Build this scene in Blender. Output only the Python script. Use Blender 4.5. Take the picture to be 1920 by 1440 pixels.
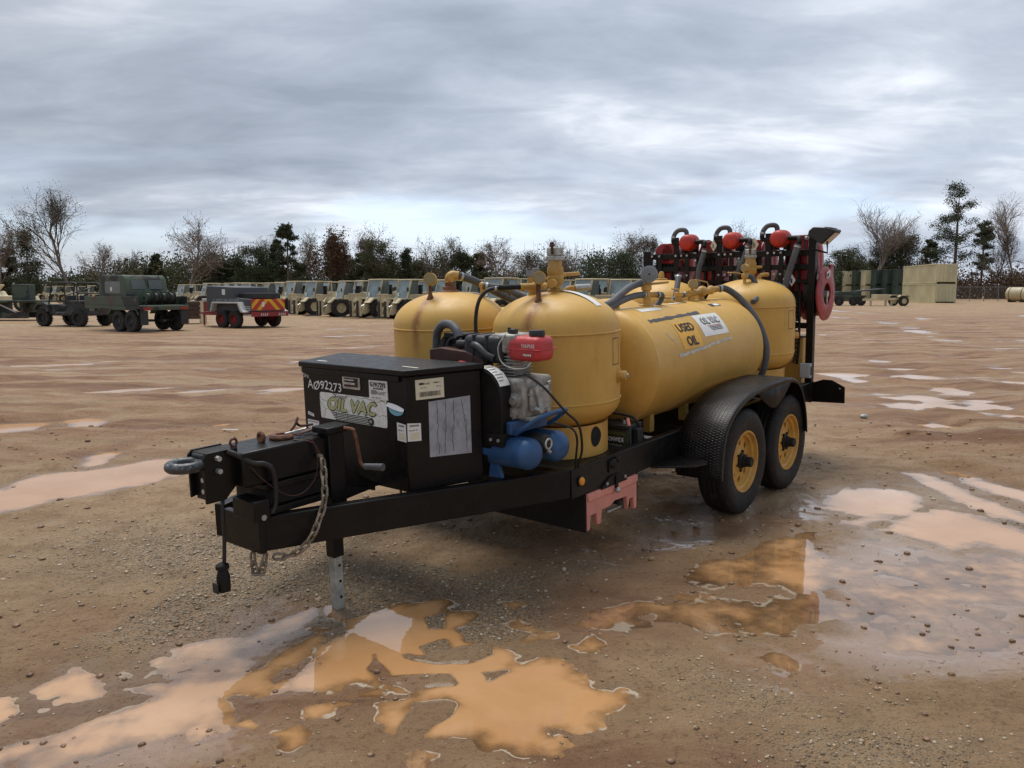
import bpy, math, random
import numpy as np
from math import sin, cos, pi, radians, sqrt, atan, atan2, exp
from mathutils import Vector, Matrix

for o_ in list(bpy.data.objects): bpy.data.objects.remove(o_)
scene = bpy.context.scene
COL = scene.collection
random.seed(7); RNG = np.random.default_rng(7)

# ---------------------------------------------------------------- camera
CAM_H = 1.5097
PITCH = atan((720 - 545.37) / 1480.0)
cd = bpy.data.cameras.new('camera'); cam = bpy.data.objects.new('camera', cd); COL.objects.link(cam)
cd.sensor_width = 36; cd.lens = 1480 / 1920 * 36; cd.clip_end = 3000; cd.clip_start = .05
cam.location = (0, 0, CAM_H); cam.rotation_euler = (pi / 2 - PITCH, 0, 0)
scene.camera = cam
# ---------------------------------------------------------------- world, sun, exposure
SUN_EL, SUN_AZ = radians(68), radians(-25)          # azimuth clockwise from +Y (the view)
world = bpy.data.worlds.new('World'); scene.world = world; world.use_nodes = True
def build_world():
    nt = world.node_tree; N = nt.nodes; L = nt.links; N.clear()
    out = N.new('ShaderNodeOutputWorld'); bg = N.new('ShaderNodeBackground'); bg.inputs[1].default_value = .1
    L.new(bg.outputs[0], out.inputs[0])
    sky = N.new('ShaderNodeTexSky'); sky.sky_type = 'NISHITA'; sky.sun_disc = False
    sky.sun_elevation = SUN_EL; sky.sun_rotation = SUN_AZ; sky.dust_density = 1.5
    tc = N.new('ShaderNodeTexCoord')
    def math_(op, a, b=None, c=None, clamp=False):
        n = N.new('ShaderNodeMath'); n.operation = op; n.use_clamp = clamp
        for i, q in enumerate((a, b, c)):
            if q is None: continue
            if isinstance(q, (int, float)): n.inputs[i].default_value = q
            else: L.new(q, n.inputs[i])
        return n.outputs[0]
    sp = N.new('ShaderNodeSeparateXYZ'); L.new(tc.outputs['Generated'], sp.inputs[0])
    x, y, z = sp.outputs
    zc = math_('ADD', math_('MAXIMUM', z, 0), .20)
    u = math_('DIVIDE', x, zc); v = math_('DIVIDE', y, zc)
    def noise(su, sv, off, scale, detail, rough, dist=0):
        cb = N.new('ShaderNodeCombineXYZ')
        L.new(math_('MULTIPLY', u, su), cb.inputs[0]); L.new(math_('MULTIPLY', v, sv), cb.inputs[1]); cb.inputs[2].default_value = off
        n = N.new('ShaderNodeTexNoise'); n.inputs['Scale'].default_value = scale; n.inputs['Detail'].default_value = detail
        n.inputs['Roughness'].default_value = rough; n.inputs['Distortion'].default_value = dist
        L.new(cb.outputs[0], n.inputs['Vector']); return n.outputs[0]
    def ramp(f, stops):
        r = N.new('ShaderNodeValToRGB'); L.new(f, r.inputs[0]); e = r.color_ramp.elements
        e[0].position, e[0].color = stops[0][0], (*stops[0][1], 1); e[1].position, e[1].color = stops[-1][0], (*stops[-1][1], 1)
        for p, c in stops[1:-1]: k = e.new(p); k.color = (*c, 1)
        return r.outputs[0]
    def mix(f, a, b):
        m = N.new('ShaderNodeMix'); m.data_type = 'RGBA'
        if isinstance(f, (int, float)): m.inputs[0].default_value = f
        else: L.new(f, m.inputs[0])
        L.new(a, m.inputs[6]) if not isinstance(a, tuple) else setattr(m.inputs[6], 'default_value', a)
        L.new(b, m.inputs[7]) if not isinstance(b, tuple) else setattr(m.inputs[7], 'default_value', b)
        return m.outputs[2]
    big = noise(.85, 1.25, 4.3, 1.0, 6, .52, .25)
    fine = noise(2.3, 4.2, 9.1, 1.0, 8, .58, .4)
    f = math_('ADD', math_('MULTIPLY', big, .66), math_('MULTIPLY', fine, .34))
    cloud = ramp(f, [(.33, (1.60, 1.84, 2.24)), (.44, (2.12, 2.39, 2.86)), (.53, (2.75, 3.02, 3.48)), (.64, (4.3, 4.52, 4.9))])
    # thin places low over the horizon let the blue sky through
    low = N.new('ShaderNodeMapRange'); low.interpolation_type = 'SMOOTHSTEP'; low.clamp = True
    low.inputs[1].default_value = .17; low.inputs[2].default_value = .07; L.new(z, low.inputs[0])
    gap = noise(.7, .6, 2.0, 1.0, 4, .5, .3)
    gm = N.new('ShaderNodeMapRange'); gm.interpolation_type = 'SMOOTHSTEP'; gm.inputs[1].default_value = .45; gm.inputs[2].default_value = .56
    L.new(gap, gm.inputs[0])
    hole = math_('MULTIPLY', math_('MULTIPLY', gm.outputs[0], low.outputs[0]), .75)
    haze = N.new('ShaderNodeMapRange'); haze.interpolation_type = 'SMOOTHSTEP'
    haze.inputs[1].default_value = .05; haze.inputs[2].default_value = .0; haze.inputs[4].default_value = .6; L.new(z, haze.inputs[0])
    c1 = mix(hole, cloud, mix(.45, sky.outputs[0], (2.3, 3.0, 4.7, 1)))
    c2 = mix(haze.outputs[0], c1, (3.4, 3.65, 4.1, 1))
    # a broad bright patch placed in the cloud, ahead and to the right
    vm = N.new('ShaderNodeVectorMath'); vm.operation = 'DOT_PRODUCT'; L.new(tc.outputs['Generated'], vm.inputs[0]); vm.inputs[1].default_value = (.30, .91, .29)
    gl = N.new('ShaderNodeMapRange'); gl.interpolation_type = 'SMOOTHSTEP'; gl.inputs[1].default_value = .55; gl.inputs[2].default_value = 1.0; gl.inputs[3].default_value = .95; gl.inputs[4].default_value = 1.28; L.new(vm.outputs['Value'], gl.inputs[0])
    sc = N.new('ShaderNodeVectorMath'); sc.operation = 'SCALE'; L.new(c2, sc.inputs[0]); L.new(gl.outputs[0], sc.inputs['Scale'])
    L.new(sc.outputs[0], bg.inputs[0])
build_world()
sd = bpy.data.lights.new('sun', 'SUN'); sun = bpy.data.objects.new('sun', sd); COL.objects.link(sun)
sd.energy = 1.5; sd.angle = radians(34); sd.color = (1, .955, .89)
sdir = Vector((sin(SUN_AZ) * cos(SUN_EL), cos(SUN_AZ) * cos(SUN_EL), sin(SUN_EL)))
sun.rotation_euler = sdir.to_track_quat('Z', 'Y').to_euler(); sun.location = (0, 0, 40)
scene.view_settings.view_transform = 'Standard'; scene.view_settings.look = 'None'
scene.view_settings.gamma = 1; scene.view_settings.exposure = 0.88
scene.view_settings.use_curve_mapping = False
scene.render.engine = 'CYCLES'
cy_ = scene.cycles; cy_.max_bounces = 5; cy_.diffuse_bounces = 3; cy_.glossy_bounces = 3; cy_.transmission_bounces = 2; cy_.transparent_max_bounces = 6; cy_.caustics_reflective = False; cy_.caustics_refractive = False

# ---------------------------------------------------------------- helpers: materials
class NT:
    def __init__(s, name):
        s.m = bpy.data.materials.new(name); s.m.use_nodes = True; s.t = s.m.node_tree; s.N = s.t.nodes; s.L = s.t.links
        s.N.clear(); s.out = s.N.new('ShaderNodeOutputMaterial')
    def n(s, typ, **kw):
        q = s.N.new(typ)
        for k, v in kw.items(): setattr(q, k, v)
        return q
    def set(s, sock, v):
        if isinstance(v, bpy.types.NodeSocket): s.L.new(v, sock)
        elif isinstance(v, (tuple, list)) and len(v) == 3 and sock.type == 'RGBA': sock.default_value = (*v, 1)
        else: sock.default_value = v
    def math(s, op, a, b=0.0, clamp=False):
        q = s.n('ShaderNodeMath', operation=op, use_clamp=clamp); s.set(q.inputs[0], a); s.set(q.inputs[1], b); return q.outputs[0]
    def noise(s, vec, scale, detail=4, rough=.55, dist=0.0):
        q = s.n('ShaderNodeTexNoise'); s.set(q.inputs['Vector'], vec); q.inputs['Scale'].default_value = scale
        q.inputs['Detail'].default_value = detail; q.inputs['Roughness'].default_value = rough; q.inputs['Distortion'].default_value = dist
        return q.outputs[0]
    def rng(s, f, a, b, c=0.0, d=1.0, smooth=True):
        q = s.n('ShaderNodeMapRange'); q.interpolation_type = 'SMOOTHSTEP' if smooth else 'LINEAR'
        s.set(q.inputs[0], f); q.inputs[1].default_value = a; q.inputs[2].default_value = b; q.inputs[3].default_value = c; q.inputs[4].default_value = d
        return q.outputs[0]
    def mix(s, f, a, b, blend='MIX'):
        q = s.n('ShaderNodeMix', data_type='RGBA', blend_type=blend); s.set(q.inputs[0], f); s.set(q.inputs[6], a); s.set(q.inputs[7], b); return q.outputs[2]
    def obj(s): return s.n('ShaderNodeTexCoord').outputs['Object']
    def scaled(s, vec, sc):
        q = s.n('ShaderNodeMapping'); q.inputs['Scale'].default_value = sc; s.set(q.inputs[0], vec); return q.outputs[0]
    def attr(s, name):
        q = s.n('ShaderNodeAttribute'); q.attribute_name = name; return q
    def bump(s, h, strength, dist=.01):
        q = s.n('ShaderNodeBump'); q.inputs['Strength'].default_value = strength; q.inputs['Distance'].default_value = dist; s.set(q.inputs['Height'], h); return q.outputs[0]
    def principled(s, col, rough=.5, metal=0.0, normal=None, coat=0.0, spec=None, alpha=None):
        p = s.n('ShaderNodeBsdfPrincipled'); s.set(p.inputs['Base Color'], col); s.set(p.inputs['Roughness'], rough); s.set(p.inputs['Metallic'], metal)
        if normal is not None: s.L.new(normal, p.inputs['Normal'])
        if coat: p.inputs['Coat Weight'].default_value = coat; p.inputs['Coat Roughness'].default_value = .15
        if spec is not None: p.inputs['Specular IOR Level'].default_value = spec
        s.L.new(p.outputs[0], s.out.inputs[0]); return p
MAT = {}
def paint(name, col, rough=.45, metal=0.0, var=.25, scale=6.0, dirt=None, dirt_amt=.5, bumps=.06, bscale=60.0, spec=None):
    """painted / moulded surface: mottled tone, patches of dirt or wear, slight relief"""
    t = NT(name); v = t.obj()
    n1 = t.noise(v, scale, 5, .6); n2 = t.noise(v, scale * 3.7, 6, .65, .5)
    dk = tuple(c * (1 - var) for c in col); lt = tuple(min(1, c * (1 + var * .6)) for c in col)
    c = t.mix(t.rng(n1, .32, .68), dk, lt)
    r = t.rng(n2, .3, .7, rough * .82, min(1, rough * 1.2))
    if dirt is not None:
        m = t.math('MULTIPLY', t.rng(n2, .52, .72), dirt_amt)
        c = t.mix(m, c, dirt); r = t.math('ADD', r, t.math('MULTIPLY', m, .3), True)
    nb = t.noise(v, bscale, 4, .6)
    t.principled(c, r, metal, t.bump(nb, bumps, .01), spec=spec)
    MAT[name] = t.m; return t.m

# ---------------------------------------------------------------- helpers: meshes
def unit(v): return Vector(v).normalized()
class MB:
    def __init__(s): s.v = []; s.f = []
    def add(s, vs, fs):
        b = len(s.v); s.v.extend([tuple(q) for q in vs]); s.f.extend([tuple(i + b for i in q) for q in fs]); return s
    def box(s, x0, x1, y0, y1, z0, z1):
        x0, x1 = min(x0, x1), max(x0, x1); y0, y1 = min(y0, y1), max(y0, y1); z0, z1 = min(z0, z1), max(z0, z1)
        return s.add([(x0,y0,z0),(x1,y0,z0),(x1,y1,z0),(x0,y1,z0),(x0,y0,z1),(x1,y0,z1),(x1,y1,z1),(x0,y1,z1)],
                     [(0,3,2,1),(4,5,6,7),(0,1,5,4),(1,2,6,5),(2,3,7,6),(3,0,4,7)])
    def bar(s, a, b, w, h, up=(0,0,1)):
        """rectangular bar from a to b, w across, h along up"""
        a, b = Vector(a), Vector(b); d = (b - a).normalized(); up = Vector(up)
        sd_ = d.cross(up).normalized(); u2 = sd_.cross(d).normalized(); vs = []
        for p in (a, b):
            for i, j in ((-1,-1),(1,-1),(1,1),(-1,1)): vs.append(p + sd_ * (i * w / 2) + u2 * (j * h / 2))
        return s.add(vs, [(0,1,2,3),(7,6,5,4),(0,4,5,1),(1,5,6,2),(2,6,7,3),(3,7,4,0)])
    def prism(s, poly, lo, hi, axis='y'):
        n = len(poly); ar = sum(poly[i][0] * poly[(i+1) % n][1] - poly[(i+1) % n][0] * poly[i][1] for i in range(n))
        if (ar > 0) == (axis == 'y'): poly = poly[::-1]
        def P(q, h): return {'x': (h, q[0], q[1]), 'y': (q[0], h, q[1]), 'z': (q[0], q[1], h)}[axis]
        vs = [P(q, lo) for q in poly] + [P(q, hi) for q in poly]
        return s.add(vs, [tuple(range(n))[::-1], tuple(range(n, 2 * n))] + [(i, (i+1) % n, n + (i+1) % n, n + i) for i in range(n)])
    def tube(s, pts, r, n=10, closed=False, caps=True):
        pts = [Vector(p) for p in pts]; m = len(pts); rs = r if isinstance(r, (list, tuple)) else [r] * m
        t0 = (pts[1] - pts[0]).normalized(); ref = Vector((0,0,1)) if abs(t0.z) < .9 else Vector((1,0,0))
        nrm = (ref - t0 * ref.dot(t0)).normalized(); b0 = len(s.v)
        for i in range(m):
            if closed: t = pts[(i+1) % m] - pts[i-1]
            else: t = pts[min(i+1, m-1)] - pts[max(i-1, 0)]
            if t.length < 1e-9: t = t0.copy()
            t.normalize(); nrm = nrm - t * nrm.dot(t)
            if nrm.length < 1e-6: nrm = t.orthogonal()
            nrm.normalize(); bn = t.cross(nrm)
            for k in range(n):
                a = 2 * pi * k / n; s.v.append(tuple(pts[i] + (nrm * cos(a) + bn * sin(a)) * rs[i]))
        for i in range(m if closed else m - 1):
            j = (i + 1) % m
            for k in range(n):
                k2 = (k + 1) % n; s.f.append((b0+i*n+k, b0+i*n+k2, b0+j*n+k2, b0+j*n+k))
        if caps and not closed:
            s.f.append(tuple(b0 + k for k in range(n))[::-1]); s.f.append(tuple(b0 + (m-1)*n + k for k in range(n)))
        return s
    def cyl(s, a, b, r, r2=None, n=20): return s.tube([a, b], [r, r if r2 is None else r2], n)
    def lathe(s, prof, n, org=(0,0,0), ax='z', a0=0.0):
        """prof: (radius, height) from bottom to top along ax"""
        b0 = len(s.v); rows = []
        def P(rr, h, a):
            c, q = rr * cos(a), rr * sin(a)
            p = {'z': (c, q, h), 'y': (q, h, c), 'x': (h, c, q)}[ax]
            return (p[0] + org[0], p[1] + org[1], p[2] + org[2])
        for rr, h in prof:
            if rr < 1e-6: rows.append([len(s.v)]); s.v.append(P(0, h, 0))
            else:
                rows.append(list(range(len(s.v), len(s.v) + n)))
                for k in range(n): s.v.append(P(rr, h, a0 + 2 * pi * k / n))
        for A, B in zip(rows[:-1], rows[1:]):
            for k in range(n):
                k2 = (k + 1) % n
                if len(A) == 1 and len(B) == 1: continue
                if len(A) == 1: s.f.append((A[0], B[k2], B[k]))
                elif len(B) == 1: s.f.append((A[k], A[k2], B[0]))
                else: s.f.append((A[k], A[k2], B[k2], B[k]))
        return s
    def ball(s, c, r, n=14, m=8, sc=(1,1,1)):
        pr = [(r * sin(pi * i / m), -r * cos(pi * i / m)) for i in range(m + 1)]
        k = len(s.v); s.lathe(pr, n)
        for i in range(k, len(s.v)): q = s.v[i]; s.v[i] = (q[0]*sc[0]+c[0], q[1]*sc[1]+c[1], q[2]*sc[2]+c[2])
        return s
    def torus(s, c, R, r, ax='z', n=28, m=10, sc=1.0):
        pts = []
        for i in range(n):
            a = 2 * pi * i / n; p = {'z': (R*cos(a), R*sin(a)*sc, 0), 'y': (R*cos(a), 0, R*sin(a)*sc), 'x': (0, R*cos(a), R*sin(a)*sc)}[ax]
            pts.append((p[0]+c[0], p[1]+c[1], p[2]+c[2]))
        return s.tube(pts, r, m, closed=True)
    def move(s, fn, start=0):
        for i in range(start, len(s.v)): s.v[i] = tuple(fn(*s.v[i]))
        return s
    def mesh(s, name, smooth=True, angle=38):
        me = bpy.data.meshes.new(name); me.from_pydata(s.v, [], s.f); me.update()
        if smooth:
            me.polygons.foreach_set('use_smooth', [True] * len(me.polygons)); me.set_sharp_from_angle(angle=radians(angle))
        return me
    def build(s, name, mat, parent=None, bevel=0.0, smooth=True, seg=2, angle=38, label=None, kind=None):
        me = s.mesh(name, smooth, angle); o = bpy.data.objects.new(name, me); COL.objects.link(o)
        me.materials.append(MAT[mat] if isinstance(mat, str) else mat)
        if parent is not None: o.parent = parent
        if bevel:
            b = o.modifiers.new('bevel', 'BEVEL'); b.width = bevel; b.segments = seg; b.limit_method = 'ANGLE'; b.angle_limit = radians(35)
            b.harden_normals = False
        if label: o['label'] = label
        if kind: o['kind'] = kind
        return o
def np_mesh(name, co, quads, mat, smooth=True, tris=False):
    me = bpy.data.meshes.new(name); co = np.asarray(co, np.float32); q = np.asarray(quads, np.int32); k = q.shape[1]
    me.vertices.add(len(co)); me.vertices.foreach_set('co', co.ravel())
    me.loops.add(q.size); me.loops.foreach_set('vertex_index', q.ravel())
    me.polygons.add(len(q)); me.polygons.foreach_set('loop_start', np.arange(0, q.size, k, dtype=np.int32))
    me.update(calc_edges=True)
    me.polygons.foreach_set('use_smooth', np.full(len(q), smooth)); me.materials.append(MAT[mat] if isinstance(mat, str) else mat)
    return me
def link(name, me, parent=None):
    o = bpy.data.objects.new(name, me); COL.objects.link(o); o.parent = parent; return o
def fattr(me, name, arr):
    a = me.attributes.new(name, 'FLOAT', 'POINT'); a.data.foreach_set('value', np.asarray(arr, np.float32))
def tag(o, label, cat, group=None):
    o['label'] = label; o['category'] = cat
    if group: o['group'] = group
    return o
def thing(name, label, cat, loc=(0,0,0), rz=0.0, group=None):
    o = bpy.data.objects.new(name, None); COL.objects.link(o); o.location = loc; o.rotation_euler = (0,0,rz); o.empty_display_size = .2
    return tag(o, label, cat, group)
def copy_tree(o, parent=None):
    c = o.copy(); COL.objects.link(c); c.parent = parent
    for ch in list(o.children): copy_tree(ch, c)
    return c
def spline(pts, n=8):
    pts = [Vector(p) for p in pts]; P = [pts[0]*2 - pts[1]] + pts + [pts[-1]*2 - pts[-2]]; out = []
    for i in range(1, len(P) - 2):
        for k in range(n):
            t = k / n; a, b, c, d = P[i-1], P[i], P[i+1], P[i+2]
            out.append(.5 * ((2*b) + (c - a)*t + (2*a - 5*b + 4*c - d)*t*t + (3*b - a - 3*c + d)*t**3))
    out.append(pts[-1]); return out
# text as flat mesh pieces, laid on a surface by a mapping (s, t, lift) -> point
def text_geo(txt, h, shear=0.0, offset=0.0, space=1.0, res=3):
    cu = bpy.data.curves.new('txt', 'FONT'); cu.body = txt; cu.size = 1; cu.shear = shear; cu.offset = offset; cu.space_character = space
    cu.resolution_u = res; cu.fill_mode = 'FRONT'; cu.align_x = 'LEFT'
    ob = bpy.data.objects.new('txt', cu); COL.objects.link(ob); bpy.context.view_layer.update()
    dg = bpy.context.evaluated_depsgraph_get(); me = ob.evaluated_get(dg).to_mesh()
    vs = np.array([v.co[:] for v in me.vertices]).reshape(-1, 3); fs = [tuple(p.vertices) for p in me.polygons]
    ob.evaluated_get(dg).to_mesh_clear(); bpy.data.objects.remove(ob); bpy.data.curves.remove(cu)
    vs = vs[:, :2] * (h / .69); return vs, fs
def put_text(name, txt, mapf, s0, t0, width, h, mat, parent, lift=.0015, shear=0.0, offset=0.0, wobble=0.0, bold=0.0):
    vs, fs = text_geo(txt, h, shear, offset)
    if len(vs) == 0: return None
    w = vs[:,0].max() - vs[:,0].min(); k = width / w
    mb = MB()
    sh = [(0, 0)] if not bold else [(0, 0), (-bold, 0), (bold, 0), (0, bold*.8), (0, -bold*.8)]
    for j, (ds, dt) in enumerate(sh):
        P = []
        for q in vs:
            s_ = s0 + (q[0] - vs[:,0].min()) * k + ds; t_ = t0 + q[1] + dt
            if wobble: t_ += wobble * sin(s_ * 37) + wobble * .6 * sin(s_ * 91)
            P.append(mapf(s_, t_, lift + j*.00015))
        mb.add(P, fs)
    return mb.build(name, mat, parent, smooth=False)
def rounded(s0, s1, t0, t1, r, n=4, jag=0.0):
    pts = []
    for cx, cy, a in ((s1-r, t0+r, -pi/2), (s1-r, t1-r, 0), (s0+r, t1-r, pi/2), (s0+r, t0+r, pi)):
        for k in range(n + 1): b = a + pi/2*k/n; pts.append((cx + r*cos(b) + random.uniform(-jag, jag), cy + r*sin(b) + random.uniform(-jag, jag)))
    return pts
def put_sheet(name, mapf, poly, mat, parent, lift=.0008, nu=0):
    """a thin sticker; nu>0 subdivides a rectangle so that it can follow a curve"""
    mb = MB()
    if nu:
        s = [p[0] for p in poly]; t = [p[1] for p in poly]; s0, s1, t0, t1 = min(s), max(s), min(t), max(t)
        V = []; Fc = []
        for i in range(nu + 1):
            for j in range(nu + 1): V.append(mapf(s0 + (s1-s0)*j/nu, t0 + (t1-t0)*i/nu, lift))
        for i in range(nu):
            for j in range(nu): a = i*(nu+1)+j; Fc.append((a, a+1, a+nu+2, a+nu+1))
        mb.add(V, Fc); return mb.build(name, mat, parent, smooth=True)
    n = len(poly); top = [mapf(p[0], p[1], lift) for p in poly]; bot = [mapf(p[0], p[1], 0.0002) for p in poly]
    mb.add(top + bot, [tuple(range(n))] + [(i, n+i, n+(i+1) % n, (i+1) % n) for i in range(n)])
    return mb.build(name, mat, parent, smooth=False)
def plane_map(org, right, up):
    org, right, up = Vector(org), unit(right), unit(up); nr = right.cross(up)
    return lambda s, t, l: org + right * s + up * t + nr * l
# value noise for terrain
def vnoise(x, y, seed=0):
    xi = np.floor(x).astype(np.int64); yi = np.floor(y).astype(np.int64); fx = x - xi; fy = y - yi
    fx = fx*fx*fx*(fx*(fx*6-15)+10); fy = fy*fy*fy*(fy*(fy*6-15)+10)
    k1 = np.uint32(374761393); k2 = np.uint32(668265263); k3 = np.uint32((seed * 1442695041) & 0xffffffff); k4 = np.uint32(1274126177)
    ax = xi.astype(np.uint32) * k1 + k3; ay = yi.astype(np.uint32) * k2
    def h(a, b):
        n = ax + ay
        if a is not xi: n = n + k1
        if b is not yi: n = n + k2
        n = (n ^ (n >> np.uint32(13))) * k4
        return ((n ^ (n >> np.uint32(16))) & np.uint32(0xffff)) * np.float64(1/65535.0)
    return (h(xi, yi)*(1-fx) + h(xi+1, yi)*fx)*(1-fy) + (h(xi, yi+1)*(1-fx) + h(xi+1, yi+1)*fx)*fy
def fbm(x, y, oct_=4, seed=0, gain=.5):
    s = 0; a = 1; t = 0
    for i in range(oct_): s = s + a * (vnoise(x * 2**i + i*17.3, y * 2**i - i*9.1, seed + i) - .5); t += a; a *= gain
    return s / t * 2          # about -1..1
def smooth(a, b, x): t = np.clip((x - a) / (b - a), 0, 1); return t*t*(3-2*t)
def sdf(X, Y, poly):
    """signed distance to a polygon, negative inside, only near it"""
    P = np.array(poly); D = np.full(X.shape, 9.0); m = (X > P[:,0].min()-.4) & (X < P[:,0].max()+.4) & (Y > P[:,1].min()-.4) & (Y < P[:,1].max()+.4)
    if not m.any(): return D
    x, y = X[m], Y[m]; d = np.full(x.shape, 1e9); ins = np.zeros(x.shape, bool)
    for i in range(len(P)):
        a, b = P[i-1], P[i]; e = b - a; wx, wy = x - a[0], y - a[1]
        t = np.clip((wx*e[0] + wy*e[1]) / (e @ e + 1e-12), 0, 1); d = np.minimum(d, (wx - t*e[0])**2 + (wy - t*e[1])**2)
        c = (a[1] > y) != (b[1] > y); xx = a[0] + (y - a[1]) / (b[1] - a[1] + 1e-12) * e[0]; ins ^= c & (x < xx)
    D[m] = np.where(ins, -1, 1) * np.sqrt(d); return D
# ================================================================ GROUND
PUD={
 'A1':[(-0.77,3.57),(-0.67,3.66),(-0.46,3.82),(-0.35,3.82),(-0.29,3.70),(-0.14,3.63),(-0.20,3.48),(-0.14,3.34),(0.00,3.21),(0.06,3.15),(0.20,3.15),(0.25,3.06),(0.36,2.95),(0.47,2.84),(0.45,2.79),(0.35,2.69),(0.32,2.64),(0.18,2.59),(0.22,2.52),(0.14,2.44),(0.00,2.46),(-0.11,2.50),(-0.15,2.55),(-0.30,2.59),(-0.31,2.71),(-0.26,2.82),(-0.38,2.82),(-0.40,2.57),(-0.47,2.58),(-0.49,2.79),(-0.39,2.88),(-0.49,2.88),(-0.62,2.79),(-0.62,2.69),(-0.74,2.70),(-0.77,2.75),(-0.69,2.82),(-0.54,2.91),(-0.70,2.88),(-0.93,2.90),(-0.91,2.98),(-0.83,3.15),(-0.84,3.31),(-0.77,3.42)],
 'A2':[(-0.31,2.50),(-0.26,2.46),(-0.26,2.35),(-0.33,2.38),(-0.38,2.49)],
 'A3':[(-0.07,3.76),(0.08,3.78),(0.10,3.71),(0.00,3.66)],
 'A4':[(-0.82,2.59),(-0.75,2.62),(-0.67,2.58),(-0.74,2.52)],
 'B2':[(0.26,3.28),(0.36,3.36),(0.42,3.28),(0.29,3.21)],
 'C1':[(2.35,5.87),(2.68,6.07),(3.00,6.04),(3.10,5.79),(2.89,5.49),(2.69,5.31),(2.31,5.29),(2.23,5.49)],
 'C2':[(2.23,5.18),(2.48,5.26),(2.57,5.21),(2.33,5.08),(2.20,5.09)],
 'C3':[(2.37,4.97),(2.65,5.22),(3.00,5.49),(3.16,5.42),(3.32,4.97),(3.27,4.70),(3.01,4.31),(2.98,4.45),(2.91,4.65),(2.63,4.59),(2.54,4.80)],
 'C4':[(3.35,6.59),(3.52,6.55),(3.55,6.12),(3.55,5.64),(3.54,5.09),(3.42,4.92),(3.34,5.35),(3.28,5.71),(3.30,6.12)],
 'C5':[(3.72,6.67),(3.86,6.59),(3.90,6.21),(4.00,5.79),(3.80,5.49),(3.69,5.87),(3.64,6.21)],
 'D1':[(-0.97,3.68),(-0.93,3.57),(-1.01,3.42),(-1.14,3.28),(-1.26,3.17),(-1.35,3.12),(-1.34,3.21),(-1.23,3.34),(-1.10,3.54)],
 'D2':[(-0.88,3.70),(-0.82,3.63),(-0.77,3.66),(-0.77,3.54),(-0.87,3.59)],
 'D3':[(-0.90,3.44),(-0.82,3.40),(-0.81,3.31),(-0.87,3.15),(-0.93,2.98),(-0.94,2.88),(-1.05,2.82),(-1.22,2.71),(-1.41,2.65),(-1.53,2.57),(-1.58,2.47),(-1.67,2.41),(-1.73,2.35),(-1.81,2.47),(-1.66,2.54),(-1.56,2.65),(-1.45,2.79),(-1.37,2.86),(-1.49,2.91),(-1.40,2.98),(-1.24,3.01),(-1.12,3.08),(-0.97,3.28)],
 'D4':[(-1.85,2.93),(-1.82,2.98),(-1.83,3.11),(-1.77,3.11),(-1.69,2.99),(-1.60,2.95),(-1.55,2.82),(-1.70,2.80)],
 'D5':[(-1.61,3.01),(-1.57,3.07),(-1.49,3.04),(-1.52,2.97)],
 'D6':[(-1.51,3.14),(-1.47,3.18),(-1.42,3.12),(-1.48,3.08)],
 'D7':[(-1.16,2.62),(-1.13,2.67),(-1.05,2.64),(-1.03,2.58),(-1.10,2.54)],
 'D8':[(-2.08,2.86),(-1.91,2.84),(-1.81,2.75),(-1.84,2.67),(-1.94,2.65)],
 'D9':[(-1.76,2.40),(-1.60,2.41),(-1.53,2.35),(-1.54,2.27),(-1.68,2.27)],
 'D10':[(-0.99,2.65),(-0.94,2.68),(-0.88,2.65),(-0.90,2.60)],
 'E1':[(-4.34,6.04),(-3.98,6.00),(-4.03,6.49),(-3.88,6.63),(-3.64,6.70),(-3.47,6.91),(-3.24,7.14),(-2.89,7.14),(-2.73,6.84),(-2.82,6.49),(-2.96,6.12),(-3.17,5.87),(-3.36,5.71),(-3.46,5.49),(-3.56,5.35),(-3.77,5.22)],
 'E2':[(-3.98,7.14),(-3.93,7.43),(-3.74,7.46),(-3.65,7.02),(-3.72,6.76)],
 'E3':[(-5.33,9.28),(-5.16,9.56),(-4.76,9.28),(-4.71,8.82),(-5.03,8.86)],
 'E4':[(-6.21,8.90),(-5.84,9.08),(-5.39,9.16),(-5.33,8.65),(-5.60,8.51),(-5.90,8.45)],
}
FILM={
 'F1':[(1.93,4.70),(2.35,4.97),(2.63,4.59),(3.01,4.50),(3.07,4.22),(2.31,3.13),(2.15,3.15),(1.88,3.04),(1.57,2.99),(1.33,3.13),(1.25,3.08),(1.47,3.57)],
 'F2':[(0.69,3.63),(1.02,3.13),(1.29,3.13),(1.40,2.99),(1.12,2.91),(0.87,3.13)],
 'F3':[(-1.88,2.57),(-1.55,2.67),(-1.21,2.79),(-0.89,2.71),(-0.96,2.47),(-1.21,2.35),(-1.66,2.25)],
 'F4':[(-1.53,3.28),(-1.29,3.45),(-1.02,3.63),(-0.91,3.57),(-1.08,3.18),(-1.34,2.99)],
 'F5':[(1.17,5.29),(1.73,5.42),(2.13,5.71),(2.13,5.29),(1.54,4.80),(1.09,4.59),(0.56,4.22),(0.49,4.40)],
}
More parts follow.
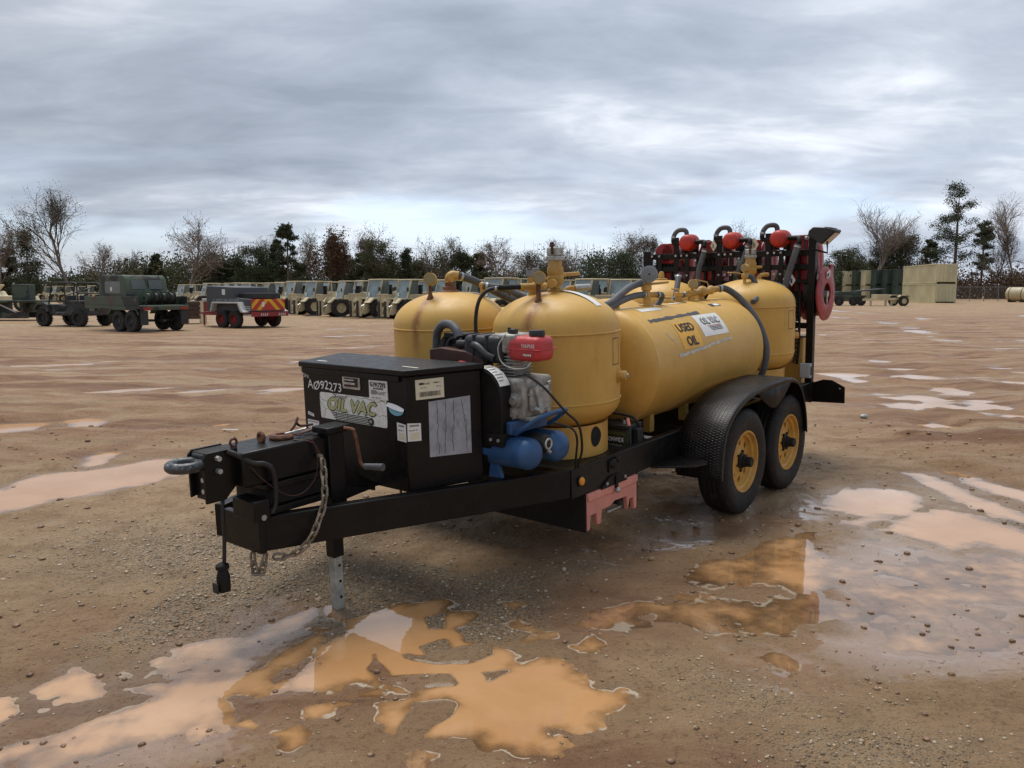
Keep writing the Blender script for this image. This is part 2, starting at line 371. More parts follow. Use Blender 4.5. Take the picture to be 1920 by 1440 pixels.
ISL={
 'I1':[(-0.40,3.58),(-0.33,3.63),(-0.33,3.48),(-0.38,3.46)],
 'I2':[(-0.23,3.45),(-0.07,3.48),(0.05,3.40),(-0.07,3.36),(-0.19,3.35)],
 'I3':[(-0.40,3.28),(-0.31,3.34),(-0.26,3.24),(-0.13,3.29),(-0.10,3.21),(-0.18,3.14),(-0.31,3.12),(-0.45,3.17),(-0.47,3.21),(-0.36,3.19)],
 'I4':[(-0.11,3.04),(-0.02,3.06),(-0.09,2.98)],
 'I5':[(-0.59,3.21),(-0.54,3.13),(-0.49,3.01),(-0.26,3.03),(-0.23,2.96),(-0.38,2.93),(-0.51,2.98),(-0.59,3.08)],
 'I6':[(-0.36,2.67),(-0.32,2.78),(-0.23,2.79),(-0.25,2.73),(-0.32,2.64),(-0.37,2.59)],
}
ZONE=[[(-1.09,3.51),(-0.82,3.63),(-0.43,3.87),(0.11,3.83),(0.58,4.14),(1.22,4.59),(1.98,4.92),(1.65,3.91),(1.28,3.08),(1.01,3.04),(0.68,3.34),(0.28,3.28),(0.49,2.86),(0.31,2.54),(0.00,2.38),(-0.37,2.35),(-0.89,2.57),(-0.99,2.91)],[(-2.18,2.95),(-2.00,3.13),(-1.64,3.21),(-1.29,3.39),(-0.95,3.63),(-0.80,3.13),(-0.89,2.82),(-1.07,2.57),(-1.35,2.47),(-1.48,2.27),(-1.69,2.25)],[(2.57,6.21),(3.65,6.80),(4.11,5.71),(3.07,4.22),(2.55,4.70),(2.21,4.97)]]
TRACK=[[(25.95,71.45),(24.25,52.96),(22.26,41.29),(25.71,42.87),(35.66,52.96)],
 [(18.91,48.41),(18.92,41.29),(16.88,33.82),(13.17,23.76),(12.76,20.49),(13.22,18.76)],
 [(10.76,27.24),(11.41,24.82),(10.72,20.30),(9.94,16.65),(9.32,13.18)],
 [(8.59,21.90),(8.16,17.71),(7.12,13.42),(6.47,10.79),(5.97,8.38)],
 [(5.93,11.77),(5.81,10.14),(5.97,8.72)],
 [(6.31,15.49),(5.24,10.38),(4.44,7.26),(4.23,6.12)],
 [(-12.64,18.30),(-11.23,20.49),(-9.04,21.90),(-6.71,24.82),(-4.36,29.39)],
 [(-10.72,15.49),(-9.03,16.65),(-7.82,19.25),(-5.55,20.49),(-3.36,22.56)],
 [(-8.68,12.50),(-7.67,13.93),(-6.19,14.47),(-4.66,17.16),(-2.80,18.76)],
 [(-7.50,10.79),(-6.41,11.77),(-5.42,12.65),(-3.93,14.47)],
 [(-6.67,9.56),(-5.68,9.91),(-4.73,11.00),(-3.33,12.23)],
 [(-5.82,8.32),(-5.19,8.72),(-4.67,9.48),(-3.65,9.91),(-2.94,10.79)],
 [(-14.46,23.76),(-11.58,25.97),(-8.96,30.18),(-5.02,33.82)],
 [(-5.01,7.14),(-4.36,7.56),(-3.94,8.72),(-2.98,9.08)]]
LAKE=[([(0.35,3.60),(0.56,3.83),(0.86,4.10),(1.16,4.36),(1.51,4.72),(1.78,4.92),(2.08,4.97),(1.75,3.91),(1.49,3.28),(1.27,3.08),(1.01,3.04),(0.95,3.18),(0.79,3.39),(0.54,3.45)],-.0050)]+[(FILM[k],o) for k,o in [('F1', 0.0004), ('F2', 0.001), ('F3', -0.0008), ('F4', 0.0012), ('F5', 0.0035)]]
WATER = -.03
def terrain(X, Y):
    """height and surface attributes of the yard, in metres"""
    R_ = np.sqrt(X*X + Y*Y)
    wx = X + .10*fbm(X*3.1, Y*3.1, 3, 31) ; wy = Y + .10*fbm(X*3.1+50, Y*3.1, 3, 32)
    h = .018*fbm(X*.45, Y*.45, 3, 1) + .016*fbm(X*1.9, Y*1.9, 4, 2) + .0045*fbm(X*9, Y*9, 3, 3) * (R_ < 14)
    h += .0035*fbm(X*24, Y*24, 2, 33) * (R_ < 9) + .010*np.maximum(0, fbm(X*4.2+9, Y*4.2, 4, 35) - .12) * (R_ < 12)
    # vehicle tracks across the yard
    def ruts(ang, wl, seed, amp, mask):
        c, s_ = cos(ang), sin(ang); a = X*c + Y*s_; b = -X*s_ + Y*c
        b = b + .5*fbm(a*.12, b*.12, 2, seed) ; n = fbm(a*.10, b/wl, 4, seed+1, .6)
        return amp * n * mask
    far = smooth(6.0, 10, Y); left = smooth(1.5, -1.5, X - (Y-6)*.15); right = smooth(2.2, 4.5, X - (Y-6)*.25)
    fade = smooth(34, 24, Y)
    rl = ruts(.17, .70, 60, .085, far*left*fade); rr = ruts(-.38, .75, 70, .085, smooth(5.6, 7.5, Y)*right*smooth(60, 34, Y))
    lum = np.maximum(far*left*fade, right*smooth(5.6, 7.5, Y)*smooth(60, 34, Y))
    h += rl + rr + lum*(.012 + .050*fbm(X*.55, Y*2.2, 5, 80, .62) + .022*fbm(X*3.0, Y*6, 3, 81))
    h += (.030*(.22 - np.abs(fbm(X*2.6, Y*2.6, 4, 90, .6))) + .011*fbm(X*9, Y*9, 4, 91, .6)) * (R_ < 12)
    clay = np.clip(np.maximum(np.abs(rl), np.abs(rr)) * 34, 0, 1)
    clay = np.maximum(clay, smooth(-.15, .25, fbm(X*.7, Y*.7, 4, 12) + .12*(X > 0)) * smooth(5.2, 3.4, R_))
    base_lift = .0
    # single wheel tracks, wet at the bottom, churned at the sides
    tr = np.zeros(X.shape); side_ = np.zeros(X.shape)
    for i, p in enumerate(TRACK):
        q = np.array(p); bx0, bx1, by0, by1 = q[:,0].min()-2, q[:,0].max()+2, q[:,1].min()-2, q[:,1].max()+2
        m = (X > bx0) & (X < bx1) & (Y > by0) & (Y < by1)
        if not m.any(): continue
        x, y = X[m], Y[m]; y = y + .35*fbm(x*.5, y*.5, 3, 200+i); dd = np.full(x.shape, 9.0)
        for a, b in zip(q[:-1], q[1:]):
            e = b - a; t_ = np.clip(((x-a[0])*e[0] + (y-a[1])*e[1])/(e @ e), 0, 1); dd = np.minimum(dd, np.hypot(x-a[0]-t_*e[0], y-a[1]-t_*e[1]))
        w = .13 + .009*y; n = .50 + 1.1*fbm(x*.28, y*.9, 4, 220+i, .6)
        tr[m] = np.maximum(tr[m], np.exp(-(dd/w)**2) * np.clip(n, 0, 1.2)); side_[m] = np.maximum(side_[m], np.exp(-((dd-2.2*w)/(1.1*w))**2) * np.clip(1-n*.4, 0, 1))
    h += -.072*tr + .040*side_*(.4 + fbm(X*2.5, Y*4, 3, 99)); clay = np.clip(np.maximum(clay, np.maximum(tr*1.1, side_*.9)), 0, 1)
    # puddles traced on the ground
    wob = .035*fbm(X*4, Y*4, 3, 5) + .018*fbm(X*13, Y*13, 3, 6)
    silt = np.zeros(X.shape); pud = np.full(X.shape, 9.0); foamz = np.zeros(X.shape)
    for k, p in PUD.items():
        d = sdf(wx*.25 + X*.75, wy*.25 + Y*.75, p); pud = np.minimum(pud, d); silt = np.maximum(silt, smooth(.22, .0, d))
        if k[0] in 'AB': foamz = np.maximum(foamz, smooth(.25, .0, d))
    isl = np.full(X.shape, 9.0)
    for p in ISL.values(): isl = np.minimum(isl, sdf(X, Y, p))
    film = np.zeros(X.shape)
    for p in FILM.values(): film = np.maximum(film, smooth(.16, -.20, sdf(X + .22*fbm(X*1.6, Y*1.6, 3, 41), Y + .22*fbm(X*1.6+20, Y*1.6, 3, 42), p) + wob*2))
    near = R_ < 9.5
    d = pud + wob
    # shore: everything near a traced puddle rises a little, the puddle itself is a shallow bowl
    h = np.where(near, np.maximum(h, WATER + .010 + .004*fbm(X*6, Y*6, 2, 8)), h)
    h = h*(1 - .7*film) + .7*film*(WATER + .006 + .0035*fbm(X*7, Y*7, 3, 9))
    # broad churned zones where the ground hovers round the water level: patchy shallow pools
    zone = np.zeros(X.shape)
    for p in ZONE: zone = np.maximum(zone, smooth(.10, -.16, sdf(X + .16*fbm(X*2, Y*2, 3, 43), Y + .16*fbm(X*2+30, Y*2, 3, 44), p)))
    foamz = np.maximum(foamz, zone*.6)
    zh = WATER + .0045 + .0105*fbm(X*2.3, Y*4.0, 4, 45, .6) + .003*fbm(X*12, Y*12, 2, 46)
    h = h*(1-zone) + zone*zh
    for p, off in LAKE:
        k = smooth(.14, -.18, sdf(X + .20*fbm(X*1.7, Y*1.7, 3, 47), Y + .20*fbm(X*1.7+40, Y*1.7, 3, 48), p) + wob)
        lk = WATER + off + .011*fbm(X*1.5, Y*2.6, 4, 49, .55) + .0035*fbm(X*8, Y*8, 3, 50); h = h*(1-k) + lk*k; foamz = np.maximum(foamz, k*.45)
    shore = WATER + np.clip(d, -.25, .25) * .10 + .007*fbm(X*6.5, Y*6.5, 4, 10, .6)
    k = smooth(.22, .02, d); h = h*(1-k) + np.minimum(h, shore)*k
    ki = smooth(.05, -.02, isl + wob*.5); h = h*(1-ki) + (WATER + .008 + .006*fbm(X*18, Y*18, 3, 11))*ki
    # the place where the trailer stands: packed, level, slightly sunk under the tyres
    for cx, cy, cz, rad in ((1.512, 5.335, .0, .22), (2.02, 5.956, .012, .22), (-.027, 6.594, .0, .22), (.482, 7.215, .012, .22)):
        k = np.exp(-((X-cx)**2 + (Y-cy)**2)/rad**2); h = h*(1-k) + k*(cz + .004)
    k = np.exp(-((X+.853)**2 + (Y-3.71)**2)/.08**2); h = h*(1-k) + k*(WATER - .003)
    wet = smooth(.035, .0, h - WATER)
    gravel = smooth(.1, .5, fbm(X*.8+3, Y*.8, 3, 14)) * smooth(8, 6, R_)
    gravel = np.maximum(gravel, np.exp(-(((X+1.75)/.9)**2 + ((Y-4.5)/.55)**2)))
    gravel = np.maximum(gravel, .45*np.exp(-(((X-.95)/.4)**2 + ((Y-2.9)/.3)**2)))
    gravel = np.maximum(gravel, .6*np.exp(-(((X-1.2)/.4)**2 + ((Y-2.45)/.14)**2)))
    return h, dict(clay=clay*(1-.5*gravel), wet=wet, film=film, gravel=gravel*(1-film), rut=np.clip(lum, 0, 1), foam=foamz, silt=silt)

def make_ground():
    xs = list(np.arange(-2.1, 2.1, .0125)); st = .0125
    while xs[-1] < 1500: st *= 1.038; xs.append(xs[-1] + st)
    neg = []; st = .0125; q = -2.1
    while q > -1500: st *= 1.038; q -= st; neg.append(q)
    xs = np.array(neg[::-1] + xs)
    ys = [1.2]
    while ys[-1] < 2000: ys.append(ys[-1] + max(.009, ys[-1] * (.0045 if ys[-1] < 9 else .0075 if ys[-1] < 36 else .011 if ys[-1] < 80 else .06)))
    back = [1.1, .9, .6, .2, -.3, -1, -2, -4, -8, -16, -40, -100, -300]
    ys = np.array(back[::-1] + ys)
    X, Y = np.meshgrid(xs, ys); h, at = terrain(X, Y)
    ny, nx = X.shape; i = np.arange(ny-1)[:,None]*nx + np.arange(nx-1)[None,:]
    quads = np.stack([i, i+1, i+nx+1, i+nx], -1).reshape(-1, 4)
    co = np.stack([X, Y, h], -1).reshape(-1, 3)
    me = np_mesh('ground', co, quads, 'mud')
    for k, v in at.items():
        if k not in ('foam', 'silt'): fattr(me, k, v.ravel())
    o = link('ground', me); o['kind'] = 'structure'; o['label'] = 'wet brown mud yard with ruts, gravel and wheel tracks'
    # water lies level in every hollow
    low = (h < WATER + .004)
    c = low[:-1,:-1] | low[1:,:-1] | low[:-1,1:] | low[1:,1:]
    c &= (Y[:-1,:-1] < 70) & (Y[:-1,:-1] > 1.0) & (np.abs(X[:-1,:-1]) < 60)
    qs = quads.reshape(ny-1, nx-1, 4)[c]; used, inv = np.unique(qs, return_inverse=True)
    co2 = co[used].copy(); co2[:,2] = WATER
    wm = np_mesh('puddle_water', co2, inv.reshape(-1, 4), 'water'); fattr(wm, 'depth', WATER - h.ravel()[used]); fattr(wm, 'foam', at['foam'].ravel()[used]); fattr(wm, 'silt', at['silt'].ravel()[used])
    w = link('puddle_water', wm); w['kind'] = 'structure'; w['label'] = 'shallow puddles of orange muddy rain water'

def mud_material():
    t = NT('mud'); v = t.obj()
    clay, wet, film, grav = (t.attr(k).outputs['Fac'] for k in ('clay', 'wet', 'film', 'gravel')); rut = t.attr('rut').outputs['Fac']
    nb = t.noise(v, .55, 6, .6, .3); nm = t.noise(v, 3.5, 7, .65, .4); nf = t.noise(v, 38, 6, .7); ng = t.noise(v, 110, 4, .7)
    c = t.mix(t.rng(nb, .33, .67), (.335, .215, .112), (.44, .30, .172))
    c = t.mix(t.math('MULTIPLY', t.rng(nm, .42, .66), .55), c, (.205, .125, .068))
    red = t.mix(t.rng(nm, .35, .65), (.245, .118, .058), (.385, .228, .128))
    c = t.mix(t.math('MULTIPLY', clay, t.rng(nb, .25, .6, .35, .95)), c, red)
    st = t.noise(t.scaled(v, (.45, 2.6, 1)), 1.3, 6, .65, .6)
    c = t.mix(t.math('MULTIPLY', t.rng(st, .50, .64), t.math('MULTIPLY', clay, .75)), c, (.14, .062, .030))
    c = t.mix(t.math('MULTIPLY', t.rng(st, .46, .36), t.math('MULTIPLY', clay, .45)), c, (.42, .27, .18))
    s2 = t.noise(t.scaled(v, (.16, 1.5, 1)), 1.0, 7, .66, .5)
    c = t.mix(t.math('MULTIPLY', t.rng(s2, .50, .60), t.math('MULTIPLY', rut, .80)), c, (.20, .098, .050))
    c = t.mix(t.math('MULTIPLY', t.rng(s2, .47, .38), t.math('MULTIPLY', rut, .55)), c, (.44, .335, .215))
    c = t.mix(t.math('MULTIPLY', grav, t.rng(nf, .40, .60)), c, (.34, .285, .205))
    c = t.mix(t.math('MULTIPLY', t.rng(nf, .50, .68), .62), c, (.125, .07, .034))
    c = t.mix(t.math('MULTIPLY', t.rng(ng, .60, .75), .5), c, (.42, .33, .23))
    c = t.mix(t.math('MULTIPLY', wet, .25), c, (.20, .105, .052))
    c = t.mix(t.math('MULTIPLY', film, .45), c, (.26, .14, .075))
    vor = t.n('ShaderNodeTexVoronoi'); t.set(vor.inputs['Vector'], v); vor.inputs['Scale'].default_value = 75
    peb = t.rng(vor.outputs['Distance'], .5, .05)
    hgt = t.math('ADD', t.math('MULTIPLY', nf, 1.0), t.math('MULTIPLY', ng, .55))
    hgt = t.math('ADD', hgt, t.math('MULTIPLY', peb, t.math('MULTIPLY', grav, 1.2)))
    hgt = t.math('ADD', hgt, t.math('MULTIPLY', nm, 2.0))
    hgt = t.math('MULTIPLY', hgt, t.math('SUBTRACT', 1.0, t.math('MULTIPLY', film, .80)))
    r = t.math('ADD', t.rng(nm, .3, .7, .50, .74), t.math('MULTIPLY', grav, .08))
    r = t.math('SUBTRACT', r, t.math('MULTIPLY', wet, .16))
    r = t.math('MULTIPLY', r, t.math('SUBTRACT', 1.0, t.math('MULTIPLY', film, .58)))
    p = t.principled(c, r, 0, t.bump(hgt, 1.0, .022), spec=.22)
    t.set(p.inputs['Coat Weight'], t.math('MAXIMUM', film, t.rng(wet, .80, 1.0, 0, .30))); t.set(p.inputs['Coat Roughness'], t.rng(nm, .35, .65, .05, .16)); p.inputs['Coat IOR'].default_value = 1.5
    MAT['mud'] = t.m
def water_material():
    t = NT('water'); v = t.obj(); d = t.attr('depth').outputs['Fac']; fo = t.attr('foam').outputs['Fac']
    nz = t.noise(v, 2.3, 4, .6, .3); dd = t.math('ADD', d, t.math('MULTIPLY', t.math('SUBTRACT', t.math('ADD', nz, t.math('MULTIPLY', t.noise(v, 11, 4, .6, .5), .6)), .8), .016))
    dd = t.math('ADD', dd, t.math('MULTIPLY', t.attr('silt').outputs['Fac'], .0030)); turb = t.rng(dd, -.0035, .0115)
    col = t.mix(t.rng(nz, .3, .7), (.49, .26, .110), (.57, .325, .155))
    dif = t.n('ShaderNodeBsdfDiffuse'); t.set(dif.inputs[0], col); tr = t.n('ShaderNodeBsdfTransparent')
    m1 = t.n('ShaderNodeMixShader'); t.set(m1.inputs[0], turb); t.L.new(tr.outputs[0], m1.inputs[1]); t.L.new(dif.outputs[0], m1.inputs[2])
    # foam: broken pale line along the shore, a few floating flecks
    n1 = t.noise(v, 7, 4, .6); n2 = t.noise(t.scaled(v, (1.0, 2.2, 1)), 26, 3, .6, .4)
    line = t.math('MULTIPLY', t.math('MULTIPLY', t.rng(d, -.0010, -.0003), t.rng(d, .0013, .0006)), t.rng(n1, .48, .56))
    fleck = t.math('MULTIPLY', t.rng(n2, .70, .715), t.rng(n1, .48, .60))
    foam = t.math('MULTIPLY', t.math('MAXIMUM', line, fleck), t.rng(fo, .3, .8))
    fd = t.n('ShaderNodeBsdfDiffuse'); t.set(fd.inputs[0], (.40, .33, .25))
    gl = t.n('ShaderNodeBsdfGlossy'); pos = t.n('ShaderNodeNewGeometry').outputs['Position']; ln = t.n('ShaderNodeVectorMath', operation='LENGTH'); t.L.new(pos, ln.inputs[0]); t.set(gl.inputs['Roughness'], t.rng(ln.outputs['Value'], 8.5, 13, .02, .22)); t.set(gl.inputs[0], (1, 1, 1))
    wv = t.noise(v, 9, 2, .5); bp = t.bump(wv, .05, .01); t.L.new(bp, gl.inputs['Normal'])
    fr = t.n('ShaderNodeFresnel'); fr.inputs['IOR'].default_value = 2.0
    m2 = t.n('ShaderNodeMixShader'); t.L.new(fr.outputs[0], m2.inputs[0]); t.L.new(m1.outputs[0], m2.inputs[1]); t.L.new(gl.outputs[0], m2.inputs[2])
    m3 = t.n('ShaderNodeMixShader'); t.set(m3.inputs[0], foam); t.L.new(m2.outputs[0], m3.inputs[1]); t.L.new(fd.outputs[0], m3.inputs[2])
    t.L.new(m3.outputs[0], t.out.inputs[0]); MAT['water'] = t.m
mud_material(); water_material(); make_ground()

def stones():
    """loose pebbles and clods near the camera: too many to count"""
    def mat(name, cols):
        t = NT(name); v = t.attr('tint').outputs['Fac']; c = t.mix(v, cols[0], cols[1])
        n = t.noise(t.obj(), 90, 3, .6); t.principled(c, t.rng(n, .3, .7, .35, .65), 0, t.bump(n, .3, .004)); MAT[name] = t.m
    mat('pebble', ((.17, .12, .075), (.50, .40, .28))); mat('clod', ((.13, .07, .036), (.25, .15, .085)))
    base = []
    for i in (-1, 1):
        for j in (-1, 1): base += [(0, i*.53, j*.85), (i*.53, j*.85, 0), (j*.85, 0, i*.53)]
    bv = np.array(base); from itertools import combinations
    fs = []
    for a, b, c in combinations(range(12), 3):
        if all(abs(np.linalg.norm(bv[p]-bv[q]) - 1.06) < .12 for p, q in ((a,b),(b,c),(a,c))):
            n_ = np.cross(bv[b]-bv[a], bv[c]-bv[a]); fs.append((a,b,c) if n_ @ bv[a] > 0 else (a,c,b))
    fs = np.array(fs)
    def scatter(name, mat, n, smin, smax, flat, gw, label, power=3.0):
        # positions spread over the near ground, denser where it is gravelly
        k = n * 5; Y = 2.2 * (9.0/2.2) ** RNG.random(k) ; X = (RNG.random(k)*2-1) * (Y*.72 + .3)
        h, at = terrain(X, Y); w = gw(at, h); keep = RNG.random(k) < w; X, Y, h = X[keep][:n], Y[keep][:n], h[keep][:n]; m = len(X)
        s = smin + (smax - smin) * RNG.random(m)**power; s = s * np.clip(Y/3.5, .8, 1.6)
        A = RNG.random(m)*2*pi; V = bv[None] * (1 + .35*(RNG.random((m,12,1))-.5)); V = V * np.stack([s, s*(.6+.4*RNG.random(m)), s*flat*(.6+.5*RNG.random(m))], -1)[:,None,:]
        ca, sa = np.cos(A)[:,None], np.sin(A)[:,None]; x = V[...,0]*ca - V[...,1]*sa; y = V[...,0]*sa + V[...,1]*ca
        co = np.stack([x + X[:,None], y + Y[:,None], V[...,2] + (h + s*flat*.25)[:,None]], -1).reshape(-1, 3)
        q = (fs[None] + (np.arange(m)*12)[:,None,None]).reshape(-1, 3)
        me = np_mesh(name, co, q, mat); fattr(me, 'tint', np.repeat(RNG.random(m), 12)); o = link(name, me); tag(o, label, 'gravel' if mat == 'pebble' else 'mud'); o['kind'] = 'stuff'
    scatter('gravel', 'pebble', 7000, .0028, .0125, .6, lambda a, h: np.where(h > WATER + .002, .10 + .9*a['gravel'], .0), 'loose tan and grey pebbles scattered over the mud')
    scatter('mud_clods', 'clod', 1500, .004, .022, .5, lambda a, h: np.where(h > WATER - .006, .25 + .4*a['clay'] + .1*a['film'], 0), 'small dark clods of mud lying on the wet ground', 4.5)
stones()
# ================================================================ MATERIALS OF THINGS
paint('black_paint', (.0065, .0058, .0055), .40, var=.35, dirt=(.030, .021, .015), dirt_amt=.30, bumps=.10, bscale=45, spec=.28)
paint('black_rough', (.010, .009, .008), .6, var=.3, dirt=(.05, .036, .025), dirt_amt=.35, bumps=.2, bscale=30, spec=.3)
paint('black_plastic', (.022, .023, .026), .5, var=.25, dirt=(.08, .07, .06), dirt_amt=.25, bumps=.12)
paint('rubber_hose', (.085, .09, .10), .55, var=.3, dirt=(.16, .15, .14), dirt_amt=.4, bumps=.15)
paint('rubber_dark', (.016, .013, .012), .5, var=.3, bumps=.1)
paint('tyre_rubber', (.012, .0115, .0115), .62, var=.35, spec=.3, dirt=(.13, .085, .05), dirt_amt=.34, bumps=.25, bscale=40, scale=4)
paint('yellow_fitting', (.52, .31, .075), .5, var=.3, dirt=(.24, .11, .03), dirt_amt=.45, bumps=.2)
paint('rim_yellow', (.56, .31, .06), .4, var=.2, dirt=(.18, .10, .04), dirt_amt=.4)
paint('red_paint', (.34, .017, .020), .38, var=.3, dirt=(.16, .02, .02), dirt_amt=.5)
paint('red_dome', (.48, .035, .022), .5, var=.2, dirt=(.36, .05, .03), dirt_amt=.4)
paint('red_plastic', (.52, .045, .05), .42, var=.15, dirt=(.38, .05, .045), dirt_amt=.4, bumps=.12)
paint('blue_paint', (.026, .090, .225), .45, var=.25, dirt=(.03, .07, .15), dirt_amt=.5)
paint('pink_plastic', (.74, .30, .235), .5, var=.12, dirt=(.50, .20, .14), dirt_amt=.4)
paint('cast_metal', (.36, .35, .32), .5, metal=.35, var=.4, dirt=(.10, .075, .055), dirt_amt=.7, bumps=.35, bscale=35, scale=14)
paint('steel', (.50, .51, .50), .42, metal=.7, var=.3, dirt=(.20, .17, .13), dirt_amt=.5, bumps=.15, scale=12)
paint('galvanised', (.44, .46, .43), .5, metal=.45, var=.3, dirt=(.27, .23, .17), dirt_amt=.6, bumps=.2, scale=12)
paint('chain_steel', (.30, .25, .19), .55, metal=.55, var=.4, dirt=(.17, .10, .06), dirt_amt=.7, bumps=.3, scale=20)
paint('rust', (.17, .070, .035), .75, var=.5, dirt=(.26, .13, .08), dirt_amt=.6, bumps=.5, scale=20)
paint('rust_brown', (.075, .028, .020), .6, var=.4, dirt=(.12, .06, .04), dirt_amt=.5)
paint('white_sticker', (.78, .78, .76), .45, var=.06, dirt=(.55, .5, .44), dirt_amt=.35, bumps=.03)
paint('cream_sticker', (.70, .66, .50), .45, var=.08, dirt=(.5, .45, .33), dirt_amt=.35, bumps=.03)
paint('ink', (.012, .012, .014), .5, var=.1)
paint('ink_grey', (.25, .25, .26), .5, var=.1)
paint('ink_white', (.80, .80, .78), .5, var=.08)
paint('letter_olive', (.50, .50, .25), .45, var=.12)
paint('decal_yellow', (.80, .42, .03), .42, var=.08)
paint('decal_blue', (.22, .50, .63), .4, var=.1)
paint('decal_navy', (.05, .05, .20), .4, var=.1)
paint('decal_red', (.42, .06, .04), .4, var=.1)
paint('tape_black', (.055, .055, .06), .5, var=.2, dirt=(.14, .12, .10), dirt_amt=.4)
paint('scrape', (.58, .56, .50), .6, var=.25, dirt=(.25, .2, .12), dirt_amt=.6, scale=18)
paint('amber', (.80, .30, .01), .25, var=.1)
paint('grey_box', (.42, .47, .50), .45, var=.1)
paint('dial_grey', (.24, .26, .28), .5, var=.1, bumps=.1)
paint('lens', (.55, .53, .48), .2, var=.1)
paint('battery_case', (.024, .030, .018), .5, var=.2, dirt=(.12, .11, .05), dirt_amt=.4)
paint('worn_ring', (.07, .075, .08), .4, metal=.5, var=.4, dirt=(.55, .56, .55), dirt_amt=.8, scale=9)
paint('dial_face', (.33, .27, .13), .3, var=.15)
paint('sheet_grey', (.36, .38, .42), .55, var=.18, scale=14, dirt=(.25, .25, .27), dirt_amt=.5)
paint('battery_label', (.10, .115, .045), .45, var=.25)
paint('hole_shade', (.004, .004, .004), .9, var=.0)  # near black that paints the shade inside holes
def special_materials():
    # tank paint: yellow, weathered; rust runs come from the fittings (mesh attribute)
    t = NT('tank_yellow'); v = t.obj(); n1 = t.noise(v, 3, 5, .6); n2 = t.noise(v, 16, 6, .65, .5); n3 = t.noise(v, 120, 3, .6)
    c = t.mix(t.rng(n1, .3, .7), (.58, .335, .068), (.66, .40, .095))
    c = t.mix(t.math('MULTIPLY', t.rng(n2, .55, .75), .20), c, (.40, .22, .05))
    ru = t.attr('rust').outputs['Fac']; c = t.mix(t.math('MULTIPLY', ru, t.rng(n2, .30, .60, .25, 1.0)), c, (.27, .095, .03))
    gr = t.noise(t.scaled(v, (9, 9, 1.2)), 3, 5, .6); c = t.mix(t.math('MULTIPLY', t.rng(gr, .56, .72), .16), c, (.25, .14, .04))
    t.principled(c, t.rng(n2, .3, .7, .40, .56), 0, t.bump(n3, .10, .004)); MAT['tank_yellow'] = t.m
    # tread plate
    t = NT('tread_plate'); v = t.obj()
    w = []
    for ang in (radians(45), radians(-45)):
        mp = t.n('ShaderNodeMapping'); mp.inputs['Rotation'].default_value = (0, 0, ang); mp.inputs['Scale'].default_value = (80, 28, 1)
        uv = t.n('ShaderNodeAttribute'); uv.attribute_name = 'uvw'; t.L.new(uv.outputs['Vector'], mp.inputs[0])
        ch = t.n('ShaderNodeTexVoronoi'); ch.inputs['Randomness'].default_value = 0; ch.inputs['Scale'].default_value = 1; t.L.new(mp.outputs[0], ch.inputs['Vector'])
        w.append(t.rng(ch.outputs['Distance'], .42, .22))
    hh = t.math('MAXIMUM', w[0], w[1]); n = t.noise(v, 9, 5, .6)
    t.principled(t.mix(t.rng(n, .45, .7), (.010, .010, .0105), (.026, .022, .020)), t.rng(n, .3, .7, .30, .46), 0, t.bump(hh, .9, .006), spec=.3); MAT['tread_plate'] = t.m
    # aged sheets crossed by cracks
    for nm, base, sc in (('cracked_grey', (.34, .36, .39), (9, 9, 2.6)), ('cracked_white', (.84, .85, .79), (2.2, 5, 9))):
        t = NT(nm); v = t.obj(); n = t.noise(v, 7, 4, .6); 
        mx = t.n('ShaderNodeMix', data_type='RGBA'); mx.inputs[0].default_value = .08; t.L.new(v, mx.inputs[6])
        nn = t.n('ShaderNodeTexNoise'); nn.inputs['Scale'].default_value = 9; t.L.new(v, nn.inputs['Vector']); t.L.new(nn.outputs['Color'], mx.inputs[7])
        vo = t.n('ShaderNodeTexVoronoi'); vo.feature = 'DISTANCE_TO_EDGE'; vo.inputs['Scale'].default_value = 1.3; t.L.new(t.scaled(mx.outputs[2], sc), vo.inputs['Vector'])
        k = t.rng(vo.outputs['Distance'], .022, .010) if nm == 'cracked_grey' else t.rng(vo.outputs['Distance'], .012, .005)
        fine = t.noise(t.scaled(v, (60, 60, 4)), 6, 3, .6)
        c = t.mix(t.rng(fine, .35, .65), tuple(q*.82 for q in base), tuple(min(1, q*1.1) for q in base))
        t.principled(t.mix(k, c, (.03, .03, .03)), .55, 0, t.bump(t.math('MULTIPLY', k, -1), .3, .003)); MAT[nm] = t.m
special_materials()

# ================================================================ TANK TRAILER
YAW, TILT = radians(39.288), radians(2.119); HUB = .36
U_ = Vector((sin(YAW), cos(YAW), 0)); V_ = Vector((-cos(YAW), sin(YAW), 0)); Z_ = Vector((0, 0, 1))
RM = Matrix((U_*cos(TILT) + Z_*sin(TILT), V_, Z_*cos(TILT) - U_*sin(TILT))).transposed()
ORG = Vector((1.5973, 5.2503, HUB)) - RM @ Vector((0, 0, HUB))
ROOTM = Matrix.Translation(ORG) @ RM.to_4x4()
def rest_on_trailer(name, label, cat, x, y, z):
    o = bpy.data.objects.new(name, None); COL.objects.link(o); o.matrix_world = ROOTM @ Matrix.Translation((x, y, z)); o.empty_display_size = .1
    return tag(o, label, cat)
YC = 1.104
def mir(y): return 2 * YC - y
T = bpy.data.objects.new('tank_trailer', None); COL.objects.link(T); T.matrix_world = ROOTM
tag(T, 'black tandem axle trailer carrying yellow oil tanks, engine and red hose reels', 'trailer')

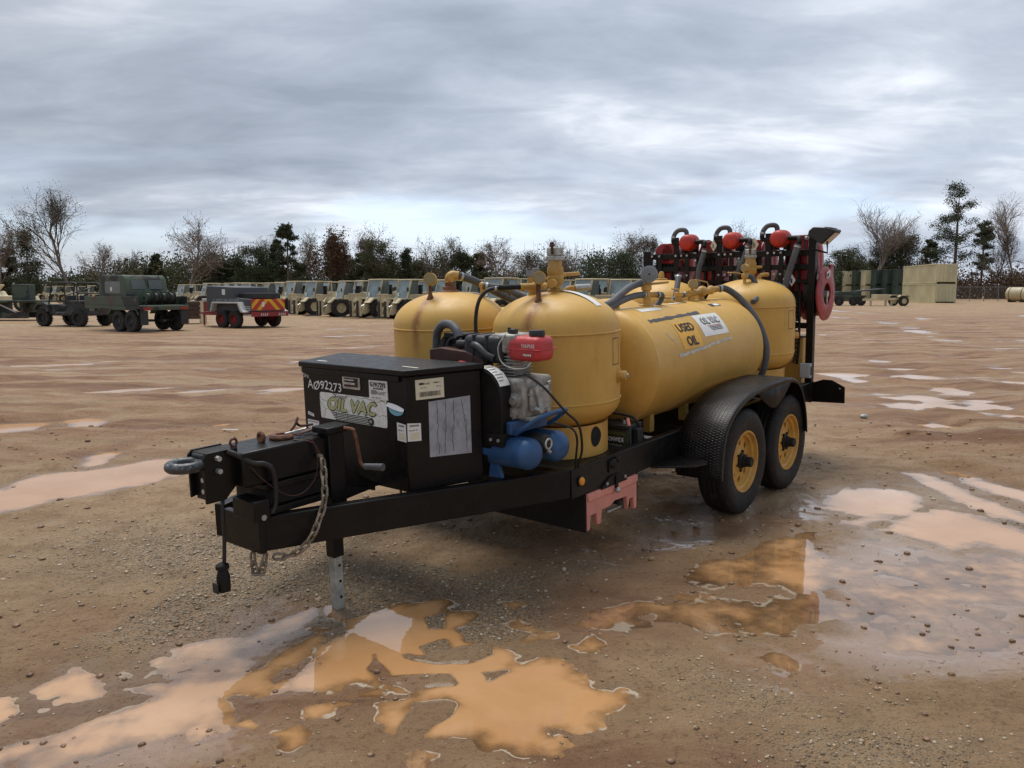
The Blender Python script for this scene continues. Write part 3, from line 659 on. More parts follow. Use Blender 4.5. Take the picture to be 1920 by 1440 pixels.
# ---- frame
for y0, y1 in ((.28, .335), (mir(.335), mir(.28))): MB().box(-1.67, 2.12, y0, y1, .456, .624).build('deck_rail', 'black_paint', T, .006)
for x in (-1.60, -1.15, -.70, -.25, .20, .65, 1.10, 1.55, 2.03): MB().box(x, x + .06, .337, mir(.337), .50, .60).build('crossmember', 'black_rough', T, .004)
for sgn in (0, 1):
    f = (lambda y: y) if sgn == 0 else mir
    m = MB(); a = Vector((-1.668, f(.31), .545)); b = Vector((-3.14, f(.945), .553))
    m.bar(a, b, .06, .158); m.build('tongue_rail', 'black_paint', T, .005)
for x0, x1, a, b in ((-1.668, -1.0, .30, mir(.30)),): MB().box(x0, x1, .34, mir(.34), .604, .612).build('deck_plate', 'black_rough', T)
YN = 1.03
MB().box(-3.165, -3.13, .905, 1.19, .47, .63).build('nose_plate', 'black_paint', T, .004)
MB().box(-3.12, -2.72, .90, 1.18, .634, .665).build('tongue_cap', 'black_paint', T, .004)
MB().box(-3.11, -2.72, .925, 1.16, .667, .745).build('tongue_web', 'black_rough', T, .004)
MB().box(-3.12, -2.72, .905, 1.175, .747, .775).build('tongue_flange', 'black_paint', T, .004)
MB().box(-3.215, -2.70, .915, 1.165, .777, .935).build('tongue_tube', 'black_paint', T, .010)
MB().box(-3.21, -3.13, .86, 1.03, .634, .725).build('tube_stub', 'black_paint', T, .006)
MB().prism([(-2.72, .65), (-2.70, .665), (-2.50, .62), (-2.72, .60)], .905, .925, 'y').build('gusset', 'black_paint', T, .002)
MB().prism([(-2.72, .79), (-2.70, .79), (-2.44, .615), (-2.72, .615)], .93, .945, 'y').build('gusset', 'black_paint', T, .002)
MB().cyl((-3.165, .885, .648), (-3.165, .857, .648), .013, n=12).build('bolt', 'steel', T)
# hitch: bolted channel, lunette ring
for y0 in (.972, 1.095):
    m = MB(); m.prism([(-3.36, .93), (-3.345, .953), (-3.20, .953), (-3.20, .80), (-3.245, .76), (-3.27, .735), (-3.36, .735)] if y0 < 1 else [(-3.36, .935), (-3.34, .955), (-3.20, .955), (-3.20, .78), (-3.36, .745)], y0, y0 + .014, 'y')
    m.build('hitch_plate', 'black_paint', T, .003)
MB().box(-3.345, -3.20, .987, 1.094, .86, .95).build('hitch_block', 'black_rough', T, .006)
hm = MB().box(-3.335, -3.325, .987, 1.094, .74, .858)
hm.build('hitch_face', 'black_paint', T)
for z in (.775, .825): MB().cyl((-3.337, 1.04, z), (-3.3355, 1.04, z), .011, n=12).build('bolt_hole', 'lens', T)
for x, z in ((-3.30, .925), (-3.30, .87)): MB().cyl((x, .974, z), (x, .948, z), .012, n=6).build('bolt', 'steel', T)
rg = MB(); rg.torus((-3.405, 1.04, .905), .062, .023, 'z', 30, 12); rg.build('lunette_ring', 'worn_ring', T)
MB().prism([(-3.355, 1.00), (-3.33, .985), (-3.30, .985), (-3.30, 1.095), (-3.33, 1.095), (-3.355, 1.08)], .885, .945, 'z').build('ring_shank', 'black_plastic', T, .008)
# tongue jack with crank
MB().box(-2.775, -2.685, .89, .98, .47, .945).build('jack_tube', 'black_paint', T, .006); MB().box(-2.782, -2.720, .892, .954, .335, .468).build('jack_sleeve', 'black_paint', T, .005)
MB().box(-2.80, -2.66, .865, .985, .947, .978).build('jack_head', 'black_paint', T, .006)
leg = MB().box(-2.775, -2.727, .899, .947, .03, .36); jl = leg.build('jack_leg', 'galvanised', T, .005)
for z in (.13, .21, .29): MB().cyl((-2.748, .9, z), (-2.748, .8975, z), .0075, n=12).build('pin_hole_shade', 'hole_shade', jl)  # black discs on the leg paint the dark of its pin holes
m = MB(); m.tube(spline([(-2.70, .87, .965), (-2.70, .81, .965), (-2.70, .795, .955), (-2.69, .79, .90), (-2.68, .785, .81), (-2.675, .775, .79), (-2.67, .755, .783)], 5), .0085, 8)
m.build('crank_arm', 'rust', T); MB().cyl((-2.67, .765, .785), (-2.645, .665, .79), .015, .018, 14).build('crank_grip', 'rubber_hose', T)
# safety chain
def chain(path, link_len=.056, w=.0135, r=.0060):
    P = spline(path, 24); out = []; acc = 0; last = P[0]; cen = [P[0]]
    for p in P[1:]:
        acc += (p - last).length; last = p
        if acc >= link_len * .72: cen.append(p.copy()); acc = 0
    for i in range(len(cen) - 1):
        c = (cen[i] + cen[i+1]) / 2; d = (cen[i+1] - cen[i]).normalized(); a = d.cross(Vector((.3, -.8, .2))).normalized(); b = d.cross(a)
        if i % 2: a = b
        pts = []
        for k in range(14):
            an = 2*pi*k/14; e = (link_len/2 - w) * (1 if cos(an) > 0 else -1); pts.append(c + d * (cos(an)*w + e) + a * (sin(an)*w))
        MB().tube(pts, r, 6, closed=True).build('chain_link', 'chain_steel', ch)
ch = MB().cyl((-2.83, .88, .85), (-2.83, .905, .85), .011, n=10).build('safety_chain', 'chain_steel', T)
chain([(-2.846, .85, .842), (-2.87, .815, .75), (-2.895, .790, .665), (-2.935, .785, .59), (-2.98, .792, .512), (-3.03, .83, .455), (-3.086, .885, .437), (-3.115, .92, .46)])
chain([(-3.165, .97, .46), (-3.17, .96, .41), (-3.165, .945, .365), (-3.15, .93, .385), (-3.14, .92, .43), (-3.135, .915, .47)])
# breakaway wire, brake hose, connector cable
MB().tube(spline([(-3.22, 1.0, .945), (-3.20, .93, .90), (-3.12, .89, .79), (-3.02, .885, .71), (-2.94, .88, .705), (-2.87, .88, .76), (-2.845, .89, .85), (-2.86, .90, .93), (-2.88, .95, .945)], 6), .0025, 6).build('breakaway_wire', 'rust_brown', T)
MB().tube(spline([(-2.93, .95, .94), (-2.86, .905, .92), (-2.83, .885, .86)], 5), .003, 6).build('breakaway_wire', 'rust_brown', T)
MB().tube(spline([(-3.25, .97, .945), (-3.22, .94, .925), (-3.17, .91, .885), (-3.12, .895, .872), (-3.09, .885, .84), (-3.08, .885, .76), (-3.09, .885, .68), (-3.11, .885, .65)], 6), .013, 10).build('brake_hose', 'rubber_dark', T)
cb = MB().tube(spline([(-3.27, 1.0, .75), (-3.285, .985, .66), (-3.29, .98, .56), (-3.30, .978, .46)], 6), .0085, 8).build('connector_cable', 'rubber_dark', T)
MB().lathe([(0, .335), (.028, .335), (.029, .36), (.029, .40), (.022, .425), (.020, .43), (.029, .435), (.029, .452), (.012, .462), (0, .462)], 16, (-3.31, .978, 0)).build('connector_plug', 'black_rough', cb)
MB().box(-3.352, -3.343, .96, 1.0, .335, .38).build('plug_cap', 'black_plastic', cb, .003)
MB().cyl((-3.20, 1.0, .935), (-3.20, 1.0, .96), .014, n=10).torus((-3.20, 1.0, .972), .016, .006, 'y', 14, 6).build('lifting_eye', 'rust_brown', T)
# rusty coupler lying on the tongue
rc = rest_on_trailer('rusty_coupler', 'rusted coupler collar and bent bracket lying on the tongue tube', 'scrap metal', -2.93, 1.04, .935)
MB().lathe([(.022, .002), (.055, .002), (.058, .012), (.050, .022), (.026, .022), (.022, .012), (.022, .002)], 20, (0, 0, 0)).build('collar', 'rust', rc)
MB().torus((-.10, .01, .022), .020, .010, 'x', 14, 8).build('clamp', 'rust', rc)
MB().tube(spline([(.02, -.01, .01), (.06, -.02, .05), (.085, -.015, .085), (.095, .01, .06), (.13, .03, .035), (.20, .03, .03)], 5), .006, 7).build('bent_rod', 'rust_brown', rc)
MB().bar((.05, -.04, .012), (.15, -.02, .02), .035, .006).build('bracket', 'rust_brown', rc)
MB().cyl((.0, -.03, .026), (.11, -.04, .034), .004, n=8).build('pin', 'steel', rc)

# ---- tapered black tool box on the tongue
fy0, fy1, by0, by1, xf, xb = .70, 1.51, .56, 1.65, -2.455, -2.06
m = MB(); bp = [(xf, fy0), (xf, fy1), (xb, by1), (xb, by0)]; m.prism(bp, .615, 1.19, 'z'); tb = m.build('tool_box', 'black_paint', T, .006)
m = MB(); e = .016; m.prism([(xf-e, fy0-.012), (xf-e, fy1+.012), (xb+.01, by1+.02), (xb+.01, by0-.02)], 1.192, 1.222, 'z'); ld = m.build('box_lid', 'black_paint', T, .006)
MB().prism([(xf-e+.002, fy0+.03), (xf-e+.002, fy1-.01), (xf-.002, fy1-.01), (xf-.002, fy0+.03)], 1.163, 1.1915, 'z').build('lid_lip', 'black_paint', T, .003)
MB().box(-2.47, -2.457, .95, 1.0, .59, .612).build('box_foot', 'black_rough', T)
MB().cyl((-2.42, .80, .56), (-2.42, .80, .615), .007, n=8).build('mount_bolt', 'steel', T)
front = plane_map((xf - .0008, 0, 0), (0, -1, 0), (0, 0, 1))         # s = -y, t = z
dr = unit((xb - xf, by0 - fy0, 0)); side = plane_map(Vector((xf, fy0, 0)) + Vector((dr.y, -dr.x, 0)) * .0008, dr, (0, 0, 1))
st = put_sheet('maker_sticker', front, rounded(-1.365, -.833, .925, 1.068, .018, jag=.003), 'cracked_white', T)
put_text('lettering_shadow', 'OIL VAC', front, -1.296, .976, .385, .066, 'ink', st, .0020, shear=.22, bold=.0085)
put_text('lettering', 'OIL VAC', front, -1.292, .979, .380, .062, 'letter_olive', st, .0032, shear=.22, bold=.0048)
put_text('lettering_script', 'Sage', front, -1.25, 1.047, .11, .016, 'ink', st, .0020, shear=.3)
for i in range(5): put_sheet('stripe', front, [(-1.275 + i*.008, .965 - i*.0085), (-.97, .965 - i*.0085), (-.97, .9605 - i*.0085), (-1.273 + i*.008, .9605 - i*.0085)], 'ink', st, .0018)
m = MB(); m.add([front(-.955 + .021*cos(2*pi*k/16), .943 + .021*sin(2*pi*k/16), .0022) for k in range(16)], [tuple(range(16))]); m.build('emblem', 'ink', st, smooth=False)
m = MB(); m.add([front(-.958 + .013*cos(2*pi*k/5*2), .944 + .012*sin(2*pi*k/5*2) * .8, .0030) for k in range(5)], [tuple(range(5))]); m.build('emblem_mark', 'ink_white', st, smooth=False)
put_text('chalk_lettering', 'SN:', front, -1.50, 1.132, .05, .020, 'ink_white', T, .0015, wobble=.003)
put_text('chalk_lettering', 'A\u00d892273', front, -1.465, 1.080, .285, .044, 'ink_white', T, .0015, wobble=.004, bold=.0008)
lt = put_sheet('latch_plate', front, rounded(-1.165, -1.027, 1.100, 1.168, .006), 'steel', T, .004)
MB().box(xf-.009, xf-.005, 1.045, 1.148, 1.112, 1.157).build('latch_recess', 'rust_brown', lt)
MB().box(xf-.018, xf-.0092, 1.06, 1.135, 1.146, 1.152).build('latch_bar', 'steel', lt)
MB().box(xf-.018, xf-.0092, 1.055, 1.14, 1.124, 1.136).build('latch_handle', 'steel', lt, .002)
tg = put_sheet('lot_tag', front, [(-.958, 1.062), (-.821, 1.064), (-.822, 1.161), (-.957, 1.158)], 'white_sticker', T, .0045)
put_text('lettering', 'G1917292', front, -.948, 1.128, .115, .021, 'ink', tg, .0056, bold=.0016)
def scribble(mapf, s0, s1, t0, t1, mat, parent, lift, seed=0):
    rr = random.Random(seed); m = MB(); s = s0
    while s < s1:
        w = rr.uniform(.3, .8) * (t1 - t0)
        if s + w > s1: break
        a, b = t0 + rr.uniform(0, .25)*(t1-t0), t1 - rr.uniform(0, .25)*(t1-t0)
        m.add([mapf(s, a, lift), mapf(s+w, a, lift), mapf(s+w, b, lift), mapf(s, b, lift)], [(0,1,2,3)]); s += w + (t1-t0)*rr.choice((.2, .2, .3, .9))
    o = m.build('small_print', mat, parent, smooth=False); o['kind'] = 'stuff'
def barcode(mapf, s0, s1, t0, t1, parent, lift, n=22, seed=1):
    rr = random.Random(seed); m = MB(); s = s0
    while s < s1:
        w = rr.choice((.0016, .0024, .004)); 
        if s + w > s1: break
        m.add([mapf(s, t0, lift), mapf(s+w, t0, lift), mapf(s+w, t1, lift), mapf(s, t1, lift)], [(0,1,2,3)]); s += w + rr.choice((.0018, .003))
    m.build('barcode', 'ink', parent, smooth=False)
barcode(front, -.925, -.85, 1.114, 1.124, tg, .0056)
put_sheet('logo_block', front, [(-.942, 1.088), (-.902, 1.088), (-.902, 1.110), (-.942, 1.110)], 'ink_grey', tg, .0056)
put_text('lettering', 'PLANET', front, -.899, 1.089, .066, .016, 'ink', tg, .0056)
scribble(front, -.935, -.865, 1.069, 1.075, 'ink', tg, .0056, 9)
# half peeled round sticker
m = MB(); m.add([front(-.765 + .055*cos(a), 1.028 + .034*sin(a), .002) for a in np.linspace(pi*.98, 2.02*pi, 16)], [tuple(range(16))]); m.build('round_sticker', 'decal_blue', T, smooth=False)
m = MB(); V = []
for k in range(9):
    s = -.825 + .118*k/8; V += [front(s, 1.055 - .024*k/8 + .006*sin(pi*k/8), .003), front(s + .004, 1.040 - .020*k/8 - .004*sin(pi*k/8), .016)]
m.add(V, [(2*i, 2*i+1, 2*i+3, 2*i+2) for i in range(8)]); m.build('peeled_edge', 'white_sticker', T)
q = put_sheet('small_label', front, [(-1.478, .932), (-1.427, .922), (-1.427, .938), (-1.478, .949)], 'white_sticker', T); put_sheet('print_bar', front, [(-1.47, .937), (-1.435, .930), (-1.435, .935), (-1.47, .942)], 'ink_grey', q, .0015)
q = put_sheet('small_label', front, [(-1.485, .855), (-1.387, .850), (-1.387, .902), (-1.485, .905)], 'white_sticker', T); put_sheet('print_bar', front, [(-1.478, .893), (-1.395, .890), (-1.395, .896), (-1.478, .899)], 'ink_grey', q, .0015)
q = put_sheet('barcode_card', side, [(.055, 1.071), (.208, 1.071), (.207, 1.171), (.054, 1.169)], 'cream_sticker', T, .002)
put_text('lettering', 'PLANET', side, .100, 1.143, .032, .009, 'ink', q, .0032); put_sheet('logo_block', side, [(.074, 1.143), (.098, 1.143), (.098, 1.153), (.074, 1.153)], 'ink', q, .003)
scribble(side, .150, .192, 1.146, 1.153, 'ink', q, .0032, 5); scribble(side, .078, .112, 1.126, 1.130, 'ink', q, .0032, 6)
scribble(side, .165, .190, 1.128, 1.132, 'ink', q, .0032, 7); barcode(side, .075, .19, 1.084, 1.108, q, .003, seed=3)
ws = put_sheet('weathered_sheet', side, [(.118, .778), (.352, .768), (.352, 1.064), (.121, 1.056)], 'sheet_grey', T, .0014)
def cracks():
    rr_ = random.Random(11); m = MB()
    def strip(s, t, ds, dt, n, w):
        pts = []
        for k in range(n):
            pts.append((s, t)); s += ds + rr_.uniform(-.0035, .0035); t += dt
            if not (.122 < s < .348 and .782 < t < 1.053): break
        V = []
        for a_, b_ in pts: V += [side(a_ - w, b_, .0026), side(a_ + w, b_, .0026)]
        if len(pts) > 1: m.add(V, [(2*i, 2*i+1, 2*i+3, 2*i+2) for i in range(len(pts)-1)])
        return pts
    for s0 in (.165, .212, .258, .302):
        p = strip(s0, 1.052, .0, -.012, 40, .0009)
        for q in p[3::5]: strip(q[0], q[1], rr_.choice((-1, 1))*.0045, rr_.choice((-.006, .007)), rr_.randint(4, 9), .0006)
    for k in range(7): strip(rr_.uniform(.13, .34), rr_.uniform(.80, 1.0), rr_.uniform(-.004, .004), -.008, rr_.randint(5, 12), .0005)
    o = m.build('crack_lines', 'ink', ws, smooth=False); o['kind'] = 'stuff'
cracks()
# folded card round the corner of the box
for nm, mp, a0, a1 in (('fold_card', front, -.765, -.703), ('fold_card', side, .003, .075)):
    q = put_sheet(nm, mp, [(a0, .872), (a1, .868), (a1, .955), (a0, .962)], 'white_sticker', T, .0022); w = a1 - a0
    put_sheet('print_bar', mp, [(a0+.012, .943), (a1-.010, .941), (a1-.010, .950), (a0+.012, .952)], 'ink_grey', q, .003)
    scribble(mp, a0+.010, a1-.012, .921, .928, 'ink', q, .0032, 8)
    put_sheet('print_frame', mp, [(a0+.012, .878), (a1-.010, .877), (a1-.010, .912), (a0+.012, .914)], 'cream_sticker', q, .003)
put_sheet('lid_scrap', plane_map((0, 0, 1.2225), (0, -1, 0), (1, 0, 0)), [(-1.44, -2.41), (-1.36, -2.41), (-1.36, -2.395), (-1.44, -2.395)], 'white_sticker', ld, .0015)
put_sheet('lid_scrap', plane_map((0, 0, 1.2225), (0, -1, 0), (1, 0, 0)), [(-.82, -2.36), (-.70, -2.37), (-.70, -2.355), (-.82, -2.345)], 'cream_sticker', ld, .0012)

# ---- belt guard behind the box
gp = [(.95, .62), (.95, 1.20), (.70, 1.212), (.56, 1.195), (.49, 1.165), (.445, 1.11), (.432, 1.04), (.432, .84), (.50, .80), (.60, .62)]
MB().prism(gp, -2.055, -1.965, 'x').build('belt_guard', 'black_paint', T, .006)
def gmap(s, t, l):       # along the rounded shoulder of the guard, s 0..1, t across x
    pts = [(.575, 1.200), (.525, 1.186), (.487, 1.164), (.463, 1.137), (.445, 1.106)]; k = min(3.999, max(0, s*4)); i = int(k); f_ = k - i
    y = pts[i][0]*(1-f_) + pts[i+1][0]*f_; z = pts[i][1]*(1-f_) + pts[i+1][1]*f_; return Vector((t, y - l*.7, z + l*.8))
q = put_sheet('warning_label', gmap, [(0, -2.05), (1, -1.97)], 'white_sticker', T, .004, nu=8)
for i in range(6): put_sheet('print_bar', gmap, [(.12+i*.13, -2.043), (.16+i*.13, -1.985 - .01*(i % 3))], 'ink_grey', q, .0055, nu=4)
put_sheet('print_bar', gmap, [(.03, -2.03), (.09, -1.99)], 'letter_olive', q, .0055, nu=4)
MB().box(-2.06, -1.95, .425, .53, .80, .865).build('guard_foot', 'black_rough', T, .004)
for y in (.45, .50): MB().cyl((-2.062, y, .835), (-2.07, y, .835), .009, n=8).build('bolt', 'steel', T)
MB().prism([(.62, 1.17), (.64, 1.225), (.75, 1.262), (.95, 1.275), (1.03, 1.262), (1.03, 1.17)], -1.955, -1.88, 'x').build('rusty_cover', 'rust_brown', T, .006)
# ---- air compressor
for x, ye in ((-1.975, .285), (-1.755, .275)):
    prof = [(0, ye-.02)] + [(.082*sin(a), ye + .042 - .062*cos(a)) for a in np.linspace(.25, pi/2, 6)] + [(.083, ye+.05), (.082, ye+.055), (.082, .95), (0, .99)]
    MB().lathe(prof, 28, (x, 0, .765), 'y').build('air_tank', 'blue_paint', T)
MB().box(-2.02, -1.72, .40, .75, .858, .925).build('compressor_base', 'blue_paint', T, .008)
for x, y in ((-2.01, .52), (-1.72, .52)): MB().prism([(y-.05, .625), (y+.04, .625), (y+.025, .72), (y-.02, .72)], x-.012, x+.012, 'x').build('tank_foot', 'blue_paint', T, .003)
m = MB(); m.tube(spline([(-1.99, .40, .86), (-1.99, .34, .90), (-1.97, .275, .945), (-1.93, .245, .965), (-1.80, .238, .972), (-1.77, .245, .965), (-1.765, .29, .93), (-1.76, .36, .88)], 6), .0125, 10); m.build('carry_handle', 'blue_paint', T)
MB().lathe([(0, .29), (.035, .29), (.05, .31), (.05, .40), (0, .42)], 16, (-1.86, 0, .80), 'y').build('regulator', 'rubber_dark', T)
MB().torus((-1.86, .288, .80), .026, .006, 'y', 14, 6).build('regulator_ring', 'steel', T)
MB().cyl((-1.86, .30, .77), (-1.86, .275, .755), .010, n=8).build('drain_cock', 'steel', T)
# ---- diesel engine
eb = MB().box(-1.96, -1.72, .36, .60, .93, 1.14).build('crankcase', 'cast_metal', T, .018, seg=3)
for (y, z, rr, d) in ((.50, 1.06, .055, .03), (.41, 1.03, .038, .035), (.44, .97, .045, .028), (.55, .97, .035, .02)):
    MB().lathe([(0, -1.962-d), (rr*.55, -1.962-d), (rr*.6, -1.962-d*.6), (rr*.95, -1.962-d*.5), (rr, -1.955)], 20, (0, y, z), 'x').build('cover', 'cast_metal', eb)
rr = random.Random(4)
for k in range(16):
    y, z = rr.uniform(.37, .59), rr.uniform(.94, 1.13); MB().cyl((-1.962, y, z), (-1.974, y, z), .007, n=6).build('bolt', 'steel', eb)
for k in range(9):
    x, z = rr.uniform(-1.94, -1.74), rr.uniform(.94, 1.13); MB().cyl((x, .359, z), (x, .347, z), .008, n=6).build('bolt', 'steel', eb)
MB().box(-1.93, -1.78, .335, .358, .97, 1.09).build('injection_pump', 'cast_metal', eb, .008)
MB().cyl((-1.90, .345, .985), (-1.90, .30, .98), .014, n=10).build('oil_filler', 'steel', eb)
MB().bar((-1.90, .332, 1.10), (-1.86, .325, .96), .03, .012, (0, 1, 0)).build('lever', 'galvanised', eb)
MB().box(-1.945, -1.735, .34, .62, .926, .945).build('engine_foot', 'steel', eb, .003)
for k in range(7): MB().box(-1.92, -1.76, .46, .58, 1.144 + k*.016, 1.150 + k*.016).build('cooling_fin', 'cast_metal', eb, .002)
MB().box(-1.90, -1.78, .47, .57, 1.142, 1.27).build('cylinder', 'cast_metal', eb, .004)
MB().box(-1.93, -1.76, .44, .60, 1.262, 1.36).build('cylinder_head', 'cast_metal', eb, .012)
MB().box(-2.0, -1.965, .60, .72, 1.14, 1.19).build('shroud', 'rust_brown', T, .006)
MB().box(-2.004, -2.0, .64, .68, 1.152, 1.178).build('data_plate', 'grey_box', T)
MB().bar((-1.98, .78, 1.205), (-1.98, .66, 1.19), .03, .02).build('start_lever', 'red_plastic', T, .004)
ft = MB().box(-1.935, -1.785, .285, .495, 1.225, 1.352).build('fuel_tank', 'red_plastic', T, .035, seg=4)
MB().box(-1.939, -1.781, .281, .499, 1.284, 1.290).build('seam', 'red_plastic', ft, .003)
MB().lathe([(0, 1.352), (.040, 1.352), (.042, 1.372), (.038, 1.382), (0, 1.384)], 18, (-1.865, .345, 0)).build('fuel_cap', 'black_plastic', ft)
fmap = plane_map((-1.9365, 0, 0), (0, -1, 0), (0, 0, 1))
put_sheet('badge', fmap, [(-.385, 1.250), (-.320, 1.250), (-.320, 1.272), (-.385, 1.272)], 'decal_red', ft, .0012)
put_text('lettering', 'YANMAR', fmap, -.392, 1.296, .085, .021, 'ink_white', ft, .0018, shear=.15)
scribble(fmap, -.378, -.328, 1.255, 1.267, 'ink_white', ft, .003, 2)
MB().tube(spline([(-1.93, .50, 1.36), (-1.965, .52, 1.30), (-1.972, .50, 1.23), (-1.96, .45, 1.195), (-1.95, .36, 1.195), (-1.94, .33, 1.225)], 5), .0035, 8).build('fuel_line', 'galvanised', T)
MB().box(-1.90, -1.86, .47, .50, 1.355, 1.385).build('clip', 'black_plastic', T, .004)
af = MB().box(-1.95, -1.78, .520, .785, 1.205, 1.350).build('air_cleaner', 'black_plastic', T, .032, seg=4)
for y in (.61, .70): MB().box(-1.956, -1.774, y, y+.012, 1.203, 1.354).build('strap', 'black_plastic', af, .004)
MB().cyl((-1.90, .80, 1.295), (-1.90, .86, 1.295), .022, n=14).build('intake_spout', 'black_plastic', af)
MB().tube(spline([(-1.953, .70, 1.30), (-1.962, .66, 1.29), (-1.962, .60, 1.25), (-1.95, .56, 1.235)], 4), .022, 10).build('intake_horn', 'black_plastic', af)
MB().cyl((-1.86, .53, 1.345), (-1.86, .53, 1.39), .009, n=8).build('stop_knob', 'black_plastic', T)
# vacuum pump behind the box
vp = MB().lathe([(0, .80), (.06, .80), (.075, .82), (.075, 1.03), (.06, 1.05), (0, 1.05)], 20, (-1.80, 0, 1.26), 'y').build('vacuum_pump', 'black_rough', T)
for y in (.85, .90, .95, 1.0): MB().torus((-1.80, y, 1.26), .076, .006, 'y', 20, 6).build('pump_rib', 'black_rough', vp)
MB().box(-1.86, -1.74, .84, 1.01, 1.315, 1.345).build('pump_manifold', 'black_rough', vp, .006)
MB().tube(spline([(-1.83, 1.10, 1.20), (-1.84, 1.08, 1.33), (-1.85, 1.03, 1.385), (-1.86, .96, 1.395), (-1.87, .90, 1.365), (-1.88, .87, 1.325)], 6), .024, 12).build('pump_hose', 'rubber_hose', T)
MB().tube(spline([(-1.87, .98, 1.24), (-1.88, .94, 1.31), (-1.88, .87, 1.325), (-1.89, .85, 1.31), (-1.90, .81, 1.26), (-1.90, .795, 1.22)], 6), .010, 8).build('pump_hose', 'rubber_dark', T)
for p in ((-1.875, .88, 1.345), (-1.90, .80, 1.235)): MB().ball(p, .018, 10, 6).build('fitting', 'steel', T)
# ignition cables down the near tank
MB().tube(spline([(-1.955, .36, 1.17), (-1.95, .30, 1.14), (-1.93, .24, 1.09), (-1.86, .18, .98), (-1.78, .155, .90), (-1.70, .19, .76), (-1.66, .24, .66), (-1.62, .27, .63)], 6), .0065, 8).build('cable', 'rubber_dark', T)
MB().tube(spline([(-1.80, .30, .90), (-1.75, .22, .87), (-1.73, .20, .81), (-1.70, .23, .70), (-1.66, .26, .63)], 6), .006, 8).build('cable', 'rubber_dark', T)

# ---- tanks
RT = .375
def tank_mesh(name, rusts, seed):
    prof = [(.300, .612), (.300, .795)]
    for a in np.linspace(.16, 1, 9)[::1]: prof.append((RT * sin(a*pi/2)**.72 if a < 1 else RT, .925 - .165*cos(a*pi/2)))
    prof = [p for p in prof if not (p[1] < .797 and p[0] > .301)]
    prof += [(RT, .922), (RT+.004, .927), (RT+.0045, .932), (RT, .937)]
    prof += [(RT, z) for z in np.linspace(.97, 1.30, 7)] + [(RT, 1.316), (RT+.004, 1.320), (RT+.0045, 1.325), (RT, 1.330)]
    for a in np.linspace(.06, 1, 22): prof.append((max(0, RT*cos(a*pi/2)) if a < 1 else 0, 1.332 + .222*sin(a*pi/2)**.92))
    m = MB().lathe(prof, 128); me = m.mesh(name); co = np.array(m.v); r = np.zeros(len(co)); rr_ = np.hypot(co[:,0], co[:,1]); an = np.arctan2(co[:,1], co[:,0])
    for (ax_, ay, ln, w) in rusts:     # a run of rust from a fitting towards the rim
        a = atan2(ay, ax_); r0 = sqrt(ax_*ax_ + ay*ay); da = (an - a + pi) % (2*pi) - pi; off = np.abs(da * np.maximum(rr_, .05)); al = rr_ - r0 + np.where(co[:,2] < 1.32, 1.33 - co[:,2], 0)
        k = np.exp(-(off/(w*(1+al*2.2)))**2) * smooth(-.05, .0, al) * smooth(ln, ln*.3, al) * (co[:,2] > .9); r = np.maximum(r, k)
        r = np.maximum(r, .9*np.exp(-((co[:,0]-ax_)**2 + (co[:,1]-ay)**2)/.045**2) * (co[:,2] > 1.3))
    r = np.maximum(r, .35*np.exp(-((co[:,2]-1.312)/.01)**2)); r = np.maximum(r, .3*np.exp(-((co[:,2]-.80)/.012)**2))
    fattr(me, 'rust', np.clip(r, 0, 1)); me.materials.append(MAT['tank_yellow']); return me
def gauge(parent, p, face, rad=.038, mat='yellow_fitting', name='pressure_gauge'):
    f = unit(face); p = Vector(p); m = MB()
    m.tube([p - f*.028, p - f*.026, p + f*.012, p + f*.014], [rad*.9, rad, rad, rad*.9], 22); g = m.build(name, mat, parent)
    q = MB(); q.tube([p + f*.0142, p + f*.0152], [rad*.80, rad*.80], 22); q.build('dial', 'dial_face', parent); return g
def at(parent_loc): return lambda p: (p[0]-parent_loc[0], p[1]-parent_loc[1], p[2])
FN, FF, RN, RF = (-1.25, .674), (-1.25, 1.534), (1.597, .674), (1.597, 1.534)
FACE = (-.82, -.55, .05)
mf = tank_mesh('vertical_tank', [(-.225, -.045, .30, .028)], 1); mf2 = tank_mesh('vertical_tank', [(-.21, -.03, .42, .022), (-.03, 0, .05, .05)], 2); mr = tank_mesh('vertical_tank', [(.1, -.1, .2, .02)], 3)
def seam_plate(parent, ang):       # welded name plate frame on the shell
    mp = lambda s, t, l: Vector(((RT+.001+l)*cos(ang + s/RT), (RT+.001+l)*sin(ang + s/RT), t))
    for s0, s1, t0, t1 in ((-.045, .045, 1.285, 1.289), (-.045, .045, 1.135, 1.139), (-.045, -.041, 1.139, 1.285), (.041, .045, 1.139, 1.285)):
        put_sheet('plate_edge', mp, [(s0, t0), (s1, t1)], 'rust_brown', parent, .0015, nu=3)
def square_valve(parent, z, h=1.0, cap=True):
    m = MB(); m.lathe([(.05, z-.02), (.05, z+.012), (.036, z+.02), (.034, z+.045)], 14); m.build('valve_neck', 'yellow_fitting', parent)
    MB().lathe([(.046, z+.045), (.050, z+.05), (.052, z+.085), (.046, z+.09), (.046, z+.10), (.050, z+.105), (.050, z+.135), (.042, z+.15), (.042, z+.178), (0, z+.178)], 8, a0=pi/8).build('valve_body', 'yellow_fitting', parent, .003)
    MB().bar((.03, 0, z+.095), (.235, 0, z+.10), .028, .022).build('valve_handle', 'yellow_fitting', parent, .005)
    if cap:
        MB().box(-.040, .040, -.040, .040, z+.180, z+.205).build('cap_collar', 'galvanised', parent, .004)
        MB().box(-.036, .036, -.036, .036, z+.207, z+.255).build('dust_cap', 'galvanised', parent, .005)
        MB().bar((-.043, -.01, z+.215), (-.043, -.01, z+.285), .012, .012, (1,0,0)).torus((-.043, -.01, z+.27), .015, .003, 'x', 12, 6).build('cap_lever', 'rust_brown', parent)
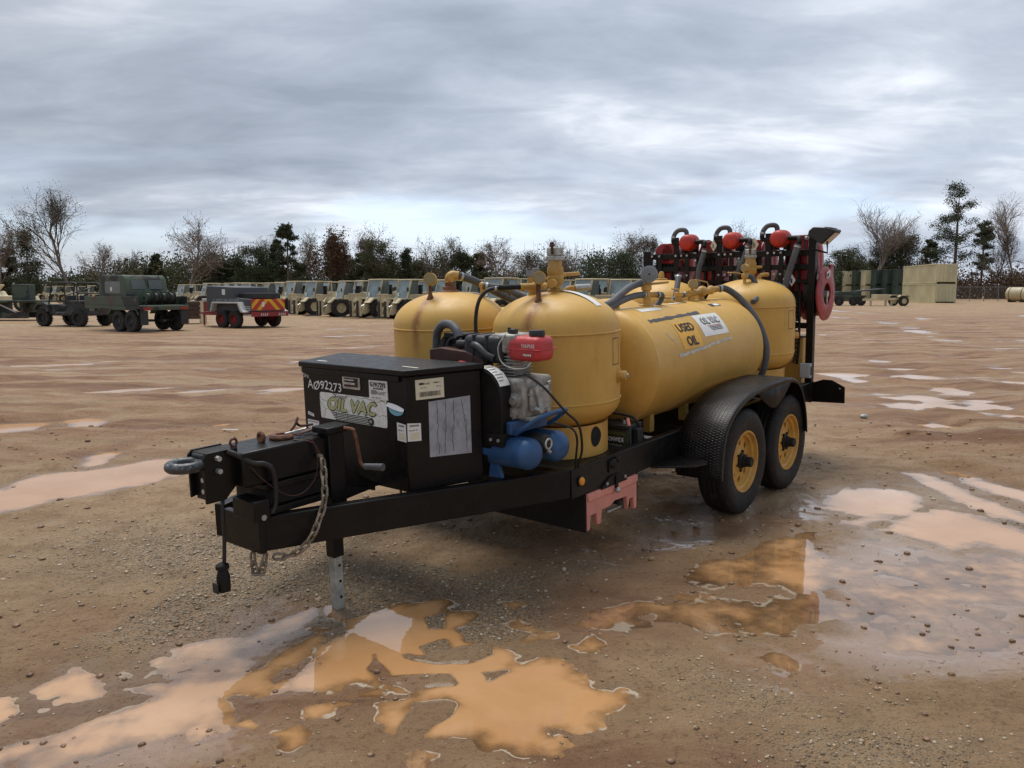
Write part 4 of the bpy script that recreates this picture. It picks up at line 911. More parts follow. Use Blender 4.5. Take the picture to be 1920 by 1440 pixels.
def vertical_tank(name, me, loc, label):
    o = link(name, me, T); o.location = (loc[0], loc[1], 0); o['label'] = label; return o
tk = vertical_tank('vertical_tank', mf, FN, 'near front yellow upright tank behind the engine'); ZA = 1.553
square_valve(tk, ZA); seam_plate(tk, -1.38)
m = MB(); m.lathe([(.030, ZA-.085), (.026, ZA-.05), (.014, ZA-.03), (.014, ZA+.05)], 8, (-.225, -.045, 0)); m.build('gauge_stem', 'rust', tk)
gauge(tk, (-.228, -.055, ZA+.085), FACE)
MB().cyl((-.12, -.02, ZA+.035), (-.26, .06, ZA+.035), .020, n=12).ball((-.17, .01, ZA+.035), .032, 12, 6).build('side_cock', 'yellow_fitting', tk)
MB().cyl((-.26, .06, ZA+.035), (-.37, .12, ZA+.036), .015, n=10).build('hose_barb', 'black_rough', tk)
MB().cyl((-.05, -.02, ZA+.05), (-.11, -.05, ZA+.05), .026, n=12).build('side_plug', 'yellow_fitting', tk)
MB().cyl((-.10, .09, ZA-.04), (-.10, .09, ZA+.09), .03, n=10).build('relief_valve', 'yellow_fitting', tk); MB().box(-.13, -.07, .06, .12, ZA+.09, ZA+.14).build('relief_cap', 'dial_grey', tk, .004); MB().torus((-.13, .09, ZA+.15), .018, .004, 'x', 12, 6).build('relief_ring', 'rust_brown', tk)
MB().tube(spline([(.19, .06, ZA-.07), (.19, .06, ZA-.01), (.20, .05, ZA+.01), (.25, .03, ZA+.012)], 4), .017, 10).build('elbow', 'yellow_fitting', tk); MB().cyl((.24, .033, ZA+.012), (.34, -.01, ZA+.014), .021, n=12).build('silver_plug', 'steel', tk)
dome = lambda s, t, l: Vector((s, t, 1.332 + .222*max(0, 1 - (s*s + t*t)/RT**2)**.5*1.0 + l + .003))
put_sheet('paper_label', lambda s, t, l: dome(t, s, l), [(-.30, -.02), (-.05, .035)], 'white_sticker', tk, .006, nu=10)
m = MB(); m.lathe([(.045, 0), (.045, .012), (.03, .014), (.03, .05), (.022, .055), (0, .055)], 10, ax='z')
a = -1.26; m.move(lambda x, y, z: (cos(a)*(RT-.004+z) - sin(a)*x, sin(a)*(RT-.004+z) + cos(a)*x, 1.065 + y)); m.build('drain_port', 'yellow_fitting', tk); 
m = MB().cyl((cos(a)*(RT+.045), sin(a)*(RT+.045), 1.065), (cos(a)*(RT+.06), sin(a)*(RT+.06), 1.065), .014, n=8); m.build('drain_plug', 'galvanised', tk)
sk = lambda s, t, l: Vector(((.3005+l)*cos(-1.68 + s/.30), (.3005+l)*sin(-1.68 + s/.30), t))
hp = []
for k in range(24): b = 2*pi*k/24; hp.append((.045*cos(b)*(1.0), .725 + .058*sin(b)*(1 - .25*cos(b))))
m = MB(); m.add([sk(s, t, .002) for s, t in hp], [tuple(range(24))]); m.build('skirt_hole_shade', 'hole_shade', tk, smooth=False)  # black oval laid on the uncut skirt, painted shade of an opening
tk2 = vertical_tank('vertical_tank', mf2, FF, 'far front yellow upright tank behind the tool box')
m = MB(); m.lathe([(.034, ZA-.075), (.028, ZA-.045), (.016, ZA-.02), (.010, ZA), (.010, ZA+.05)], 8, (-.21, -.03, 0)); m.build('gauge_stem', 'rust', tk2); gauge(tk2, (-.212, -.035, ZA+.085), FACE, .041)
MB().lathe([(.075, ZA-.03), (.07, ZA+.0), (.045, ZA+.012), (.045, ZA+.03), (.03, ZA+.035), (.03, ZA+.07)], 8).build('fill_fitting', 'rust', tk2)
MB().tube(spline([(0, 0, ZA+.06), (0, 0, ZA+.09), (.02, -.01, ZA+.105), (.05, -.03, ZA+.10)], 4), .030, 12).build('elbow', 'yellow_fitting', tk2)
MB().cyl((.10, -.20, ZA-.05), (.10, -.20, ZA+.03), .016, n=10).ball((.10, -.20, ZA+.035), .024, 10, 6).build('hose_cock', 'yellow_fitting', tk2)
MB().box(-.305, -.29, -.28, -.20, 1.235, 1.245).build('bracket', 'yellow_fitting', tk2)
tk3 = vertical_tank('vertical_tank', mr, RN, 'near rear yellow upright tank beside the fender'); square_valve(tk3, ZA); seam_plate(tk3, -1.65)
gauge(tk3, (-.19, -.03, ZA+.095), (-.9, .3, 0), .034); MB().cyl((-.19, -.03, ZA-.06), (-.19, -.03, ZA+.06), .014, n=8).ball((-.19, -.03, ZA+.03), .03, 10, 6).build('gauge_stem', 'yellow_fitting', tk3)
MB().tube([(-.19, -.03, ZA+.04), (-.25, .02, ZA+.06), (-.33, .06, ZA+.062)], .005, 6).build('cock_lever', 'yellow_fitting', tk3)
MB().tube(spline([(.15, -.02, ZA-.05), (.15, -.02, ZA+.01), (.17, -.03, ZA+.03), (.24, -.06, ZA+.032)], 4), .018, 10).build('elbow', 'yellow_fitting', tk3)
put_sheet('paper_label', lambda s, t, l: dome(t, s, l), [(-.28, .06), (-.06, .11)], 'white_sticker', tk3, .006, nu=10)
m = MB().cyl((RT*cos(-.95)*.98, RT*sin(-.95)*.98, 1.06), (RT*cos(-.95)*1.12, RT*sin(-.95)*1.12, 1.06), .03, n=8); m.build('drain_port', 'yellow_fitting', tk3)
tk4 = vertical_tank('vertical_tank', mr, RF, 'far rear yellow upright tank under the hose reels')
MB().lathe([(.06, ZA-.02), (.055, ZA+.012), (.03, ZA+.018), (.026, ZA+.06), (.018, ZA+.075), (0, ZA+.08)], 10).build('relief_cap', 'yellow_fitting', tk4)
# horizontal used oil tanks
HR, HZC, HY = .378, 1.04, .65
def htank_mesh():
    prof = [(0, -.86)] + [(HR*sin(a), -.74 - .12*cos(a)) for a in np.linspace(.12, pi/2, 12)] + [(HR+.003, -.735), (HR, -.728)]
    prof += [(HR, x) for x in np.linspace(-.7, .88, 9)] + [(HR+.003, .89), (HR, .90)] + [(HR*sin(a), .905 + .13*cos(a)) for a in np.linspace(pi/2, .12, 12)] + [(0, 1.035)]
    m = MB().lathe([(r_, h_) for r_, h_ in prof], 112, ax='x'); me = m.mesh('horizontal_tank'); co = np.array(m.v)
    fattr(me, 'rust', .35*smooth(.0, -.35, co[:,2]) * (vnoise(co[:,0]*6, co[:,2]*4, 3))); me.materials.append(MAT['tank_yellow']); return me  # same attribute browns the lower half in noisy patches
hm_ = htank_mesh()
ht = link('horizontal_tank', hm_, T); ht.location = (0, HY, HZC); ht['label'] = 'near horizontal yellow tank marked USED OIL'
ht2 = link('horizontal_tank', hm_, T); ht2.location = (0, mir(HY), HZC); ht2['label'] = 'far horizontal yellow tank between the upright tanks'
for o_ in (ht, ht2):
    for x in (-.55, -.06, .70): MB().box(x, x + .055, -.21, -.16, -.43, -.30).build('tank_leg', 'yellow_fitting', o_); MB().box(x, x + .055, .16, .21, -.43, -.30).build('tank_leg', 'yellow_fitting', o_)
hmap = lambda s, t, l: Vector((s, HY - (HR+l)*cos(t/HR), HZC + (HR+l)*sin(t/HR)))      # t = arc length up from the near side
q = put_sheet('used_oil_decal', hmap, [(-.375, .105), (-.095, .300)], 'decal_yellow', T, .0016, nu=14)
put_text('lettering', 'USED', hmap, -.345, .228, .225, .060, 'ink', q, .0032, bold=.004); put_text('lettering', 'OIL', hmap, -.300, .125, .145, .062, 'ink', q, .0032, bold=.004)
def ragged(mapf, a, b, h, mat, name, seed, n=26, skew=0.0):
    rr_ = random.Random(seed); m = MB(); V = []
    for k in range(n+1):
        f_ = k/n; s = a[0] + (b[0]-a[0])*f_; t = a[1] + (b[1]-a[1])*f_
        V += [mapf(s, t - h*(.5 + rr_.uniform(-.22, .22)), .0022), mapf(s, t + h*(.5 + rr_.uniform(-.22, .22)), .0022)]
    m.add(V, [(2*i, 2*i+2, 2*i+3, 2*i+1) for i in range(n)]); m.build(name, mat, T)
ragged(hmap, (-.60, .345), (.13, .370), .026, 'tape_black', 'tape_strip', 2, 20)
ragged(hmap, (-.455, .072), (.0, .098), .020, 'scrape', 'paint_scrape', 5); ragged(hmap, (-.02, .103), (.37, .125), .016, 'scrape', 'paint_scrape', 6)
ragged(hmap, (-.52, .235), (-.44, .15), .012, 'scrape', 'paint_scrape', 8, 10)
q = put_sheet('maker_decal', hmap, [(-.03, .165), (.355, .345)], 'white_sticker', T, .0018, nu=14)
put_text('lettering_shadow', 'OIL VAC', hmap, .040, .258, .262, .052, 'ink', q, .0034, bold=.006); put_text('lettering', 'OIL VAC', hmap, .044, .261, .255, .048, 'ink_white', q, .0048)
for i in range(4): put_sheet('stripe', hmap, [(.085+i*.012, .236 - i*.011), (.29, .241 - i*.011)], 'decal_red' if i == 0 else 'ink', q, .0034, nu=4)
put_sheet('paper_label', hmap, [(-.53, .455), (-.25, .505)], 'white_sticker', T, .0018, nu=8)
put_sheet('paper_label', hmap, [(.0, .54), (.2, .575)], 'cream_sticker', T, .0018, nu=6)
q = put_sheet('flag_label', hmap, [(.44, .42), (.60, .46)], 'ink', T, .0018, nu=6); put_sheet('print_bar', hmap, [(.50, .425), (.585, .455)], 'ink_white', q, .003, nu=4)
for x in (-.62, .13): MB().lathe([(.075, 1.385), (.075, 1.415), (.05, 1.420), (.045, 1.44), (.028, 1.445), (.028, 1.462), (0, 1.465)], 14, (x, HY+.03, 0)).build('bung', 'yellow_fitting', T)
# manifold 1 with the big grey dial
MB().lathe([(.05, 1.40), (.05, 1.425), (.03, 1.43), (.026, 1.52), (.036, 1.525), (.036, 1.56), (.026, 1.565), (.026, 1.60), (0, 1.605)], 12, (-.23, HY, 0)).build('manifold', 'yellow_fitting', T)
MB().cyl((-.23, HY, 1.49), (-.15, HY-.03, 1.49), .02, n=10).cyl((-.31, HY+.02, 1.575), (-.23, HY, 1.575), .02, n=10).build('manifold_branch', 'yellow_fitting', T)
MB().bar((-.22, HY-.02, 1.565), (-.02, HY-.05, 1.572), .026, .016).build('cock_lever', 'yellow_fitting', T, .004)
m = MB(); p = Vector((-.245, HY-.03, 1.632)); f_ = unit(FACE); m.tube([p - f_*.02, p - f_*.018, p + f_*.01, p + f_*.012], [.055, .058, .058, .055], 28); dg = m.build('large_dial', 'dial_grey', T)
for rr_ in (.045, .034, .023):
    q = MB(); pts = []
    s1_ = f_.orthogonal().normalized(); s2_ = f_.cross(s1_)
    for k in range(28): a = 2*pi*k/28; pts.append(p + f_*.0125 + (s1_*cos(a) + s2_*sin(a))*rr_)
    q.tube(pts, .0022, 5, closed=True); q.build('dial_ring', 'dial_grey', dg)
MB().cyl(p + f_*.010, p + f_*.017, .007, n=10).build('dial_hub', 'ink', dg)
gauge(T, (-.13, HY+.01, 1.645), (.2, -.95, 0), .03); MB().cyl((-.15, HY+.01, 1.57), (-.135, HY+.01, 1.63), .010, n=8).build('gauge_stem', 'yellow_fitting', T)
# manifold 2
for x in (.24, .44, .60): MB().lathe([(.055, 1.40), (.055, 1.42), (.028, 1.425), (.024, 1.46), (.034, 1.465), (.034, 1.49), (0, 1.495)], 12, (x, HY, 0)).build('manifold', 'yellow_fitting', T)
MB().cyl((.40, HY, 1.475), (.86, HY-.02, 1.495), .024, n=12).ball((.60, HY-.01, 1.485), .042, 12, 6, (1.3, 1, 1)).ball((.74, HY-.015, 1.49), .036, 12, 6).build('manifold_pipe', 'yellow_fitting', T)
gauge(T, (.45, HY-.01, 1.545), FACE, .036); MB().cyl((.45, HY, 1.48), (.45, HY-.01, 1.53), .010, n=8).build('gauge_stem', 'yellow_fitting', T)
MB().tube([(.24, HY, 1.49), (.20, HY-.02, 1.515), (.08, HY-.03, 1.52)], .005, 6).build('cock_lever', 'yellow_fitting', T); MB().tube([(.74, HY, 1.51), (.75, HY+.02, 1.55), (.60, HY+.05, 1.575)], .005, 6).build('cock_lever', 'yellow_fitting', T)
# hoses over the tanks
def hose(pts, r=.022, mat='rubber_hose', n=12, clamp=True):
    o = MB().tube(spline(pts, 8), r, n).build('hose', mat, T)
    if clamp:
        a, b = Vector(pts[0]), Vector(pts[1]); d = (b - a).normalized(); MB().tube([a + d*.015, a + d*.030], r*1.12, n).build('hose_clamp', 'steel', o)
    return o
hose([(-1.20, 1.50, 1.655), (-1.10, 1.46, 1.62), (-.95, 1.42, 1.55), (-.80, 1.36, 1.48), (-.62, 1.25, 1.42)], .026)
hose([(-1.15, 1.33, 1.585), (-1.05, 1.22, 1.56), (-.98, 1.12, 1.50), (-.90, 1.04, 1.43)], .024)
hose([(-1.62, .80, 1.588), (-1.68, .83, 1.575), (-1.72, .86, 1.52), (-1.73, .88, 1.42), (-1.73, .88, 1.30)], .011, 'rubber_dark')
hose([(-1.52, .88, 1.59), (-1.43, .90, 1.575), (-1.36, .93, 1.54)], .010, 'rubber_dark')
hose([(-.27, HY+.01, 1.577), (-.45, HY, 1.55), (-.62, HY-.02, 1.50), (-.76, HY-.03, 1.455), (-.92, HY-.0, 1.43)], .024)
hose([(-.25, HY, 1.495), (-.42, HY-.01, 1.49), (-.62, HY-.03, 1.465), (-.78, HY-.04, 1.425)], .022)
hose([(-.15, HY-.03, 1.49), (-.09, HY-.04, 1.485), (-.08, HY-.03, 1.45), (-.12, HY-.01, 1.405)], .020)
hose([(.86, HY-.02, 1.497), (.92, HY-.06, 1.492), (.965, HY-.14, 1.43), (.98, HY-.24, 1.32), (.985, HY-.33, 1.17), (.985, HY-.375, 1.02), (.985, HY-.36, .88), (.985, HY-.33, .80)], .026)
hose([(.42, HY+.03, 1.47), (.36, HY+.05, 1.46), (.30, HY+.10, 1.42), (.26, HY+.12, 1.40)], .020)
hose([(1.10, 1.10, 1.60), (1.05, 1.08, 1.54), (.98, 1.06, 1.44), (.95, 1.05, 1.36)], .024)
hose([(1.405, .65, 1.585), (1.45, .60, 1.57), (1.44, .55, 1.49), (1.36, .50, 1.42), (1.22, .49, 1.375)], .022)
hose([(1.99, 1.285, 1.83), (1.98, 1.30, 1.77), (1.94, 1.325, 1.62), (1.93, 1.325, 1.46)], .026)
hose([(1.99, .86, 1.86), (1.985, .89, 1.76), (1.97, .93, 1.66), (1.96, .95, 1.58)], .024)
hose([(1.99, .41, 1.845), (1.98, .43, 1.76), (1.96, .485, 1.55), (1.95, .51, 1.42)], .028)

# ---- battery, drip pan and their places
bt = rest_on_trailer('battery', 'black car battery with green label and pink cable sleeve, beside the near deck rail', 'battery', -.865, .40, .535)
MB().box(-.085, .085, -.03, .29, 0, .165).build('case', 'battery_case', bt, .006); MB().box(-.09, .09, -.035, .295, .166, .195).build('lid', 'black_plastic', bt, .006)
bm = plane_map((-.0853, 0, 0), (0, -1, 0), (0, 0, 1))
put_sheet('label', bm, [(-.28, .015), (.018, .015), (.018, .150), (-.28, .150)], 'battery_label', bt); put_sheet('band', bm, [(-.278, .078), (.012, .078), (.012, .128), (-.278, .128)], 'ink', bt, .0016)
put_text('lettering', 'NATIONWIDE', bm, -.165, .089, .172, .028, 'ink_white', bt, .003, bold=.001); scribble(bm, -.24, -.01, .062, .068, 'ink_white', bt, .002, 3); scribble(bm, -.11, -.05, .022, .044, 'ink', bt, .002, 4)
for y in (.02, .24): MB().cyl((-.04, y, .195), (-.04, y, .222), .010, n=10).build('terminal', 'steel', bt)
MB().tube(spline([(-.04, .02, .22), (-.05, -.01, .235), (-.08, -.04, .19), (-.10, -.06, .10), (-.10, -.06, .05)], 6), .007, 8).build('cable', 'rubber_dark', bt); MB().cyl((-.055, -.015, .232), (-.08, -.04, .192), .011, n=8).build('clamp_sleeve', 'pink_plastic', bt)
MB().tube(spline([(-.04, .24, .22), (-.02, .20, .25), (.0, .08, .245), (.02, -.02, .22), (.06, -.05, .12), (.08, -.05, .03)], 6), .008, 8).build('cable', 'rubber_dark', bt)
MB().box(-.03, .03, -.075, -.038, .02, .17).build('hold_down', 'black_plastic', bt, .004)
MB().box(-.72, -.66, .345, .48, .606, .612).build('paper_scrap', 'white_sticker', T)
ph = MB().box(-1.535, -1.525, .285, 1.15, .235, .455).box(-.985, -.975, .285, 1.15, .235, .455).box(-1.535, -.975, 1.15, 1.16, .235, .455).build('pan_holder', 'black_rough', T)
pn = rest_on_trailer('drip_pan', 'faded red plastic pan with casters held in a rack under the deck rail', 'pan', -1.255, .282, .24)
prof = [(-.268, .212), (.268, .212), (.268, .0), (.235, .0), (.228, .075), (.185, .075), (.165, .012), (.150, .10), (.02, .105), (-.03, .085), (-.115, .085), (-.128, .01), (-.165, .01), (-.175, .08), (-.232, .08), (-.240, .0), (-.268, .0)]
pb = MB().prism(prof, 0, .03, 'y').build('front_wall', 'pink_plastic', pn, .004)
MB().box(-.266, .266, -.010, .0, .165, .210).build('rim', 'pink_plastic', pn, .004)
MB().box(-.255, .255, .032, .75, .10, .205).build('tray', 'pink_plastic', pn, .01)
for x, y in ((-.205, .06), (.195, .06), (.08, .20)):
    MB().lathe([(0, -.016), (.034, -.016), (.038, -.008), (.038, .008), (.034, .016), (0, .016)], 18, (x, y, .045), 'y').build('caster', 'rubber_hose', pn); MB().cyl((x, y-.018, .045), (x, y+.018, .045), .013, n=10).build('caster_hub', 'steel', pn)
MB().bar((.16, .05, .03), (.02, .06, .028), .02, .012).build('strap_end', 'galvanised', pn)
lb = MB().prism([(-1.395, .455), (-1.30, .505), (-1.20, .505), (-1.12, .455), (-1.12, .448), (-1.395, .448)], .268, .279, 'y').build('latch_bracket', 'black_rough', T, .002)
for x in (-1.345, -1.15): MB().cyl((x, .267, .475), (x, .26, .475), .010, n=8).build('bolt', 'steel', T)
MB().bar((-1.245, .262, .50), (-1.245, .262, .415), .022, .008, (0,1,0)).build('latch_strap', 'black_rough', T); MB().ball((-1.245, .256, .417), .018, 10, 6).build('latch_knob', 'steel', T)
MB().ball((-1.27, .27, .575), .03, 8, 5, (1.2, .5, 1)).ball((-1.23, .268, .59), .018, 8, 5).build('cable_clip', 'black_rough', T); MB().box(-1.31, -1.295, .272, .279, .53, .60).build('cable_clip', 'black_rough', T)
MB().lathe([(.024, .279), (.024, .270), (.019, .262), (0, .258)][::-1], 18, (-1.589, 0, .543), 'y').build('marker_lamp', 'amber', T); MB().torus((-1.589, .274, .543), .025, .005, 'y', 18, 6).build('lamp_ring', 'rubber_dark', T)

# ---- running gear
def wheel_meshes():
    R0, RI, W = .36, .205, .215
    pr = [(RI, .030), (RI+.012, .012), (RI+.05, .002), (RI+.095, .001), (RI+.125, .006), (RI+.143, .020), (R0-.004, .034)]
    for k, y in enumerate(np.linspace(.040, W-.040, 13)): pr.append((R0 - (.007 if k in (3, 6, 9) else 0), y))
    pr += [(R0-.004, W-.034), (RI+.143, W-.020), (RI+.125, W-.006), (RI+.05, W-.002), (RI, W-.03)]
    ty = MB().lathe(pr, 72, ax='y')
    for k in range(72):           # shoulder lugs
        a = 2*pi*k/72; ty.add([Vector((sin(a+da)*rr_, y, cos(a+da)*rr_)) for y, rr_ in ((.018, RI+.139), (.036, R0+.001)) for da in (-.022, .022)] + [Vector((sin(a+da)*rr_, y, cos(a+da)*rr_)) for y, rr_ in ((.022, RI+.150), (.038, R0+.003)) for da in (-.018, .018)], [(4,5,7,6), (0,1,5,4), (1,3,7,5), (3,2,6,7), (2,0,4,6)])
    tyre = ty.mesh('tyre'); tyre.materials.append(MAT['tyre_rubber'])
    rm = MB().lathe([(RI+.002, .026), (RI+.008, .018), (RI+.006, .012), (RI-.006, .012), (RI-.010, .022), (RI-.014, .036), (RI-.030, .044), (RI-.034, .060), (RI-.040, .066)][::-1], 64, ax='y')
    r1, r2, nh = .085, RI-.040, 8        # pierced disc
    for s in range(nh):
        a0 = 2*pi*s/nh; am = pi/nh; hole = []; edge = []
        for k in range(16):
            b = 2*pi*k/16; hole.append((a0 + .020*cos(b)/.128, .128 + .022*sin(b)))
            c, d = cos(b), sin(b); q = max(abs(c), abs(d)); edge.append((a0 + am*c/q, (r1+r2)/2 + (r2-r1)/2*d/q))
        pt = lambda q, y: Vector((sin(q[0])*q[1], y, cos(q[0])*q[1]))
        yy = lambda q: .066 - .010*max(0, (r2 - q[1])/(r2-r1))
        V = [pt(q, yy(q)+.0) for q in hole] + [pt(q, yy(q)) for q in edge] + [pt(q, yy(q)+.012) for q in hole]
        Fc = [(k, (k+1) % 16, 16 + (k+1) % 16, 16 + k) for k in range(16)] + [(k, 32+k, 32+(k+1) % 16, (k+1) % 16) for k in range(16)]
        rm.add(V, Fc)
    rm.lathe([(r1, .056), (.075, .050), (.055, .048), (.052, .048)][::-1], 32, ax='y')
    rim = rm.mesh('rim'); rim.materials.append(MAT['rim_yellow'])
    bk = MB().lathe([(0, .10), (RI-.01, .10)], 32, ax='y').mesh('brake_drum'); bk.materials.append(MAT['black_rough'])
    hb = MB().lathe([(0, -.030), (.030, -.030), (.034, -.024), (.034, .008), (.040, .012), (.044, .03), (.056, .038), (.056, .055)], 24, ax='y')
    for k in range(6): a = 2*pi*k/6 + .2; hb.cyl((.066*sin(a), .035, .066*cos(a)), (.066*sin(a), .055, .066*cos(a)), .009, n=6)
    hub = hb.mesh('hub'); hub.materials.append(MAT['black_rough']); return tyre, rim, bk, hub
WM = wheel_meshes()
for sgn in (1, -1):
    for x, z in ((0, .36), (.803, .345)):
        w = link('tyre' if 0 else 'wheel', WM[0], T); w.location = (x, 0 if sgn == 1 else 2*YC, z); w.rotation_euler = (0, .4*x, 0 if sgn == 1 else pi)
        for nm, me in zip(('rim', 'brake_drum', 'hub'), WM[1:]): c = link(nm, me, w)
for x, z in ((0, .36), (.803, .345)): MB().cyl((x, .10, z), (x, 2*YC-.10, z), .038, n=14).build('axle', 'black_rough', T)
FP = [(-.485, .335), (-.475, .44), (-.455, .56), (-.415, .64), (-.355, .70), (-.27, .755), (-.17, .795), (-.06, .825), (.06, .843), (.18, .853), (.32, .858), (.45, .859), (.58, .858), (.68, .853), (.77, .838), (.85, .812), (.91, .776), (.96, .725), (1.005, .655), (1.045, .575), (1.075, .48), (1.09, .38)]
def fender(mirror):
    f = mir if mirror else (lambda y: y)
    S = spline([(p[0], 0, p[1]) for p in FP], 3); m = MB(); uv = []; V = []; L_ = 0; n = len(S); tops = []
    for i, p in enumerate(S):
        if i: L_ += (p - S[i-1]).length
        row = [(.278, 0, 0), (.20, 0, .0), (.10, 0, 0), (.0, 0, 0), (-.018, 0, -.003), (-.026, 0, -.012), (-.026, 0, -.03)]
        d = (S[min(i+1, n-1)] - S[max(i-1, 0)]).normalized(); nrm = Vector((-d.z, 0, d.x))
        for y, a, b in row: q = p + nrm * b; V.append((q.x, f(y), q.z)); uv.append((L_, y + b, 0))
    k = 7; Fc = [(i*k+j, i*k+j+1, (i+1)*k+j+1, (i+1)*k+j) for i in range(n-1) for j in range(k-1)]
    m.add(V, [q if mirror else q[::-1] for q in Fc]); me = m.mesh('fender'); a = me.attributes.new('uvw', 'FLOAT_VECTOR', 'POINT'); a.data.foreach_set('vector', np.array(uv, np.float32).ravel())
    me.materials.append(MAT['tread_plate']); fo = link('fender', me, T); so = fo.modifiers.new('thick', 'SOLIDIFY'); so.thickness = .004
    # skirt with the drop between the wheels
    V = []; 
    for p in S:
        x = p.x; top = p.z - .004
        c1 = .36 + sqrt(max(0, .452**2 - x*x)); c2 = .36 + sqrt(max(0, .452**2 - (x-.803)**2)); arch = max(c1 if abs(x) < .452 else 0, c2 if abs(x-.803) < .452 else 0)
        if -.2 < x < 1.0: drop = .672 + .9*abs(x-.40)**1.55; low = min(top - .028, max(arch if 0 else drop, .672)); V += [(x, f(-.0235), top), (x, f(-.0235), low)]
        else:
            d = (Vector((.40, 0, .45)) - Vector((p.x, 0, p.z))).normalized(); V += [(x, f(-.0235), p.z), (x + d.x*.03, f(-.0235), p.z + d.z*.03)]
    m = MB().add(V, [(2*i, 2*i+1, 2*i+3, 2*i+2) for i in range(len(S)-1)]); q = m.build('fender_skirt', 'black_rough', fo); so = q.modifiers.new('thick', 'SOLIDIFY'); so.thickness = .003; so.offset = 0
fender(False); fender(True)
MB().prism([(-.83, .279), (-.50, .279), (-.47, .06), (-.56, .03), (-.66, .06)], .45, .462, 'z').build('step_plate', 'tread_plate' if 0 else 'black_paint', T, .002)
MB().prism([(-.83, mir(.279)), (-.50, mir(.279)), (-.47, mir(.06)), (-.56, mir(.03))], .45, .462, 'z').build('step_plate', 'black_paint', T, .002)
MB().box(-.52, -.36, .24, .27, .36, .45).build('spring_hanger', 'black_rough', T); MB().box(.36, .44, .24, .27, .40, .46).build('spring_hanger', 'black_rough', T)
MB().bar((-.45, .255, .40), (.40, .255, .42), .05, .03).bar((.40, .255, .42), (1.22, .255, .40), .05, .03).build('leaf_spring', 'black_rough', T)

# ---- rear rack with hose reels
XR = 2.08
MB().box(XR-.03, XR+.03, .277, .340, .44, 1.95).build('rack_post', 'black_paint', T, .004)
MB().box(XR-.03, XR+.03, 1.925, 1.988, .44, 1.825).build('rack_post', 'black_paint', T, .004)
for z0, z1 in ((1.742, 1.796), (1.622, 1.668), (1.10, 1.15)): MB().box(XR-.022, XR+.022, .342, 1.923, z0, z1).build('rack_rail', 'black_paint', T, .003)
for y in (1.62, 1.17, .70): MB().box(XR-.034, XR-.024, y-.028, y+.028, 1.43, 1.95).build('reel_bracket', 'black_paint', T, .002)
for y in (1.90, 1.80, 1.50, 1.05, .58): MB().box(XR-.032, XR-.024, y-.022, y+.022, 1.40, 1.80).build('reel_bracket', 'black_rough', T, .002)
for y in (1.62, 1.56, 1.50, 1.17, 1.11, 1.05, .70, .64, .58, 1.88, 1.80):
    for z in (1.775, 1.585): MB().cyl((XR-.034, y, z), (XR-.046, y, z), .011, n=6).build('bolt', 'steel', T)
def reel(x, y, z, r, w, tilt=0.0):
    fl = MB()
    for s in (-1, 1): fl.lathe([(.055, s*w/2 - .004), (r*.55, s*w/2 - .004), (r*.60, s*w/2 + s*.010), (r*.93, s*w/2 + s*.010), (r, s*w/2 + s*.002), (r, s*w/2 - s*.006), (r*.58, s*w/2 - s*.002), (.055, s*w/2 - s*.012)], 36, ax='y')
    o = fl.build('hose_reel', 'red_paint', T); o.location = (x, y, z)
    MB().lathe([(0, -w/2+.004), (r*.78, -w/2+.004), (r*.80, 0), (r*.78, w/2-.004), (0, w/2-.004)], 28, ax='y').build('coiled_hose', 'rubber_dark', o)
    for k in range(5): MB().torus((0, -w/2 + w*(k+.5)/5, 0), r*.80, w*.09, 'y', 26, 6).build('hose_turn', 'rubber_dark', o)
    MB().cyl((0, -w/2-.03, 0), (0, w/2+.03, 0), .03, n=12).build('spindle', 'steel', o)
    MB().box(-.03, .03, -w/2-.035, -w/2-.02, -r*1.08, .06).build('reel_stand', 'red_paint', o, .004); MB().box(-.03, .03, w/2+.02, w/2+.035, -r*1.08, .06).build('reel_stand', 'red_paint', o, .004); return o
for y in (1.77, 1.33, .90, .47): reel(2.34, y, 1.70 if y < 1.7 else 1.68, .225, .19)
for y in (1.72, 1.30, .88, .52): reel(2.30, y, 1.36, .20, .19)
# the near end reel stands with its side to the camera
nr = MB(); 
nr.lathe([(.095, 0), (.098, -.012), (.150, -.016), (.20, -.010), (.236, -.004), (.240, .006), (.232, .012), (.15, .004), (.095, .008)], 48, ax='y')
o = nr.build('end_reel', 'red_paint', T); o.location = (2.26, .245, 1.40)
MB().lathe([(.115, .004), (.10, .03), (.09, .10), (0, .10)], 28, ax='y').build('reel_core', 'decal_red', o); MB().cyl((0, .10, 0), (0, -.02, 0), .028, n=14).build('spindle', 'galvanised', o)
MB().bar((.0, -.01, 0), (.03, .0, -.10), .03, .012, (0,1,0)).build('swivel', 'steel', o, .003)
em = plane_map((0, -.0175, 0), (1, 0, 0), (0, 0, 1))
q = put_sheet('label', em, [(-.045, .135), (.045, .155), (.040, .21), (-.05, .19)], 'white_sticker', o, .002); put_sheet('print_bar', em, [(-.035, .147), (.015, .158), (.012, .190), (-.038, .178)], 'ink', q, .003)
MB().lathe([(0, .02), (.19, .02), (.20, .08), (.19, .14), (0, .14)], 28, ax='y').build('coiled_hose', 'rubber_dark', o); MB().box(.15, .235, .01, .03, .13, .26).build('corner_plate', 'red_paint', o, .004)
